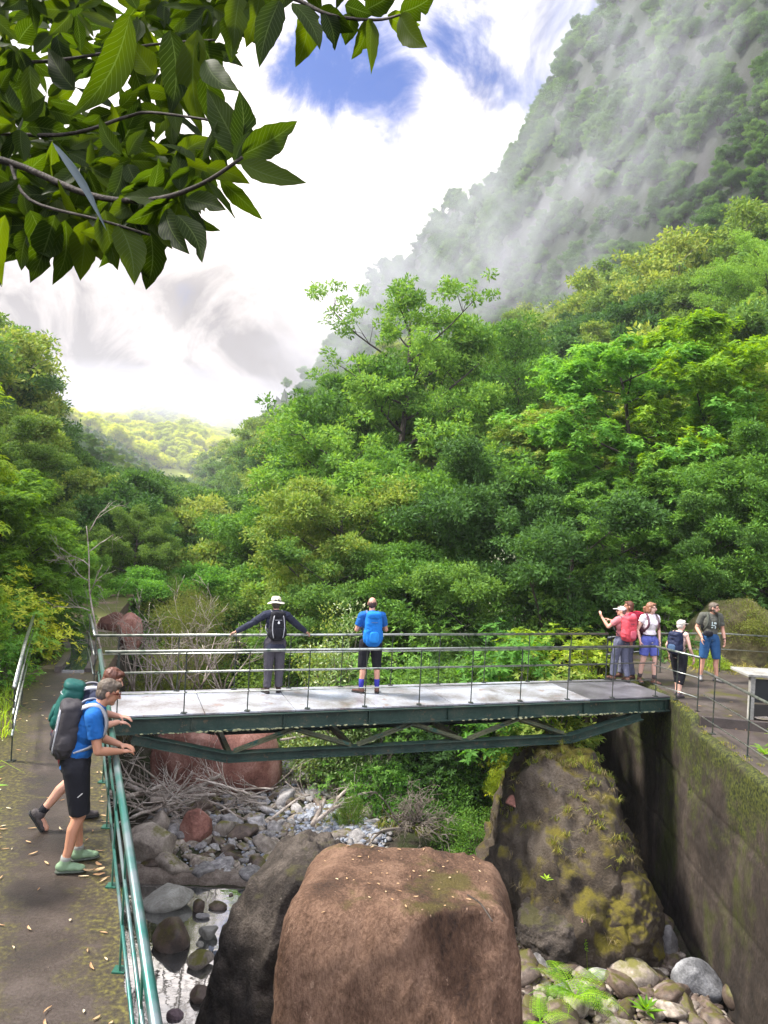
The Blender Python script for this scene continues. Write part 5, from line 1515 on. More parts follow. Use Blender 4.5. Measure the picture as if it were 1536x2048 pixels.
# ---- fallen leaves: bamboo-like strips on the walkway, small ones on the block
M_LITTER = mat_leaf('fallen_leaf', (.12, .07, .045), (.23, .19, .15), (.30, .30, .30), trans=.1, rough=.6, tip_at=.85)


def litter(name, P, L_, W, label, seed, curl=.25):
    r_ = np.random.default_rng(seed); n = len(P); V = []
    for p in P:
        an = r_.random() * 6.28; ln = L_ * r_.uniform(.35, 1.25); w = W * r_.uniform(.6, 1.3)
        d = np.array([math.cos(an), math.sin(an), 0]); s = np.array([-d[1], d[0], 0]); K = 6; bend = r_.uniform(-1, 1) * .5
        row = []
        for i in range(K + 1):
            t = i / K; ww = w * math.sin(math.pi * (t * .92 + .04)) ** .7
            c = np.array(p) + d * ln * (t - .5) + s * bend * ln * (t - .5) ** 2 + np.array([0, 0, .006 + curl * ln * (t - .5) ** 2 * r_.uniform(.2, .6)])
            row.append((c - s * ww / 2 + [0, 0, .006], c, c + s * ww / 2 + [0, 0, .006]))
        for i in range(K):
            a, b = row[i], row[i + 1]
            V += [a[0], a[1], b[1], b[0], a[1], a[2], b[2], b[1]]
    V = np.array(V)
    # weld each leaf so it is one island
    o = link(name, np_mesh(name, V, quads=np.arange(len(V)).reshape(-1, 4), mats=[M_LITTER], smooth=True))
    bm = bmesh.new(); bm.from_mesh(o.data); bmesh.ops.remove_doubles(bm, verts=bm.verts, dist=1e-5); bm.to_mesh(o.data); bm.free()
    tag(o, label, kind='stuff'); return o


P = []
for k in range(170):
    y = rng.uniform(4.2, 15); t = rng.beta(1.0, 1.0) if rng.random() < .5 else (rng.beta(1, 5) if rng.random() < .5 else rng.beta(5, 1))
    P.append(((xl(y) - .2) * (1 - t) + (xe(y) - .03) * t, y, .002))
litter('fallen_leaves', P, .085, .016, 'pale dry leaves scattered on the left walkway', 4)
P = [(x, y, .016 if y > 13.95 else -.165) for x, y in zip(rng.uniform(6.1, 7.2, 22), rng.uniform(10, 17, 22))]
litter('fallen_leaves', P, .09, .02, 'dry leaves on the right landing', 5)
blk = [o for o in bpy.data.objects if o.get('label', '').startswith('huge brown block')][0]
P = surf_pts(blk, 45, 3, zmin=-.95, nz=.8)
litter('fallen_leaves', P + [0, 0, .004], .05, .016, 'small dry leaves on top of the huge brown block', 6, curl=.1)
m = MB(); rr = random.Random(7)
# crumpled pale leaf and a scrap by the railing foot
litter('fallen_leaves', [(-2.42, 7.0, .01), (-2.5, 6.95, .02), (-2.38, 6.9, .015), (-2.46, 7.1, .01)], .13, .05, 'crumpled pale leaves heaped at the foot of the green railing', 11, curl=1.0)
tag(link('stone', STONE_ME['tan'][3], loc=(7.0, 13.9, .05), scale=(.2, .12, .05)), 'flat pale stone lying on the landing near the sluice box', 'stone')

# ------------------------------------------------------------------ overhanging foreground branches
ML_FORE = mat_leaf('backlit_big_leaf', (.010, .030, .006), (.038, .085, .010), (.17, .30, .03), trans=.62, rough=.45, spec=.10, clump=.6, gain=.22, tval=3.0)  # backlit look put into the colour: leaf darkened, translucent tone raised


def veins(mt):
    """midrib and side veins drawn from the leaf's own uv"""
    nt = mt.node_tree; L = nt.links.new; b = nt.nodes['Principled BSDF']
    uv = _node(nt, 'ShaderNodeUVMap'); uv.uv_map = 'leaf'
    sx = _node(nt, 'ShaderNodeSeparateXYZ'); L(uv.outputs[0], sx.inputs[0])
    ab = _node(nt, 'ShaderNodeMath', operation='ABSOLUTE'); L(sx.outputs['Y'], ab.inputs[0])
    # side veins: saw in (x*14 - |y|*5)
    s1 = _node(nt, 'ShaderNodeMath', operation='MULTIPLY_ADD'); L(ab.outputs[0], s1.inputs[0]); s1.inputs[1].default_value = -3.0
    s0 = _node(nt, 'ShaderNodeMath', operation='MULTIPLY'); L(sx.outputs['X'], s0.inputs[0]); s0.inputs[1].default_value = 13; L(s0.outputs[0], s1.inputs[2])
    fr = _node(nt, 'ShaderNodeMath', operation='FRACT'); L(s1.outputs[0], fr.inputs[0])
    lt = _node(nt, 'ShaderNodeMath', operation='LESS_THAN'); L(fr.outputs[0], lt.inputs[0]); lt.inputs[1].default_value = .10
    mr = _node(nt, 'ShaderNodeMath', operation='LESS_THAN'); L(ab.outputs[0], mr.inputs[0]); mr.inputs[1].default_value = .045
    mx = _node(nt, 'ShaderNodeMath', operation='MAXIMUM'); L(lt.outputs[0], mx.inputs[0]); L(mr.outputs[0], mx.inputs[1])
    k = _node(nt, 'ShaderNodeMath', operation='MULTIPLY'); L(mx.outputs[0], k.inputs[0]); k.inputs[1].default_value = .4
    for tgt in [b.inputs['Base Color']] + [n.inputs['Color'] for n in nt.nodes if n.type == 'BSDF_TRANSLUCENT']:
        src = tgt.links[0].from_socket
        m_ = _node(nt, 'ShaderNodeMix', data_type='RGBA'); m_.inputs['B'].default_value = (.17, .24, .05, 1)
        L(k.outputs[0], m_.inputs['Factor']); L(src, m_.inputs['A']); L(m_.outputs['Result'], tgt)


veins(ML_FORE)


def big_leaf(V, Fc, UV, base, tip, wid, rr, nrm, curl=.12):
    base = Vector(base); tip = Vector(tip); d = tip - base; L_ = d.length; d.normalize()
    s = d.cross(nrm).normalized(); n = s.cross(d).normalized(); K = 12; J = 4; b0 = len(V)
    c1, c2 = rr.uniform(-.10, .10), rr.uniform(-.16, .05) * 1.0; ph = rr.uniform(0, 6)
    nib = rr.random() < .45; nt_, ns = rr.uniform(.3, .85), rr.choice((-1, 1))
    for i in range(K + 1):
        t = i / K
        prof = (math.sin(math.pi * min(1, t * 1.02) ** .82) ** .85) * (1 - .25 * t) if t < .86 else (math.sin(math.pi * .86 ** .82) ** .85) * .785 * ((1 - t) / .14) ** 1.1
        prof = max(prof, .012 if t < .06 else .006)
        c = base + d * L_ * t + s * L_ * c1 * math.sin(math.pi * t) + n * L_ * c2 * t * t
        for j in range(J + 1):
            v = (j / J - .5) * 2
            edge = 1 + .05 * math.sin(t * 30 + ph) * (abs(v) > .9)
            if nib and v * ns > .9: edge -= .55 * math.exp(-((t - nt_) / .05) ** 2)
            V.append(tuple(c + s * (wid / 2 * prof * v * edge) + n * (abs(v) * wid * curl * prof + .02 * wid * math.sin(t * 14 + ph) * v)))
            UV.append((t, v))
    for i in range(K):
        for j in range(J):
            a = b0 + i * (J + 1) + j; Fc.append((a, a + 1, a + J + 2, a + J + 1))


fr_ = empty('overhanging_branch', A(-150, 300, 2.0)); tag(fr_, 'dark leafy branches hanging into the top left of the view, close to the camera', 'tree branch')
o0 = fr_.location.copy()
V = []; Fc = []; UV = []; rr = random.Random(6); mbb = MB()
def twig_line(pts, r0, r1):
    w = [A(*p) - o0 for p in pts]; w = smooth_line(w, 5); mbb.tube(w, [.6 * r0 + (r1 - .6 * r0) * i / (len(w) - 1) for i in range(len(w))], 7); return w
TW = [twig_line([(-150, 290, 2.0), (20, 325, 2.0), (180, 390, 1.95), (300, 400, 1.9), (400, 370, 1.85), (485, 315, 1.8)], .018, .004),
      twig_line([(-100, 260, 2.2), (120, 270, 2.1), (250, 235, 2.05), (300, 225, 2.0), (420, 240, 1.9)], .010, .003),
      twig_line([(-120, -30, 2.1), (150, -30, 2.1), (420, -45, 2.1), (580, -5, 2.1), (660, 30, 2.05), (750, 40, 2.05), (800, 30, 2.0)], .014, .003),
      twig_line([(-80, 130, 2.3), (120, 120, 2.2), (300, 90, 2.2), (430, 80, 2.1)], .009, .003),
      twig_line([(20, 325, 2.0), (60, 400, 1.95), (200, 440, 1.9), (300, 470, 1.9)], .008, .003)]
CAMV = Vector((0, 0, CAM_H))
def L2(bx, by, tx, ty, Y, w, dY=0.0):
    b = A(bx, by, Y) - o0; t = A(tx, ty, Y + dY) - o0
    view = ((b + t) / 2 + o0 - CAMV).normalized()
    n = (-view + Vector((rr.gauss(0, .35), rr.gauss(0, .2), rr.gauss(0, .35)))).normalized()
    big_leaf(V, Fc, UV, b, t, w, rr, n)
# leaves that stand alone against the sky, placed one by one
HL = [(482, 310, 598, 240, 1.8, .092), (480, 325, 616, 362, 1.8, .088), (440, 360, 522, 442, 1.82, .06), (420, 365, 468, 440, 1.85, .07), (485, 312, 412, 175, 1.85, .10), (480, 310, 478, 180, 1.85, .085), (470, 320, 500, 262, 1.8, .035),
      (355, 430, 404, 522, 1.85, .075), (300, 460, 292, 580, 1.9, .10), (330, 420, 368, 500, 1.88, .08), (175, 440, 160, 562, 1.95, .095), (110, 430, 60, 566, 1.95, .10), (130, 440, 105, 570, 1.95, .08), (10, 430, 5, 572, 1.9, .06), (240, 450, 270, 560, 1.9, .10),
      (210, 420, 235, 540, 1.9, .085), (60, 420, 90, 540, 1.93, .09), (265, 110, 300, 215, 2.1, .075), (260, 30, 140, 235, 2.05, .115), (330, 240, 262, 210, 2.1, .06), (200, 230, 160, 250, 2.1, .05),
      (800, 30, 855, 95, 2.0, .085), (800, 25, 872, -12, 2.0, .085), (745, 40, 757, 138, 2.05, .07), (735, 40, 706, 118, 2.05, .06), (700, 25, 690, 90, 2.05, .07), (650, 25, 668, 95, 2.05, .065), (620, 10, 590, 135, 2.1, .095), (560, 0, 518, 135, 2.1, .095),
      (520, -10, 492, 95, 2.1, .085), (585, 5, 640, 95, 2.08, .08), (640, 20, 705, 65, 2.08, .08), (775, 30, 840, 50, 2.03, .07), (690, 10, 745, 30, 2.05, .075), (500, -20, 560, 60, 2.1, .09), (480, -10, 470, 90, 2.1, .09), (455, 30, 462, 120, 2.1, .08), (730, 20, 800, -20, 2.06, .085),
      (410, 120, 480, 185, 2.0, .085), (405, 150, 430, 270, 2.0, .09), (430, 240, 490, 300, 1.9, .07), (400, 80, 440, 170, 2.1, .10), (395, 60, 395, 260, 2.1, .115), (340, 60, 340, 230, 2.1, .115), (310, 150, 260, 80, 2.1, .09), (60, 130, 95, 275, 2.1, .08), (150, 180, 100, 100, 2.15, .09)]
for h in HL: L2(*h[:5], h[5] * .85, dY=rr.uniform(-.08, .08))
# the thick of the spray: whorls of leaves along the twigs
def whorl(px, py, Y, n, ln, spread=6.28, a0=0):
    c = A(px, py, Y) - o0
    for k in range(n):
        an = a0 + spread * k / n + rr.uniform(-.3, .3)
        d = Vector((math.cos(an), rr.uniform(-.5, .5), math.sin(an) - .35)).normalized(); l_ = ln * rr.uniform(.7, 1.15)
        view = (c + o0 - CAMV).normalized(); nrm = (-view + Vector((rr.gauss(0, .5), rr.gauss(0, .4), rr.gauss(0, .5)))).normalized()
        big_leaf(V, Fc, UV, c + d * .015, c + d * l_, l_ * rr.uniform(.36, .46), rr, nrm)
for px, py, Y, n in ((-40, 20, 2.1, 7), (60, -20, 2.1, 7), (150, 20, 2.15, 7), (200, 120, 2.2, 5), (30, 90, 2.2, 6), (110, 60, 2.3, 7), (330, -10, 2.2, 8), (420, 10, 2.15, 8), (280, 30, 2.2, 6), (380, 110, 2.2, 6), (350, 190, 2.15, 5), (-10, 200, 2.1, 6), (-60, 260, 2.1, 7), (40, 250, 2.1, 5), (-40, 400, 2.0, 7), (30, 370, 2.05, 7), (110, 390, 2.05, 7),
                     (170, 330, 2.0, 6), (230, 390, 1.98, 8), (300, 400, 1.95, 8), (360, 395, 1.9, 6), (250, 320, 2.0, 5), (340, 330, 1.95, 5), (400, 330, 1.9, 4), (60, 450, 2.0, 6), (170, 450, 1.98, 6), (250, 470, 1.95, 5), (-30, 480, 2.0, 5), (470, 10, 2.2, 6), (480, -40, 2.2, 7), (600, -50, 2.15, 7), (700, -50, 2.15, 6), (130, 300, 2.1, 4), (250, 270, 2.1, 4), (390, 20, 2.3, 7), (10, 310, 2.2, 5), (90, 200, 2.3, 4)):
    whorl(px, py, Y, n + 1, .13)
    if px < 440: whorl(px + rr.uniform(-40, 30), py + rr.uniform(-50, 20), Y + .35, n + 2, .15); whorl(px + rr.uniform(-40, 20), py + rr.uniform(-60, 0), Y + .6, n + 2, .17)
me = bpy.data.meshes.new('leaves'); me.from_pydata(V, [], Fc); me.materials.append(ML_FORE)
uvl = me.uv_layers.new(name='leaf'); li = np.zeros(len(me.loops), np.int32); me.loops.foreach_get('vertex_index', li)
uvl.data.foreach_set('uv', np.array(UV, np.float32)[li].ravel()); me.polygons.foreach_set('use_smooth', [True] * len(me.polygons)); me.update()
link('leaves', me, fr_); mbb.build('branch', M_BARK, fr_, smooth=True)
# one pale dead leaf caught in it
V = []; Fc = []; UV = []
L2(105, 285, 212, 450, 1.85, .022)
me = bpy.data.meshes.new('dead_leaf'); me.from_pydata(V, [], Fc); me.materials.append(mat_plain('grey_dead_leaf', (.06, .085, .09), .5, var=.3)); me.polygons.foreach_set('use_smooth', [True] * len(me.polygons))
link('dead_leaf', me, fr_)
# young side plants at the left edge of the walkway
for k, (px, py, Y, lab) in enumerate(((10, 1330, 7.6, 'glossy strap-leaved plant at the left edge above the lower handrail end'), (5, 1560, 6.6, 'broad-leaved plant poking in at the left edge over the walkway'))):
    p = A(px - 95, py + 30, Y); rosette('strap_plant', p, 26, .42, lab, ML_BRIGHT, 5 + k, .22)

# ------------------------------------------------------------------ forest on the valley sides
FT = []
FV = ((ML_SLOPE, .42, 46, 8.0, 3.2, 101, .6, .12, .16), (ML_DARK, .42, 46, 7.0, 3.0, 102, .6, .12, .12), (ML_OLIVE, .36, 50, 8.5, 2.6, 103, .7, .25, .14), (ML_SLOPE, .40, 50, 6.0, 3.2, 104, .8, .1, .1), (ML_MID, .38, 46, 6.5, 2.8, 105, .7, .12, .12),
      (ML_OLIVE, .5, 26, 9.5, 3.6, 106, .5, .35, .2), (ML_DARK, .34, 60, 5.0, 3.0, 107, .8, .08, .1), (ML_SILV, .36, 40, 6.0, 2.6, 108, .7, .15, .12), (mat_leaf('sunlit_far_leaf', (.09, .14, .012), (.17, .24, .02), (.26, .32, .03), trans=.4), .5, 44, 6.5, 3.2, 109, .8, .1, .1))  # last leaf: sunlight on the far hill put into its colour
for k, (mt, leaf, n_, H_, sp_, sd, fl, fi, tr_) in enumerate(FV):
    FT.append(make_tree('forest_tree', None, H_, sp_, '', mt, leaf=leaf * .72, n_per=int(n_ * 1.1), clump=.76, seed=sd, one_mesh=True, bark=M_TWIG if k in (0, 5, 2) else M_BARK, limbs=13, sub=5, sub2=3, first=fi, up=.4, trunk_r=tr_, flat=fl))
r_ = np.random.default_rng(99)
cand = []
def add_cand(x, y, s, kind): cand.append((x, y, s, kind))
# right mountain side
y = 34.0
while y < 600:
    st = 2.6 + y * .0095
    xf_ = lerp_tab(y, [0, 15, 22, 30, 50, 100, 1500], [13, 11.5, 10.5, 8, 1.5, -12, -362]); xc_ = lerp_tab(y, CR_Y, CR_X)
    x = xf_ - 4
    while x < xc_ + 2.5 * st:
        if -0.62 < x / y < .62:
            s_ = (x - xf_) / (xc_ - xf_)
            add_cand(x + r_.uniform(-.45, .45) * st, y + r_.uniform(-.45, .45) * st, st / 3.6 * r_.uniform(.7, 1.25), s_)
        x += st * .85
    y += st
# left side
y = 30.0
while y < 600:
    st = 3.0 + y * .011
    xb = lerp_tab(y, AX_Y, AX_X) - 6; x = xb + 3
    while x > -.62 * y - 3:
        add_cand(x + r_.uniform(-.45, .45) * st, y + r_.uniform(-.45, .45) * st, st / 3.6 * r_.uniform(.6, 1.0), -1)
        x -= st * .9
    y += st
# far hill
y = 520.0
while y < 1250:
    st = 11.0; x = -.55 * y
    while x < -.05 * y:
        add_cand(x + r_.uniform(-.5, .5) * st, y + r_.uniform(-.5, .5) * st, r_.uniform(1.3, 2.4), -2)
        x += st
    y += st
# low growth clinging to the steep cliff
yy_ = r_.uniform(62, 420, 3600) ** 1.0
for y in yy_:
    xf_ = lerp_tab(y, [0, 15, 22, 30, 50, 100, 1500], [13, 11.5, 10.5, 8, 1.5, -12, -362]); xc_ = lerp_tab(y, CR_Y, CR_X)
    s_ = r_.uniform(.6, 1.03); x = xf_ + s_ * (xc_ - xf_)
    if abs(x / y) < .62: add_cand(x, y, r_.uniform(.7, 1.5), 5 + s_)
C_ = np.array(cand); Zc = ground_z(C_[:, 0], C_[:, 1])
cl = fbm(np.stack([C_[:, 0] * .035, C_[:, 1] * .035, np.zeros(len(C_))], 1) + 3.0, 3)
items = []
for (x, y, s, kd), z, c in zip(cand, Zc, cl):
    cliff = kd > .60 and y > 60 and kd < 5
    if cliff:
        if r_.random() < .16 + c * .7: continue
        s *= .5
    if kd >= 0 and y < 60 and z < 0: continue
    if kd > 5:
        if c < -.32 and r_.random() < .7: continue
        s *= .42
    if kd == -2 and z < 24: continue
    d = math.hypot(x, y)
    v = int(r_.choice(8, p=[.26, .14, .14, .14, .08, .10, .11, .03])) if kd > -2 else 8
    if cliff or kd > 5: v = int(r_.choice([1, 6, 6, 1, 3]))
    if kd == -1:        # the left woods stay low beside the valley gap
        ppx = 768 + 1540 * x / y; top = z + FV[v][3] * s; lim = np.interp(ppx, [-60, 0, 60, 140, 200, 420], [700, 760, 900, 975, 990, 1010])
        lz = CAM_H + (1024 - lim - (ppx - 768) * .05) / 1540 * y
        if lz < top:
            s = max(.22, (lz - z) / FV[v][3])
    items.append((d, x, y, z - .4 * s, s, v, r_.uniform(0, 6.28), kd))
items.sort()
near_items = [i for i in items if -2 < i[7] < 5][:285]
rest = items[285:] if len(near_items) == 285 else []
TONE = ['mid-green', 'dark green', 'olive', 'low mid-green', 'fresh green', 'tall airy olive', 'squat dark', 'silvery green']
def zone(it):
    d, x, y, z, s, v, rz, kd = it
    u = x / y; w = 'big ' if s > 1.0 else ''
    far = 'in the front rank' if d < 60 else 'farther back'
    if kd == -1: return f'{w}{TONE[v]} tree on the left valley side, {far}', 'trees on the left valley side'
    if z > 35: return f'{w}{TONE[v]} tree high on the rocky upper right slope', 'trees high on the right slope'
    if u > .42: return f'{w}{TONE[v]} tree on the right slope by the right edge, {far}', 'trees on the lower right slope'
    if u > .27: return f'{w}{TONE[v]} tree on the slope above the walkers, {far}', 'trees on the lower right slope'
    if u > .12: return f'{w}{TONE[v]} tree right of the tallest laurel, {far}', 'trees on the middle of the right slope'
    if u > .0: return f'{w}{TONE[v]} tree straight behind the tallest laurel, {far}', 'trees on the middle of the right slope'
    return f'{w}{TONE[v]} tree at the foot of the misty slope, left of centre', 'trees at the foot of the misty slope'
for it in near_items:
    lab, grp = zone(it)
    o = link('forest_tree', FT[it[5]], loc=(it[1], it[2], it[3]), rot=(0, 0, it[6]), scale=it[4])
    tag(o, lab, 'tree', grp)
print('FOREST', len(items), 'near', len(near_items), 'last d', near_items[-1][0])
# the rest of the woods as one object: points that carry the five tree meshes
srcs = []
far_one = next(i for i in items if i[5] == 8)
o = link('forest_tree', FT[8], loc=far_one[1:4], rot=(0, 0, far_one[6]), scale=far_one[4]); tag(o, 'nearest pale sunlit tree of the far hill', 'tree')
for k in range(9):
    srcs.append(next(o for o in bpy.data.objects if o.type == 'MESH' and o.data == FT[k] and o.get('category') == 'tree'))
rest = [i for i in items if i not in set(near_items) and i is not far_one]
pm = bpy.data.meshes.new('forest'); pm.from_pydata([(i[1], i[2], i[3]) for i in rest], [], [])
for nm, tp, vals in (('variant', 'INT', [i[5] for i in rest]), ('size', 'FLOAT', [i[4] for i in rest]), ('turn', 'FLOAT', [i[6] for i in rest])):
    a = pm.attributes.new(nm, tp, 'POINT'); a.data.foreach_set('value', vals)
forest = link('forest', pm); tag(forest, 'far-off woods covering the misty slopes and the valley head', kind='stuff')
ng = bpy.data.node_groups.new('woods', 'GeometryNodeTree')
ng.interface.new_socket('Geometry', in_out='INPUT', socket_type='NodeSocketGeometry'); ng.interface.new_socket('Geometry', in_out='OUTPUT', socket_type='NodeSocketGeometry')
gi = ng.nodes.new('NodeGroupInput'); go = ng.nodes.new('NodeGroupOutput'); jn = ng.nodes.new('GeometryNodeJoinGeometry')
def attr(nm, tp):
    n = ng.nodes.new('GeometryNodeInputNamedAttribute'); n.data_type = tp; n.inputs['Name'].default_value = nm; return n.outputs[0]
va = attr('variant', 'INT'); sa = attr('size', 'FLOAT'); ta = attr('turn', 'FLOAT')
cx = ng.nodes.new('ShaderNodeCombineXYZ'); ng.links.new(ta, cx.inputs['Z'])
for k in range(9):
    oi = ng.nodes.new('GeometryNodeObjectInfo'); oi.inputs['Object'].default_value = srcs[k]; oi.inputs['As Instance'].default_value = True; oi.transform_space = 'ORIGINAL'
    cp = ng.nodes.new('FunctionNodeCompare'); cp.data_type = 'INT'; cp.operation = 'EQUAL'
    ii = [s for s in cp.inputs if s.type == 'INT']
    ng.links.new(va, ii[0]); ii[1].default_value = k
    ip = ng.nodes.new('GeometryNodeInstanceOnPoints')
    ng.links.new(gi.outputs[0], ip.inputs['Points']); ng.links.new(cp.outputs[0], ip.inputs['Selection']); ng.links.new(oi.outputs['Geometry'], ip.inputs['Instance'])
    er = ng.nodes.new('FunctionNodeEulerToRotation'); ng.links.new(cx.outputs[0], er.inputs[0]); ng.links.new(er.outputs[0], ip.inputs['Rotation']); ng.links.new(sa, ip.inputs['Scale'])
    ng.links.new(ip.outputs[0], jn.inputs[0])
ng.links.new(jn.outputs[0], go.inputs[0])
md = forest.modifiers.new('woods', 'NODES'); md.node_group = ng

# ------------------------------------------------------------------ people
PENDING = []


def frame(fwd, up=Vector((0, 0, 1))):
    f = Vector(fwd).normalized(); r = f.cross(up).normalized(); u = r.cross(f).normalized()
    return Matrix((r, f, u)).transposed()          # columns: right, forward, up


class Blob(MB):
    def cap(s, a, b, ra, rb, n=12, round_a=True, round_b=True, flat=1.0, side=None):
        """tapered limb from a to b; ends rounded or cut flat"""
        a = Vector(a); b = Vector(b); d = b - a; L_ = max(d.length, 1e-4); d.normalize()
        x = Vector(side) if side is not None else d.cross(Vector((0, 1, 0)))
        if x.length < .1: x = d.cross(Vector((1, 0, 0)))
        x = (x - d * x.dot(d)).normalized(); y = d.cross(x)
        prof = []
        if round_a: prof += [(-ra * math.cos(t), ra * math.sin(t)) for t in (0.0001, .4, .8, 1.2)]
        else: prof += [(0, .0001)]
        prof += [(0, ra), (L_ * .5, (ra + rb) / 2), (L_, rb)]
        if round_b: prof += [(L_ + rb * math.sin(t), rb * math.cos(t)) for t in (.4, .8, 1.2, 1.5707)]
        else: prof += [(L_, .0001)]
        base = len(s.v)
        for h, r_ in prof:
            for k in range(n):
                an = 2 * math.pi * k / n
                s.v.append(tuple(a + d * h + x * (r_ * math.cos(an)) + y * (r_ * math.sin(an) * flat)))
        for i in range(len(prof) - 1):
            for k in range(n):
                k2 = (k + 1) % n
                s.f.append((base + i * n + k, base + i * n + k2, base + (i + 1) * n + k2, base + (i + 1) * n + k))
        s.f.append(tuple(base + k for k in range(n))[::-1]); s.f.append(tuple(base + (len(prof) - 1) * n + k for k in range(n)))
    def ell(s, c, r_, M3=None, n=14, pw=1.0):
        c = Vector(c); base = len(s.v); m = n // 2 + 1
        sg = lambda v: math.copysign(abs(v) ** pw, v)
        for i in range(m + 1):
            t = math.pi * i / m
            for k in range(n):
                an = 2 * math.pi * k / n
                v = Vector((r_[0] * sg(math.sin(t)) * sg(math.cos(an)), r_[1] * sg(math.sin(t)) * sg(math.sin(an)), r_[2] * sg(math.cos(t))))
                s.v.append(tuple(c + (M3 @ v if M3 is not None else v)))
        for i in range(m):
            for k in range(n):
                k2 = (k + 1) % n
                s.f.append((base + i * n + k, base + (i + 1) * n + k, base + (i + 1) * n + k2, base + i * n + k2))
    def chain(s, pts, rad, **kw):
        for i in range(len(pts) - 1): s.cap(pts[i], pts[i + 1], rad[i], rad[i + 1], **kw)
    def melt(s, name, mat, parent, voxel=.009, it=4, fac=.5):
        """fuse everything into one continuous skin"""
        o = link(name, s.mesh(name, mat), parent)
        m = o.modifiers.new('fuse', 'REMESH'); m.mode = 'VOXEL'; m.voxel_size = voxel; m.use_smooth_shade = True
        m = o.modifiers.new('soft', 'SMOOTH'); m.iterations = it; m.factor = fac
        PENDING.append(o); return o


SKIN = mat_plain('skin', (.52, .27, .19), .5, var=.10, scale=9, sss=.05)
SKIN_T = mat_plain('tanned_skin', (.44, .21, .13), .5, var=.12, scale=9, sss=.05)
SKIN_P = mat_plain('fair_skin', (.62, .37, .29), .5, var=.08, scale=9, sss=.05)
EYE = mat_plain('dark_eye', (.02, .015, .012), .2)
LIP = mat_plain('lip', (.33, .10, .08), .5)
def cloth(n, c, rough=.85, bump=.35, var=.22, **k): return mat_plain(n, c, rough, var=var, scale=26, bump=bump, spec=.2, **k)


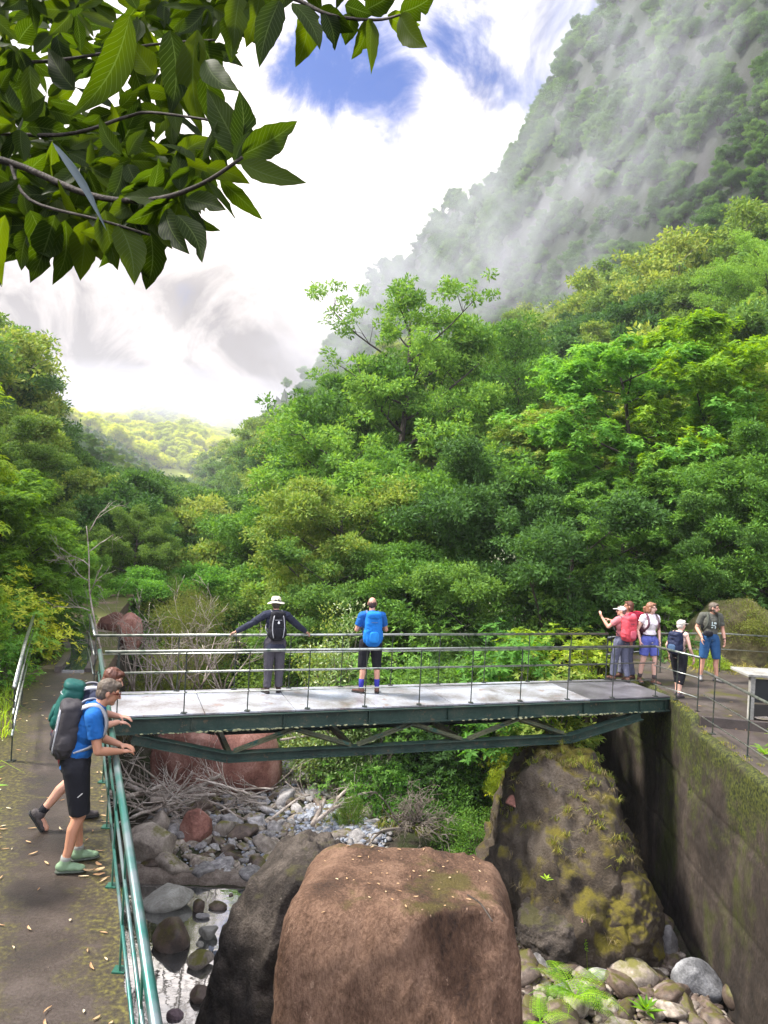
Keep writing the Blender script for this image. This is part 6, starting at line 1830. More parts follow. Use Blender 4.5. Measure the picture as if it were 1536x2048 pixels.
def person(loc, heading, label, J, skin, top, bottom, shoes, hair, pack=None, hat=None, top_sleeve=.55, bottom_len=.45, socks=None, voxel=.009,
           scale=1.0, female=False, hair_long=False, glasses=None, bald=False, beard=None, tank=False, name='person', group=None, hand='relax', grip=None):
    rz = math.atan2(-heading[0], heading[1])
    root = empty(name, loc, rz); root.scale = (scale,) * 3
    tag(root, label, 'person', group)
    D = dict(pelvis=(0, 0, .95), waist=(0, 0, 1.08), chest=(0, .0, 1.29), neck=(0, .0, 1.47), head=(0, .03, 1.635), look=(0, 1, 0))
    for s_, n in ((-1, 'L'), (1, 'R')):
        D.update({'sh' + n: (.185 * s_, -.01, 1.42), 'el' + n: (.235 * s_, -.04, 1.13), 'wr' + n: (.25 * s_, .06, .89), 'hd' + n: (0, .15, -1), 'hip' + n: (.09 * s_, 0, .91),
                  'kn' + n: (.10 * s_, .025, .49), 'an' + n: (.10 * s_, -.02, .085), 'toe' + n: (.12 * s_, 1, 0), 'pitch' + n: 0.0})
    D.update(J); V = {k: Vector(v) if not isinstance(v, float) else v for k, v in D.items()}
    if female:
        for n in 'LR': V['sh' + n].x *= .90
    P, W, Cc, N, H = V['pelvis'], V['waist'], V['chest'], V['neck'], V['head']
    hf = frame(V['look'])
    shd = (V['shR'] - V['shL']).normalized(); up = (Cc - W).normalized()
    tf = Matrix((shd, up.cross(shd).normalized(), up)).transposed()
    def torso(b, g, low=True):
        if low: b.ell(P, (.155 + g, .115 + g, .12 + g), tf)
        b.ell(W, (.135 + g - (.015 if female else 0), .10 + g, .14 + g), tf)
        b.ell(Cc, (.168 + g - (.012 if female else 0), .115 + g, .17 + g), tf)
        if female:
            for s_ in (-1, 1): b.ell(Cc + tf @ Vector((.07 * s_, .085, .02)), (.06 + g * .5, .055 + g * .5, .06 + g * .5))
        b.cap(V['shL'].lerp(V['shR'], .12), V['shL'].lerp(V['shR'], .88), .062 + g, .062 + g)
        b.cap(Cc, N - (N - Cc) * .25, .10 + g, .07 + g)
    # ---- body: one skin
    b = Blob(); torso(b, 0)
    b.cap(Cc.lerp(N, .6), N.lerp(H, .55), .064, .054)
    b.ell(H + hf @ Vector((0, -.01, .025)), (.074, .094, .092), hf)
    b.ell(H + hf @ Vector((0, .018, -.035)), (.060, .072, .075), hf)
    b.ell(H + hf @ Vector((0, .055, -.088)), (.030, .026, .022), hf)
    b.cap(H + hf @ Vector((0, .088, .015)), H + hf @ Vector((0, .108, -.022)), .010, .015)
    for s_ in (-1, 1):
        b.ell(H + hf @ Vector((.076 * s_, -.005, -.005)), (.012, .020, .032), hf)
        b.ell(H + hf @ Vector((.035 * s_, .072, .035)), (.028, .016, .010), hf)
    for n, s_ in (('L', -1), ('R', 1)):
        sh, el_, wr, hd = V['sh' + n], V['el' + n], V['wr' + n], V['hd' + n].normalized()
        k = .88 if female else 1.0
        b.chain([sh, sh.lerp(el_, .45), el_], [.055 * k, .050 * k, .040 * k]); b.chain([el_, el_.lerp(wr, .35), wr], [.040 * k, .042 * k, .027 * k])
        # hand
        fa = (wr - el_).normalized(); side = hd.cross(Vector((0, 0, 1)))
        if side.length < .2: side = Vector((0, 1, 0)) if abs(hd.z) > .8 else Vector((1, 0, 0))
        side = side.normalized(); nrm = side.cross(hd).normalized()
        inward = -s_
        if abs(hd.z) > .8: side = Vector((0, 1, 0)); nrm = Vector((inward, 0, 0))
        else:
            nrm = Vector((0, 0, -1)); nrm = (nrm - hd * nrm.dot(hd)).normalized(); side = hd.cross(nrm).normalized() * (1 if s_ > 0 else -1); side = -side if side.x * s_ > 0 else side
        pc = wr + hd * .05
        b.cap(wr, pc + hd * .02, .024, .030, flat=.6, side=side)
        b.ell(pc, (.040, .045, .017), Matrix((side, hd, nrm)).transposed())
        curl = 1.25 if (grip and n in grip) else .55
        for q_, (o_, ln) in enumerate(((.030, .072), (.010, .080), (-.010, .075), (-.029, .060))):
            p = pc + side * o_ + hd * .035; d = hd.copy(); c_ = curl * (1 + .1 * q_)
            pts = [p]
            for j, f_ in enumerate((.45, .32, .23)):
                d = (d * math.cos(c_ * .5) + nrm * math.sin(c_ * .5)).normalized(); pts.append(pts[-1] + d * ln * f_)
            b.chain(pts, [.0105, .0098, .0092, .0080], n=8)
        tp = wr + hd * .025 + side * .026
        b.chain([tp, tp + (side * .8 + hd * .8 + nrm * .3).normalized() * .035, tp + (side * .65 + hd * 1.0 + nrm * .8).normalized() * .066], [.0135, .012, .0095], n=8)
        hp, kn, an = V['hip' + n], V['kn' + n], V['an' + n]; tz = V['toe' + n].normalized()
        b.chain([hp, hp.lerp(kn, .4), kn], [.092, .082, .056]); calf = kn.lerp(an, .3) - Vector((tz.x, tz.y, 0)) * .018
        b.chain([kn, calf, kn.lerp(an, .7), an], [.055, .056, .042, .037])
        ft = Vector((tz.x, tz.y, 0)).normalized()
        ptc = V['pitch' + n] if isinstance(V['pitch' + n], float) else 0.0
        b.cap(an + Vector((0, 0, -.03)), an + ft * .12 * math.cos(ptc) + Vector((0, 0, -.05 - .12 * math.sin(ptc))), .035, .030)
    b.melt('body', skin, root, voxel=min(voxel, .0075), it=3)
    # ---- face
    for s_ in (-1, 1):
        e = Blob(); e.ell(H + hf @ Vector((.031 * s_, .083, .012)), (.011, .007, .006), hf, n=8); link('eye', e.mesh('eye', EYE, True), root)
        e = Blob(); e.cap(H + hf @ Vector((.017 * s_, .090, .036)), H + hf @ Vector((.048 * s_, .078, .036)), .004, .003, n=6); link('eyebrow', e.mesh('eyebrow', hair, True), root)
    e = Blob(); e.cap(H + hf @ Vector((-.022, .080, -.052)), H + hf @ Vector((.022, .080, -.052)), .005, .005, n=6); link('mouth', e.mesh('mouth', LIP, True), root)
    # ---- hair
    h = Blob()
    if bald:
        h.ell(H + hf @ Vector((0, -.030, .000)), (.079, .078, .062), hf)
        h.ell(H + hf @ Vector((0, -.045, -.03)), (.066, .055, .05), hf)
    else:
        h.ell(H + hf @ Vector((0, -.022, .042)), (.084, .098, .088), hf)
        h.ell(H + hf @ Vector((0, -.045, -.01)), (.079, .068, .078), hf)
        h.ell(H + hf @ Vector((0, .045, .088)), (.058, .048, .026), hf)
        if hair_long:
            h.ell(H + hf @ Vector((0, -.065, -.05)), (.078, .055, .085), hf)
            h.ell(H + hf @ Vector((.062, -.02, -.03)), (.026, .045, .075), hf); h.ell(H + hf @ Vector((-.062, -.02, -.03)), (.026, .045, .075), hf)
            if hair_long == 'pony': h.chain([H + hf @ Vector((0, -.10, .01)), H + hf @ Vector((0, -.155, -.02)), H + hf @ Vector((0, -.15, -.12))], [.03, .034, .018])
    ho = h.melt('hair', hair, root, voxel=.008, it=2)
    if beard:
        h = Blob(); h.ell(H + hf @ Vector((0, .040, -.078)), (.050, .050, .036), hf); h.ell(H + hf @ Vector((.045, .02, -.05)), (.022, .035, .045), hf); h.ell(H + hf @ Vector((-.045, .02, -.05)), (.022, .035, .045), hf)
        h.melt('beard', beard, root, voxel=.008, it=2)
    if glasses:
        g = MB()
        for s_ in (-1, 1):
            c = H + hf @ Vector((.034 * s_, .102, .012)); rr_ = [c + hf @ Vector((.026 * math.cos(t * .785), 0, .019 * math.sin(t * .785))) for t in range(9)]
            g.tube(rr_, .0035, 5); g.tube([c + hf @ Vector((.024 * s_, 0, .006)), H + hf @ Vector((.080 * s_, .01, .014)), H + hf @ Vector((.082 * s_, -.01, .0))], .0032, 5)
        g.tube([H + hf @ Vector((-.01, .103, .016)), H + hf @ Vector((.01, .103, .016))], .003, 5)
        link('glasses', g.mesh('glasses', glasses, True), root)
    if hat:
        kind, hm = hat; h = Blob()
        if kind == 'cap':
            h.ell(H + hf @ Vector((0, -.014, .052)), (.089, .106, .076), hf)
            h.cap(H + hf @ Vector((0, .06, .052)), H + hf @ Vector((0, .145, .040)), .062, .050, flat=.12, side=hf @ Vector((1, 0, 0)))
            h.melt('cap', hm, root, voxel=.007, it=2)
        else:
            # bucket sun hat: crown with a soft downturned brim
            vs = []; fs = []; n = 28; prof = [(.001, .135), (.05, .132), (.082, .112), (.092, .06), (.095, .035), (.125, .022), (.158, .004), (.160, -.001), (.125, .014), (.094, .024), (.088, .05)]
            for r_, z_ in prof:
                for k in range(n):
                    a = 6.2832 * k / n; wv = (.010 * math.sin(3 * a + 1)) * (r_ > .11)
                    vs.append(H + hf @ Vector((r_ * math.cos(a), r_ * 1.1 * math.sin(a) - .01, z_ + .008 + wv)))
            for i in range(len(prof) - 1):
                for k in range(n): fs.append((i * n + k, i * n + (k + 1) % n, (i + 1) * n + (k + 1) % n, (i + 1) * n + k))
            h.add(vs, fs); hh = link('sun_hat', h.mesh('sun_hat', hm, True), root)
            bnd = Blob(); bnd.cap(H + hf @ Vector((0, -.01, .045)), H + hf @ Vector((0, -.01, .062)), .0985, .0975, round_a=False, round_b=False, n=24, flat=1.1, side=hf @ Vector((1, 0, 0)))
            link('hat_band', bnd.mesh('hat_band', cloth('hat_band_cloth', (.03, .03, .04))), hh)
    # ---- clothes
    if top:
        b = Blob(); torso(b, .016, low=False)
        hem = P + (W - P) * -.02
        b.cap(W, hem - up * (.06 if top_sleeve <= 1 else .15), .130, .156 if top_sleeve <= 1 else .182, n=20, round_a=False, round_b=False, flat=.78, side=shd)
        b.cap(Cc, N - (N - Cc) * .12, .12, .078)
        if not tank:
            for n in 'LR':
                sh, el_, wr = V['sh' + n], V['el' + n], V['wr' + n]; k = .9 if female else 1.0
                if top_sleeve <= 1: b.cap(sh, sh.lerp(el_, top_sleeve), .072 * k, .064 * k, n=16, round_b=False)
                else:
                    b.chain([sh, el_], [.070, .056]); b.cap(el_, el_.lerp(wr, min(1, top_sleeve - 1)), .056, .040, n=14, round_b=False)
        o = b.melt('shirt' if top_sleeve <= 1 else 'jacket', top, root, voxel=voxel, it=3)
    if bottom:
        b = Blob(); b.ell(P, (.172, .135, .13), tf); b.cap(P, W.lerp(P, .35), .155, .142, n=20, round_a=False, round_b=False, flat=.8, side=shd)
        for n in 'LR':
            hp, kn, an = V['hip' + n], V['kn' + n], V['an' + n]
            if bottom_len <= 1:
                e = hp.lerp(kn, bottom_len); b.cap(hp, e, .112, .112 - .034 * bottom_len + .004, n=18, round_b=False)
            else:
                b.chain([hp, kn], [.112, .080]); b.cap(kn, kn.lerp(an, bottom_len - 1), .080, .060, n=16, round_b=False)
        b.melt('trousers' if bottom_len > 1.4 else 'shorts', bottom, root, voxel=voxel, it=3)
        bt = Blob()
    for n in 'LR':
        an = V['an' + n]; tz = V['toe' + n]; ft = Vector((tz.x, tz.y, 0)).normalized(); ptc = V['pitch' + n] if isinstance(V['pitch' + n], float) else 0.0
        fr = Matrix((Vector((ft.y, -ft.x, 0)), ft * math.cos(ptc) - Vector((0, 0, math.sin(ptc))), Vector((0, 0, 1)) * math.cos(ptc) + ft * math.sin(ptc))).transposed()
        T_ = lambda x, y, z: an + fr @ Vector((x, y, z))
        sm, solem = shoes; b = Blob(); kn = V['kn' + n]
        b.ell(T_(0, -.01, -.03), (.046, .068, .048), fr); b.ell(T_(0, .065, -.038), (.046, .078, .036), fr); b.ell(T_(0, .125, -.048), (.044, .060, .028), fr)
        b.cap(an + Vector((0, 0, -.02)), an.lerp(kn, .08), .047, .046, round_b=False)
        so = b.melt('shoe', sm, root, voxel=.008, it=3)
        b = Blob(); b.ell(T_(0, -.008, -.072), (.045, .072, .014), fr, pw=.6); b.ell(T_(0, .105, -.073), (.049, .090, .013), fr, pw=.6); b.cap(T_(0, 0, -.072), T_(0, .1, -.072), .038, .042, flat=.3, side=fr @ Vector((1, 0, 0)))
        b.melt('sole', solem, so, voxel=.008, it=1)
        if socks:
            b = Blob(); b.cap(an, an.lerp(kn, socks[1]), .042, .047 if socks[1] < .3 else .052, round_b=False, n=16); link('sock', b.mesh('sock', socks[0], True), root)
    # ---- backpack rides on the back
    if pack:
        pm, sm, h_, w_, d_ = pack['mat'], pack['strap'], pack.get('h', .5), pack.get('w', .29), pack.get('d', .2)
        up0 = up; up = (up * .45 + Vector((0, 0, 1)) * .55).normalized(); back = -(up.cross(shd)).normalized(); c = Cc + back * (.095 + d_ * .42) + up * pack.get('lift', -.06)
        b = Blob()
        F3 = Matrix((shd, -back, up)).transposed()
        b.ell(c, (w_ / 2, d_ / 2, h_ / 2), F3, n=24, pw=.5); b.ell(c - up * h_ * .14 + back * d_ * .06, (w_ * .49, d_ * .50, h_ * .34), F3, n=20, pw=.55)
        b.ell(c + up * h_ * .43 + back * .01, (w_ * .45, d_ * .50, h_ * .10), F3, n=20, pw=.6)
        for s_ in (-1, 1): b.ell(c + shd * s_ * w_ * .48 - up * h_ * .2, (.035, d_ * .32, h_ * .2), F3)
        bk = b.melt('backpack', pm, root, voxel=.010, it=3)
        # lid, pocket seams and straps
        for z0, z1 in ((.24, .24), (-.02, -.02)):
            q_ = MB(); q_.tube([c + F3 @ Vector((w_ * .47 * math.cos(t), -d_ * .59 * math.sin(t), h_ * z0)) for t in np.linspace(.25, math.pi - .25, 10)], .005, 5)
            link('seam', q_.mesh('seam', sm, True), bk)
        q_ = Blob(); q_.ell(c - up * h_ * .2 + back * d_ * .60, (w_ * .30, .022, h_ * .17), F3, n=16, pw=.6); link('pocket', q_.mesh('pocket', pack.get('pocket', pm), True), bk)
        if pack.get('side'):
            for s_ in (-1, 1):
                q_ = MB(); q_.tube([c + F3 @ Vector((s_ * w_ * (.30 + .10 * math.sin(t * 3.1)), -d_ * .55, h_ * (.40 - .80 * t))) for t in np.linspace(0, 1, 9)], .010, 6); link('side_panel', q_.mesh('side_panel', pack['side'], True), bk)
        if pack.get('mark'):
            q_ = Blob(); q_.ell(c + up * h_ * .14 + back * d_ * .62, (.022, .008, .018), F3, n=10); q_.ell(c + up * h_ * .18 + back * d_ * .62, (.011, .008, .016), F3, n=8); link('emblem', q_.mesh('emblem', pack['mark'], True), bk)
        for n, s_ in (('L', -1), ('R', 1)):
            sx = .105 * s_; q_ = MB()
            fwd = -back; up = up0 if False else up
            ctl = [c + shd * sx * .7 + up * h_ * .40 - back * (d_ * .3), Cc + shd * sx + up * .19 - fwd * .06, Cc + shd * sx * 1.05 + up * .205 + fwd * .03, Cc + shd * sx * 1.1 + up * .12 + fwd * .115, Cc + shd * sx * 1.15 - up * .02 + fwd * (.135 if not female else .15), Cc + shd * sx * 1.45 - up * .13 + fwd * .06, c + shd * s_ * w_ * .45 - up * h_ * .32 - back * d_ * .45]
            ctl = smooth_line(ctl, 4); vs = []; fs = []
            for i, p in enumerate(ctl):
                tt = (ctl[min(i + 1, len(ctl) - 1)] - ctl[max(i - 1, 0)]).normalized(); nn = (p - (Cc + up * .05)).normalized(); sd = tt.cross(nn).normalized(); nn = sd.cross(tt)
                for a_, b_ in ((-.022, .004), (.022, .004), (.022, .014), (-.022, .014)): vs.append(p + sd * a_ + nn * b_)
            for i in range(len(ctl) - 1):
                for k in range(4): fs.append((i * 4 + k, i * 4 + (k + 1) % 4, i * 4 + 4 + (k + 1) % 4, i * 4 + 4 + k))
            q_.add(vs, fs); link('shoulder_strap', q_.mesh('shoulder_strap', sm, True), bk)
    return root, V, tf, hf


BLK = cloth('black_cloth', (.012, .012, .016)); NAVY = cloth('navy_cloth', (.018, .022, .045)); BLUE = cloth('blue_shirt_cloth', (.012, .10, .33)); BRBLUE = cloth('bright_blue_cloth', (.01, .15, .50))
SOLE = mat_plain('dark_rubber_sole', (.02, .02, .02), .8); SOLE_G = mat_plain('grey_rubber_sole', (.05, .06, .045), .8)
BOOT = (mat_plain('brown_boot_leather', (.10, .045, .03), .7, bump=.2), SOLE)
HAIR_GREY = mat_plain('grey_brown_hair', (.10, .075, .055), .6, scale=60, var=.5, bump=.5); HAIR_BR = mat_plain('brown_hair', (.10, .035, .02), .5, scale=60, var=.4, bump=.5)
HAIR_DK = mat_plain('dark_short_hair', (.05, .025, .02), .6, scale=60, var=.4, bump=.5)
DGREEN = cloth('dark_green_pack_cloth', (.01, .075, .065), .6); GREYP = cloth('grey_pack_cloth', (.04, .036, .040), .7); LIGHTG = cloth('light_grey_cloth', (.35, .35, .37), .7)

rail_n = Vector((1, .4, 0)).normalized()
lean1 = dict(pelvis=(0, -.05, .95), waist=(0, -.02, 1.08), chest=(0, .05, 1.29), neck=(0, .12, 1.46), head=(.0, .21, 1.585), look=(.10, 1, -.28), shL=(-.19, .08, 1.41), shR=(.19, .08, 1.41),
             elR=(.235, .13, 1.115), wrR=(.10, .33, 1.06), hdR=(-.5, .9, -.15), elL=(-.235, .13, 1.12), wrL=(-.11, .34, 1.06), hdL=(.5, .9, -.1),
             hipL=(-.09, -.04, .92), hipR=(.09, -.04, .92), knL=(-.10, .0, .50), knR=(.10, .01, .50), anL=(-.11, .02, .085), anR=(.11, -.10, .085))
feet = Vector((-2.66, 7.08, .004))
pr, Vj, tf_, hf_ = person(feet, rail_n, 'man in blue shirt and black shorts with grey backpack leaning on the green railing', lean1, SKIN_T, BLUE, BLK, (mat_plain('sage_green_shoe', (.17, .25, .15), .8, bump=.3, var=.3), SOLE_G), HAIR_GREY,
       pack=dict(mat=GREYP, strap=LIGHTG, h=.50, w=.29, d=.18, side=LIGHTG), top_sleeve=.62, bottom_len=.96, socks=(cloth('grey_sock', (.22, .22, .2)), .14), glasses=mat_plain('dark_red_glasses_frame', (.12, .01, .01), .3), voxel=.008, scale=1.0)
m = MB(); m.beam(Vector((.195, -.02, .70)), Vector((.20, .02, .735)), .006, .008); link('pocket_mark', m.mesh('pocket_mark', mat_plain('pale_print', (.6, .6, .55), .8)), pr)
lean2 = dict(pelvis=(0, -.16, .93), waist=(0, -.10, 1.05), chest=(0, .04, 1.22), neck=(0, .16, 1.37), head=(-.03, .28, 1.47), look=(.25, 1, -.35), shL=(-.18, .12, 1.32), shR=(.18, .12, 1.32),
             elR=(.26, .14, 1.05), wrR=(.12, .34, 1.06), hdR=(-.3, .9, -.2), elL=(-.25, .18, 1.07), wrL=(-.12, .36, 1.06), hdL=(.3, .9, -.1),
             hipL=(-.09, -.15, .90), hipR=(.09, -.15, .90), knL=(-.10, -.02, .49), knR=(.11, -.08, .49), anL=(-.10, .03, .085), anR=(.11, -.36, .17), pitchR=1.0)
person(Vector((-3.02, 8.02, .004)), rail_n, 'walker in dark top with dark green backpack, one heel raised, beyond the man in blue', lean2, SKIN, NAVY, cloth('dark_red_shorts_cloth', (.10, .015, .02)), (mat_plain('grey_brown_trail_shoe', (.06, .05, .05), .8), SOLE), HAIR_BR,
       pack=dict(mat=DGREEN, strap=LIGHTG, h=.5, w=.30, d=.2, pocket=DGREEN), top_sleeve=.6, bottom_len=.6, socks=(BLK, .2), voxel=.008, scale=1.0)

spread = dict(pelvis=(0, -.02, .95), chest=(0, .03, 1.28), neck=(0, .05, 1.46), head=(0, .09, 1.61), look=(0, 1, -.12), shL=(-.19, .02, 1.42), shR=(.19, .02, 1.42), elL=(-.44, .10, 1.24), elR=(.42, .12, 1.22), wrL=(-.67, .26, 1.075), wrR=(.63, .27, 1.07), hdL=(-.6, .5, -.35), hdR=(.6, .5, -.45),
              anL=(-.11, -.02, .085), anR=(.11, .02, .085), toeL=(-.35, 1, 0), toeR=(.3, 1, 0), knL=(-.10, .01, .49), knR=(.11, .03, .49))
person(Vector((-1.86, 14.04, .004)), BN, 'hiker in navy jacket and sun hat with arms spread along the bridge rail', spread, SKIN, cloth('navy_jacket_cloth', (.025, .028, .048)), cloth('dark_grey_trousers_cloth', (.065, .06, .072)), (mat_plain('dark_brown_boot', (.05, .03, .025), .8), SOLE), HAIR_GREY,
       pack=dict(mat=BLK, strap=LIGHTG, h=.50, w=.27, d=.18, side=LIGHTG, mark=mat_plain('white_print', (.8, .8, .8), .7)), hat=('sun', cloth('cream_hat_cloth', (.62, .58, .46))), top_sleeve=1.95, bottom_len=1.93, scale=1.0)
phone = dict(head=(0, .05, 1.63), look=(.15, 1, -.1), elL=(-.27, .03, 1.15), elR=(.28, .03, 1.16), wrL=(-.12, .22, 1.24), wrR=(.15, .22, 1.26), hdL=(.5, .6, .4), hdR=(-.5, .6, .4), anL=(-.14, -.01, .085), anR=(.16, .0, .085), knL=(-.13, .02, .49), knR=(.14, .02, .49), toeL=(-.9, .7, 0), toeR=(.2, 1, 0), hipL=(-.10, 0, .91), hipR=(.10, 0, .91))
person(Vector((-.12, 14.42, .004)), Vector((-.20, .98, 0)), 'hiker in blue shirt with bright blue backpack and black knee-length trousers on the bridge', phone, SKIN, BLUE, BLK, BOOT, HAIR_DK, bald=True,
       pack=dict(mat=BRBLUE, strap=cloth('slate_strap_cloth', (.10, .13, .2)), h=.60, w=.29, d=.21, lift=-.10, pocket=cloth('sky_blue_cloth', (.02, .22, .62))), top_sleeve=.7, bottom_len=1.08, socks=(cloth('violet_sock', (.03, .03, .25)), .42), scale=1.02, voxel=.009)
# the group on the right
RED = cloth('coral_red_pack_cloth', (.55, .06, .08), .6); CRIM = cloth('crimson_pack_cloth', (.36, .015, .04), .6); GREYTR = cloth('slate_trousers_cloth', (.10, .105, .15)); WHITE = cloth('white_cap_cloth', (.72, .70, .68))
point = dict(look=(-.75, .7, .05), elR=(.24, .20, 1.25), wrR=(.05, .42, 1.34), hdR=(-.5, .8, .4), elL=(-.33, .12, 1.24), wrL=(-.36, .30, 1.44), hdL=(-.2, .4, .8), anL=(-.1, .12, .085), anR=(.1, -.14, .085), knL=(-.1, .09, .49), knR=(.1, -.03, .49), head=(0, .06, 1.61))
person(Vector((5.30, 16.72, .016)), Vector((-.5, .87, 0)), 'walker in white cap with coral red backpack raising a hand beside the rail end', point, SKIN, cloth('pink_shirt_cloth', (.50, .17, .18)), GREYTR, BOOT, HAIR_GREY, hat=('cap', WHITE),
       pack=dict(mat=RED, strap=cloth('dark_strap_cloth', (.08, .06, .08)), h=.56, w=.32, d=.24, pocket=cloth('rose_cloth', (.6, .12, .16))), top_sleeve=.6, bottom_len=1.93, scale=.93)
person(Vector((5.52, 16.98, .016)), Vector((-.96, -.25, 0)), 'brown-haired walker with crimson backpack half hidden behind the one in the white cap', dict(look=(.25, 1, .05), anL=(-.1, -.1, .085), anR=(.1, .1, .085)), SKIN_T, cloth('rose_shirt_cloth', (.42, .10, .13)), GREYTR, BOOT, HAIR_BR, hair_long=True, female=True,
       pack=dict(mat=CRIM, strap=CRIM, h=.55, w=.3, d=.24), top_sleeve=.6, bottom_len=1.93, scale=.97)
wl = dict(look=(-.75, 1, -.02), anL=(-.1, .10, .085), anR=(.13, -.10, .085), knL=(-.11, .10, .49), knR=(.12, 0, .49), elL=(-.26, -.06, 1.14), wrL=(-.22, .05, .93), elR=(.26, -.06, 1.14), wrR=(.24, .04, .92), toeL=(-.5, 1, 0))
wr_, Vw, tfw, hfw = person(Vector((5.86, 16.62, .016)), Vector((.22, -.97, 0)), 'woman in white top and blue shorts with ponytail, looking to the right', wl, SKIN_P, cloth('white_top_cloth', (.70, .64, .66)), cloth('violet_blue_shorts_cloth', (.09, .11, .36)), BOOT, mat_plain('light_brown_hair', (.22, .10, .055), .5, scale=60, var=.4, bump=.5), hair_long='pony', female=True,
       pack=dict(mat=cloth('dark_plum_pack_cloth', (.05, .015, .03)), strap=cloth('plum_strap', (.10, .04, .06)), h=.45, w=.24, d=.15), top_sleeve=.35, bottom_len=.72, socks=(cloth('dark_sock', (.05, .04, .04)), .28), scale=.99)
q_ = MB(); cc_ = [Vw['waist'] + tfw @ Vector((.150 * math.cos(t), .122 * math.sin(t), -.03)) for t in np.linspace(0, 6.2832, 25)]; q_.tube(cc_, .011, 6); link('hip_belt', q_.mesh('hip_belt', BLK, True), wr_)
wk = dict(look=(.35, 1, .0), anL=(-.1, .16, .085), anR=(.1, -.10, .085), knL=(-.1, .14, .48), knR=(.1, -.02, .49), elR=(.27, -.02, 1.13), wrR=(.28, .14, .91), elL=(-.25, -.1, 1.15), wrL=(-.22, -.02, .92), head=(0, .04, 1.62))
person(Vector((6.05, 15.42, .016)), Vector((.78, .62, 0)), 'walker in pale cap and sleeveless beige top with navy backpack, seen from behind', wk, SKIN_P, cloth('beige_top_cloth', (.55, .38, .32)), BLK, (mat_plain('grey_walking_shoe', (.09, .07, .075), .8), SOLE), mat_plain('white_hair', (.5, .45, .4), .6, scale=60, var=.2), hat=('cap', cloth('cream_cap_cloth', (.62, .56, .46))),
       pack=dict(mat=cloth('navy_pack_cloth', (.015, .02, .05), .6), strap=BLK, h=.48, w=.30, d=.22, pocket=cloth('steel_blue_cloth', (.05, .09, .16))), tank=True, bottom_len=1.45, scale=.88, female=True)
gm = dict(look=(-.85, .7, -.05), head=(-.02, .10, 1.60), neck=(0, .04, 1.46), chest=(0, .02, 1.28), anL=(-.17, .02, .085), anR=(.15, -.05, .085), knL=(-.14, .05, .49), knR=(.13, .01, .49), elL=(-.27, -.03, 1.14), wrL=(-.28, .09, .92), elR=(.28, -.05, 1.14), wrR=(.22, .12, .96), toeL=(-.7, 1, 0), toeR=(.3, 1, 0))
pr, Vg, tfg, hfg = person(Vector((7.42, 17.2, .016)), Vector((-.05, -1, 0)), 'bearded man in grey-green shirt and blue shorts standing by the mossy rock', gm, SKIN, cloth('grey_green_shirt_cloth', (.085, .085, .07)), cloth('denim_blue_shorts_cloth', (.02, .07, .17)), (mat_plain('grey_trainers', (.2, .19, .19), .8), SOLE), HAIR_GREY, beard=HAIR_GREY,
       pack=dict(mat=BLK, strap=cloth('grey_green_strap', (.07, .075, .06)), h=.42, w=.24, d=.15), top_sleeve=.7, bottom_len=.98, scale=1.02)
# pale print on the shirt front, waist bag and wrist watch
m = Blob(); c = Vg['chest'] + tfg @ Vector((-.01, .136, -.03))
for dx, dz, w_, h_ in ((-.03, .04, .028, .022), (.035, .03, .012, .045), (.01, -.01, .045, .011), (-.035, -.05, .012, .03), (.03, -.055, .022, .010)): m.ell(c + tfg @ Vector((dx, 0, dz)), (w_, .006, h_), tfg, n=12, pw=.5)
link('shirt_print', m.mesh('shirt_print', mat_plain('pale_blue_print', (.42, .50, .48), .8), True), pr)
q_ = Blob(); q_.ell(Vg['pelvis'] + Vector((.10, .15, .10)), (.10, .05, .055), None, n=16, pw=.6); link('waist_bag', q_.mesh('waist_bag', BLK, True), pr)
q_ = Blob(); wd = (Vg['elL'] - Vg['wrL']).normalized(); q_.cap(Vg['wrL'] + wd * .01, Vg['wrL'] + wd * .03, .033, .033, round_a=False, round_b=False); link('watch', q_.mesh('watch', BLK, True), pr)

bpy.context.view_layer.update()
_dg = bpy.context.evaluated_depsgraph_get()
for o in PENDING:
    me = bpy.data.meshes.new_from_object(o.evaluated_get(_dg)); me.name = o.name
    mt = o.data.materials[0]; o.modifiers.clear(); o.data = me
    kk = o.name.split('.')[0]
    if kk in ('shirt', 'jacket', 'shorts', 'trousers', 'backpack', 'hair'):      # folds and creases
        n_ = len(me.vertices); co = np.zeros(n_ * 3, np.float32); me.vertices.foreach_get('co', co); co = co.reshape(-1, 3).astype(float)
        nr = np.zeros(n_ * 3, np.float32); me.vertices.foreach_get('normal', nr); nr = nr.reshape(-1, 3).astype(float)
        st = np.array([9, 9, 16.0]) if kk in ('shirt', 'jacket') else np.array([13, 13, 7.0]) if kk in ('shorts', 'trousers') else np.array([8, 8, 11.0])
        am = {'shirt': .009, 'jacket': .012, 'shorts': .010, 'trousers': .013, 'backpack': .016, 'hair': .008}[kk]
        q__ = fbm(co * st + len(me.vertices) * .37, 3); q__ = (1 - np.abs(q__) * 2.2) * .6 + q__ * .6 if kk != 'hair' else fbm(co * np.array([60, 60, 30]), 2)
        co = co + nr * (q__ * am + am * .25)[:, None]; me.vertices.foreach_set('co', co.astype(np.float32).ravel()); me.update()
    if not me.materials: me.materials.append(mt)
    me.polygons.foreach_set('use_smooth', [True] * len(me.polygons))

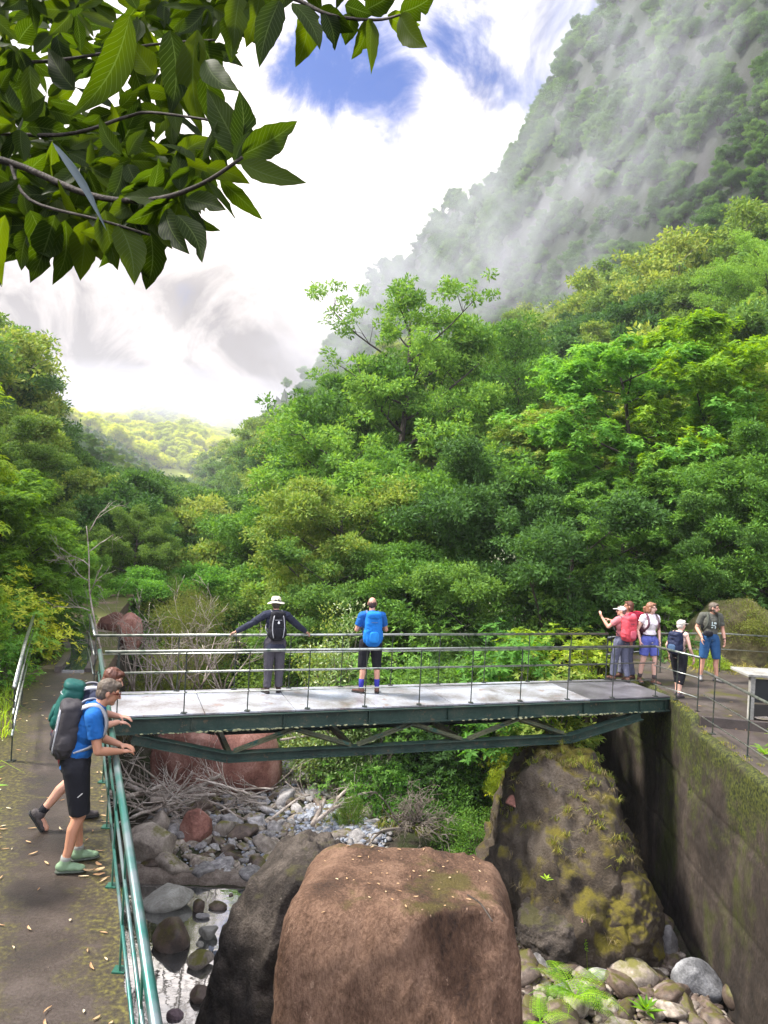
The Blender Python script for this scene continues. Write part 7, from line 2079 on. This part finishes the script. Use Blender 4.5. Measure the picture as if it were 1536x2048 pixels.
# ------------------------------------------------------------------ air: haze through the whole valley, drifting mist on the slope
def volume_mat(name, dens, col=(.86, .88, .95), aniso=.3):
    m = bpy.data.materials.new(name); m.use_nodes = True; nt = m.node_tree
    nt.nodes.remove(nt.nodes['Principled BSDF'])
    v = nt.nodes.new('ShaderNodeVolumePrincipled'); v.inputs['Density'].default_value = dens; v.inputs['Color'].default_value = (*col, 1); v.inputs['Anisotropy'].default_value = aniso
    nt.links.new(v.outputs[0], nt.nodes['Material Output'].inputs['Volume']); return m, v


m = MB(); m.box((-180, 770, 65), (1000, 1700, 146)); hz, _v = volume_mat('valley_haze', .0005)
tag(m.build('haze', hz), 'pale haze filling the valley air', kind='stuff')


def mist(name, c, size, dens, scale, lo, hi, label, seed, rot=(0, 0, 0), stretch=(1, 1, 1)):
    mt, v = volume_mat(name + '_air', 0, col=(.93, .94, 1.0), aniso=.2); nt = mt.node_tree; L = nt.links.new
    tc = _node(nt, 'ShaderNodeTexCoord'); ln = _node(nt, 'ShaderNodeVectorMath', operation='LENGTH'); L(tc.outputs['Object'], ln.inputs[0])
    fo = _node(nt, 'ShaderNodeMapRange'); fo.inputs['From Min'].default_value = .35; fo.inputs['From Max'].default_value = 1.0; fo.inputs['To Min'].default_value = 1; fo.inputs['To Max'].default_value = 0; L(ln.outputs['Value'], fo.inputs['Value'])
    mp = _node(nt, 'ShaderNodeMapping'); mp.inputs['Scale'].default_value = stretch; mp.inputs['Location'].default_value = (seed, seed * .7, 0); L(tc.outputs['Object'], mp.inputs[0])
    n = _node(nt, 'ShaderNodeTexNoise'); n.inputs['Scale'].default_value = scale; n.inputs['Detail'].default_value = 5; n.inputs['Roughness'].default_value = .55; n.inputs['Distortion'].default_value = 1.1; L(mp.outputs[0], n.inputs['Vector'])
    r = _node(nt, 'ShaderNodeMapRange'); r.inputs['From Min'].default_value = lo; r.inputs['From Max'].default_value = hi; r.inputs['To Max'].default_value = dens; L(n.outputs['Fac'], r.inputs['Value'])
    k = _node(nt, 'ShaderNodeMath', operation='MULTIPLY'); L(r.outputs[0], k.inputs[0]); L(fo.outputs[0], k.inputs[1]); L(k.outputs[0], v.inputs['Density'])
    vv, ff = ICO[3]
    o = link(name, np_mesh(name, vv, tris=ff, mats=[mt]), loc=c, rot=rot, scale=size); tag(o, label, kind='stuff'); return o


mist('mist', A(1110, 400, 110), (18, 24, 34), .050, 2.6, .45, .78, 'thin veil of mist drifting up the right slope', 3.0, rot=(0, R(30), 0), stretch=(1.3, 1, .7))
mist('mist', A(880, 540, 170), (44, 40, 24), .045, 2.4, .44, .72, 'mist lying against the slope behind the tallest laurel', 8.0, rot=(0, R(25), 0))
mist('mist', A(740, 700, 300), (52, 60, 36), .022, 2.0, .44, .70, 'mist fading the woods where the right slope meets the valley', 2.0, rot=(0, R(20), 0))
mist('mist', A(1330, 120, 100), (18, 20, 28), .036, 3.0, .49, .76, 'wisps of mist in front of the high cliff at the top right', 5.0, rot=(0, R(25), 0), stretch=(1.3, 1, .7))
mist('mist', A(300, 800, 720), (190, 110, 34), .010, 2.2, .36, .62, 'low bright cloud sinking onto the far hill at the valley head', 11.0)  # a thin cloud over the far hill, built like the mist volumes
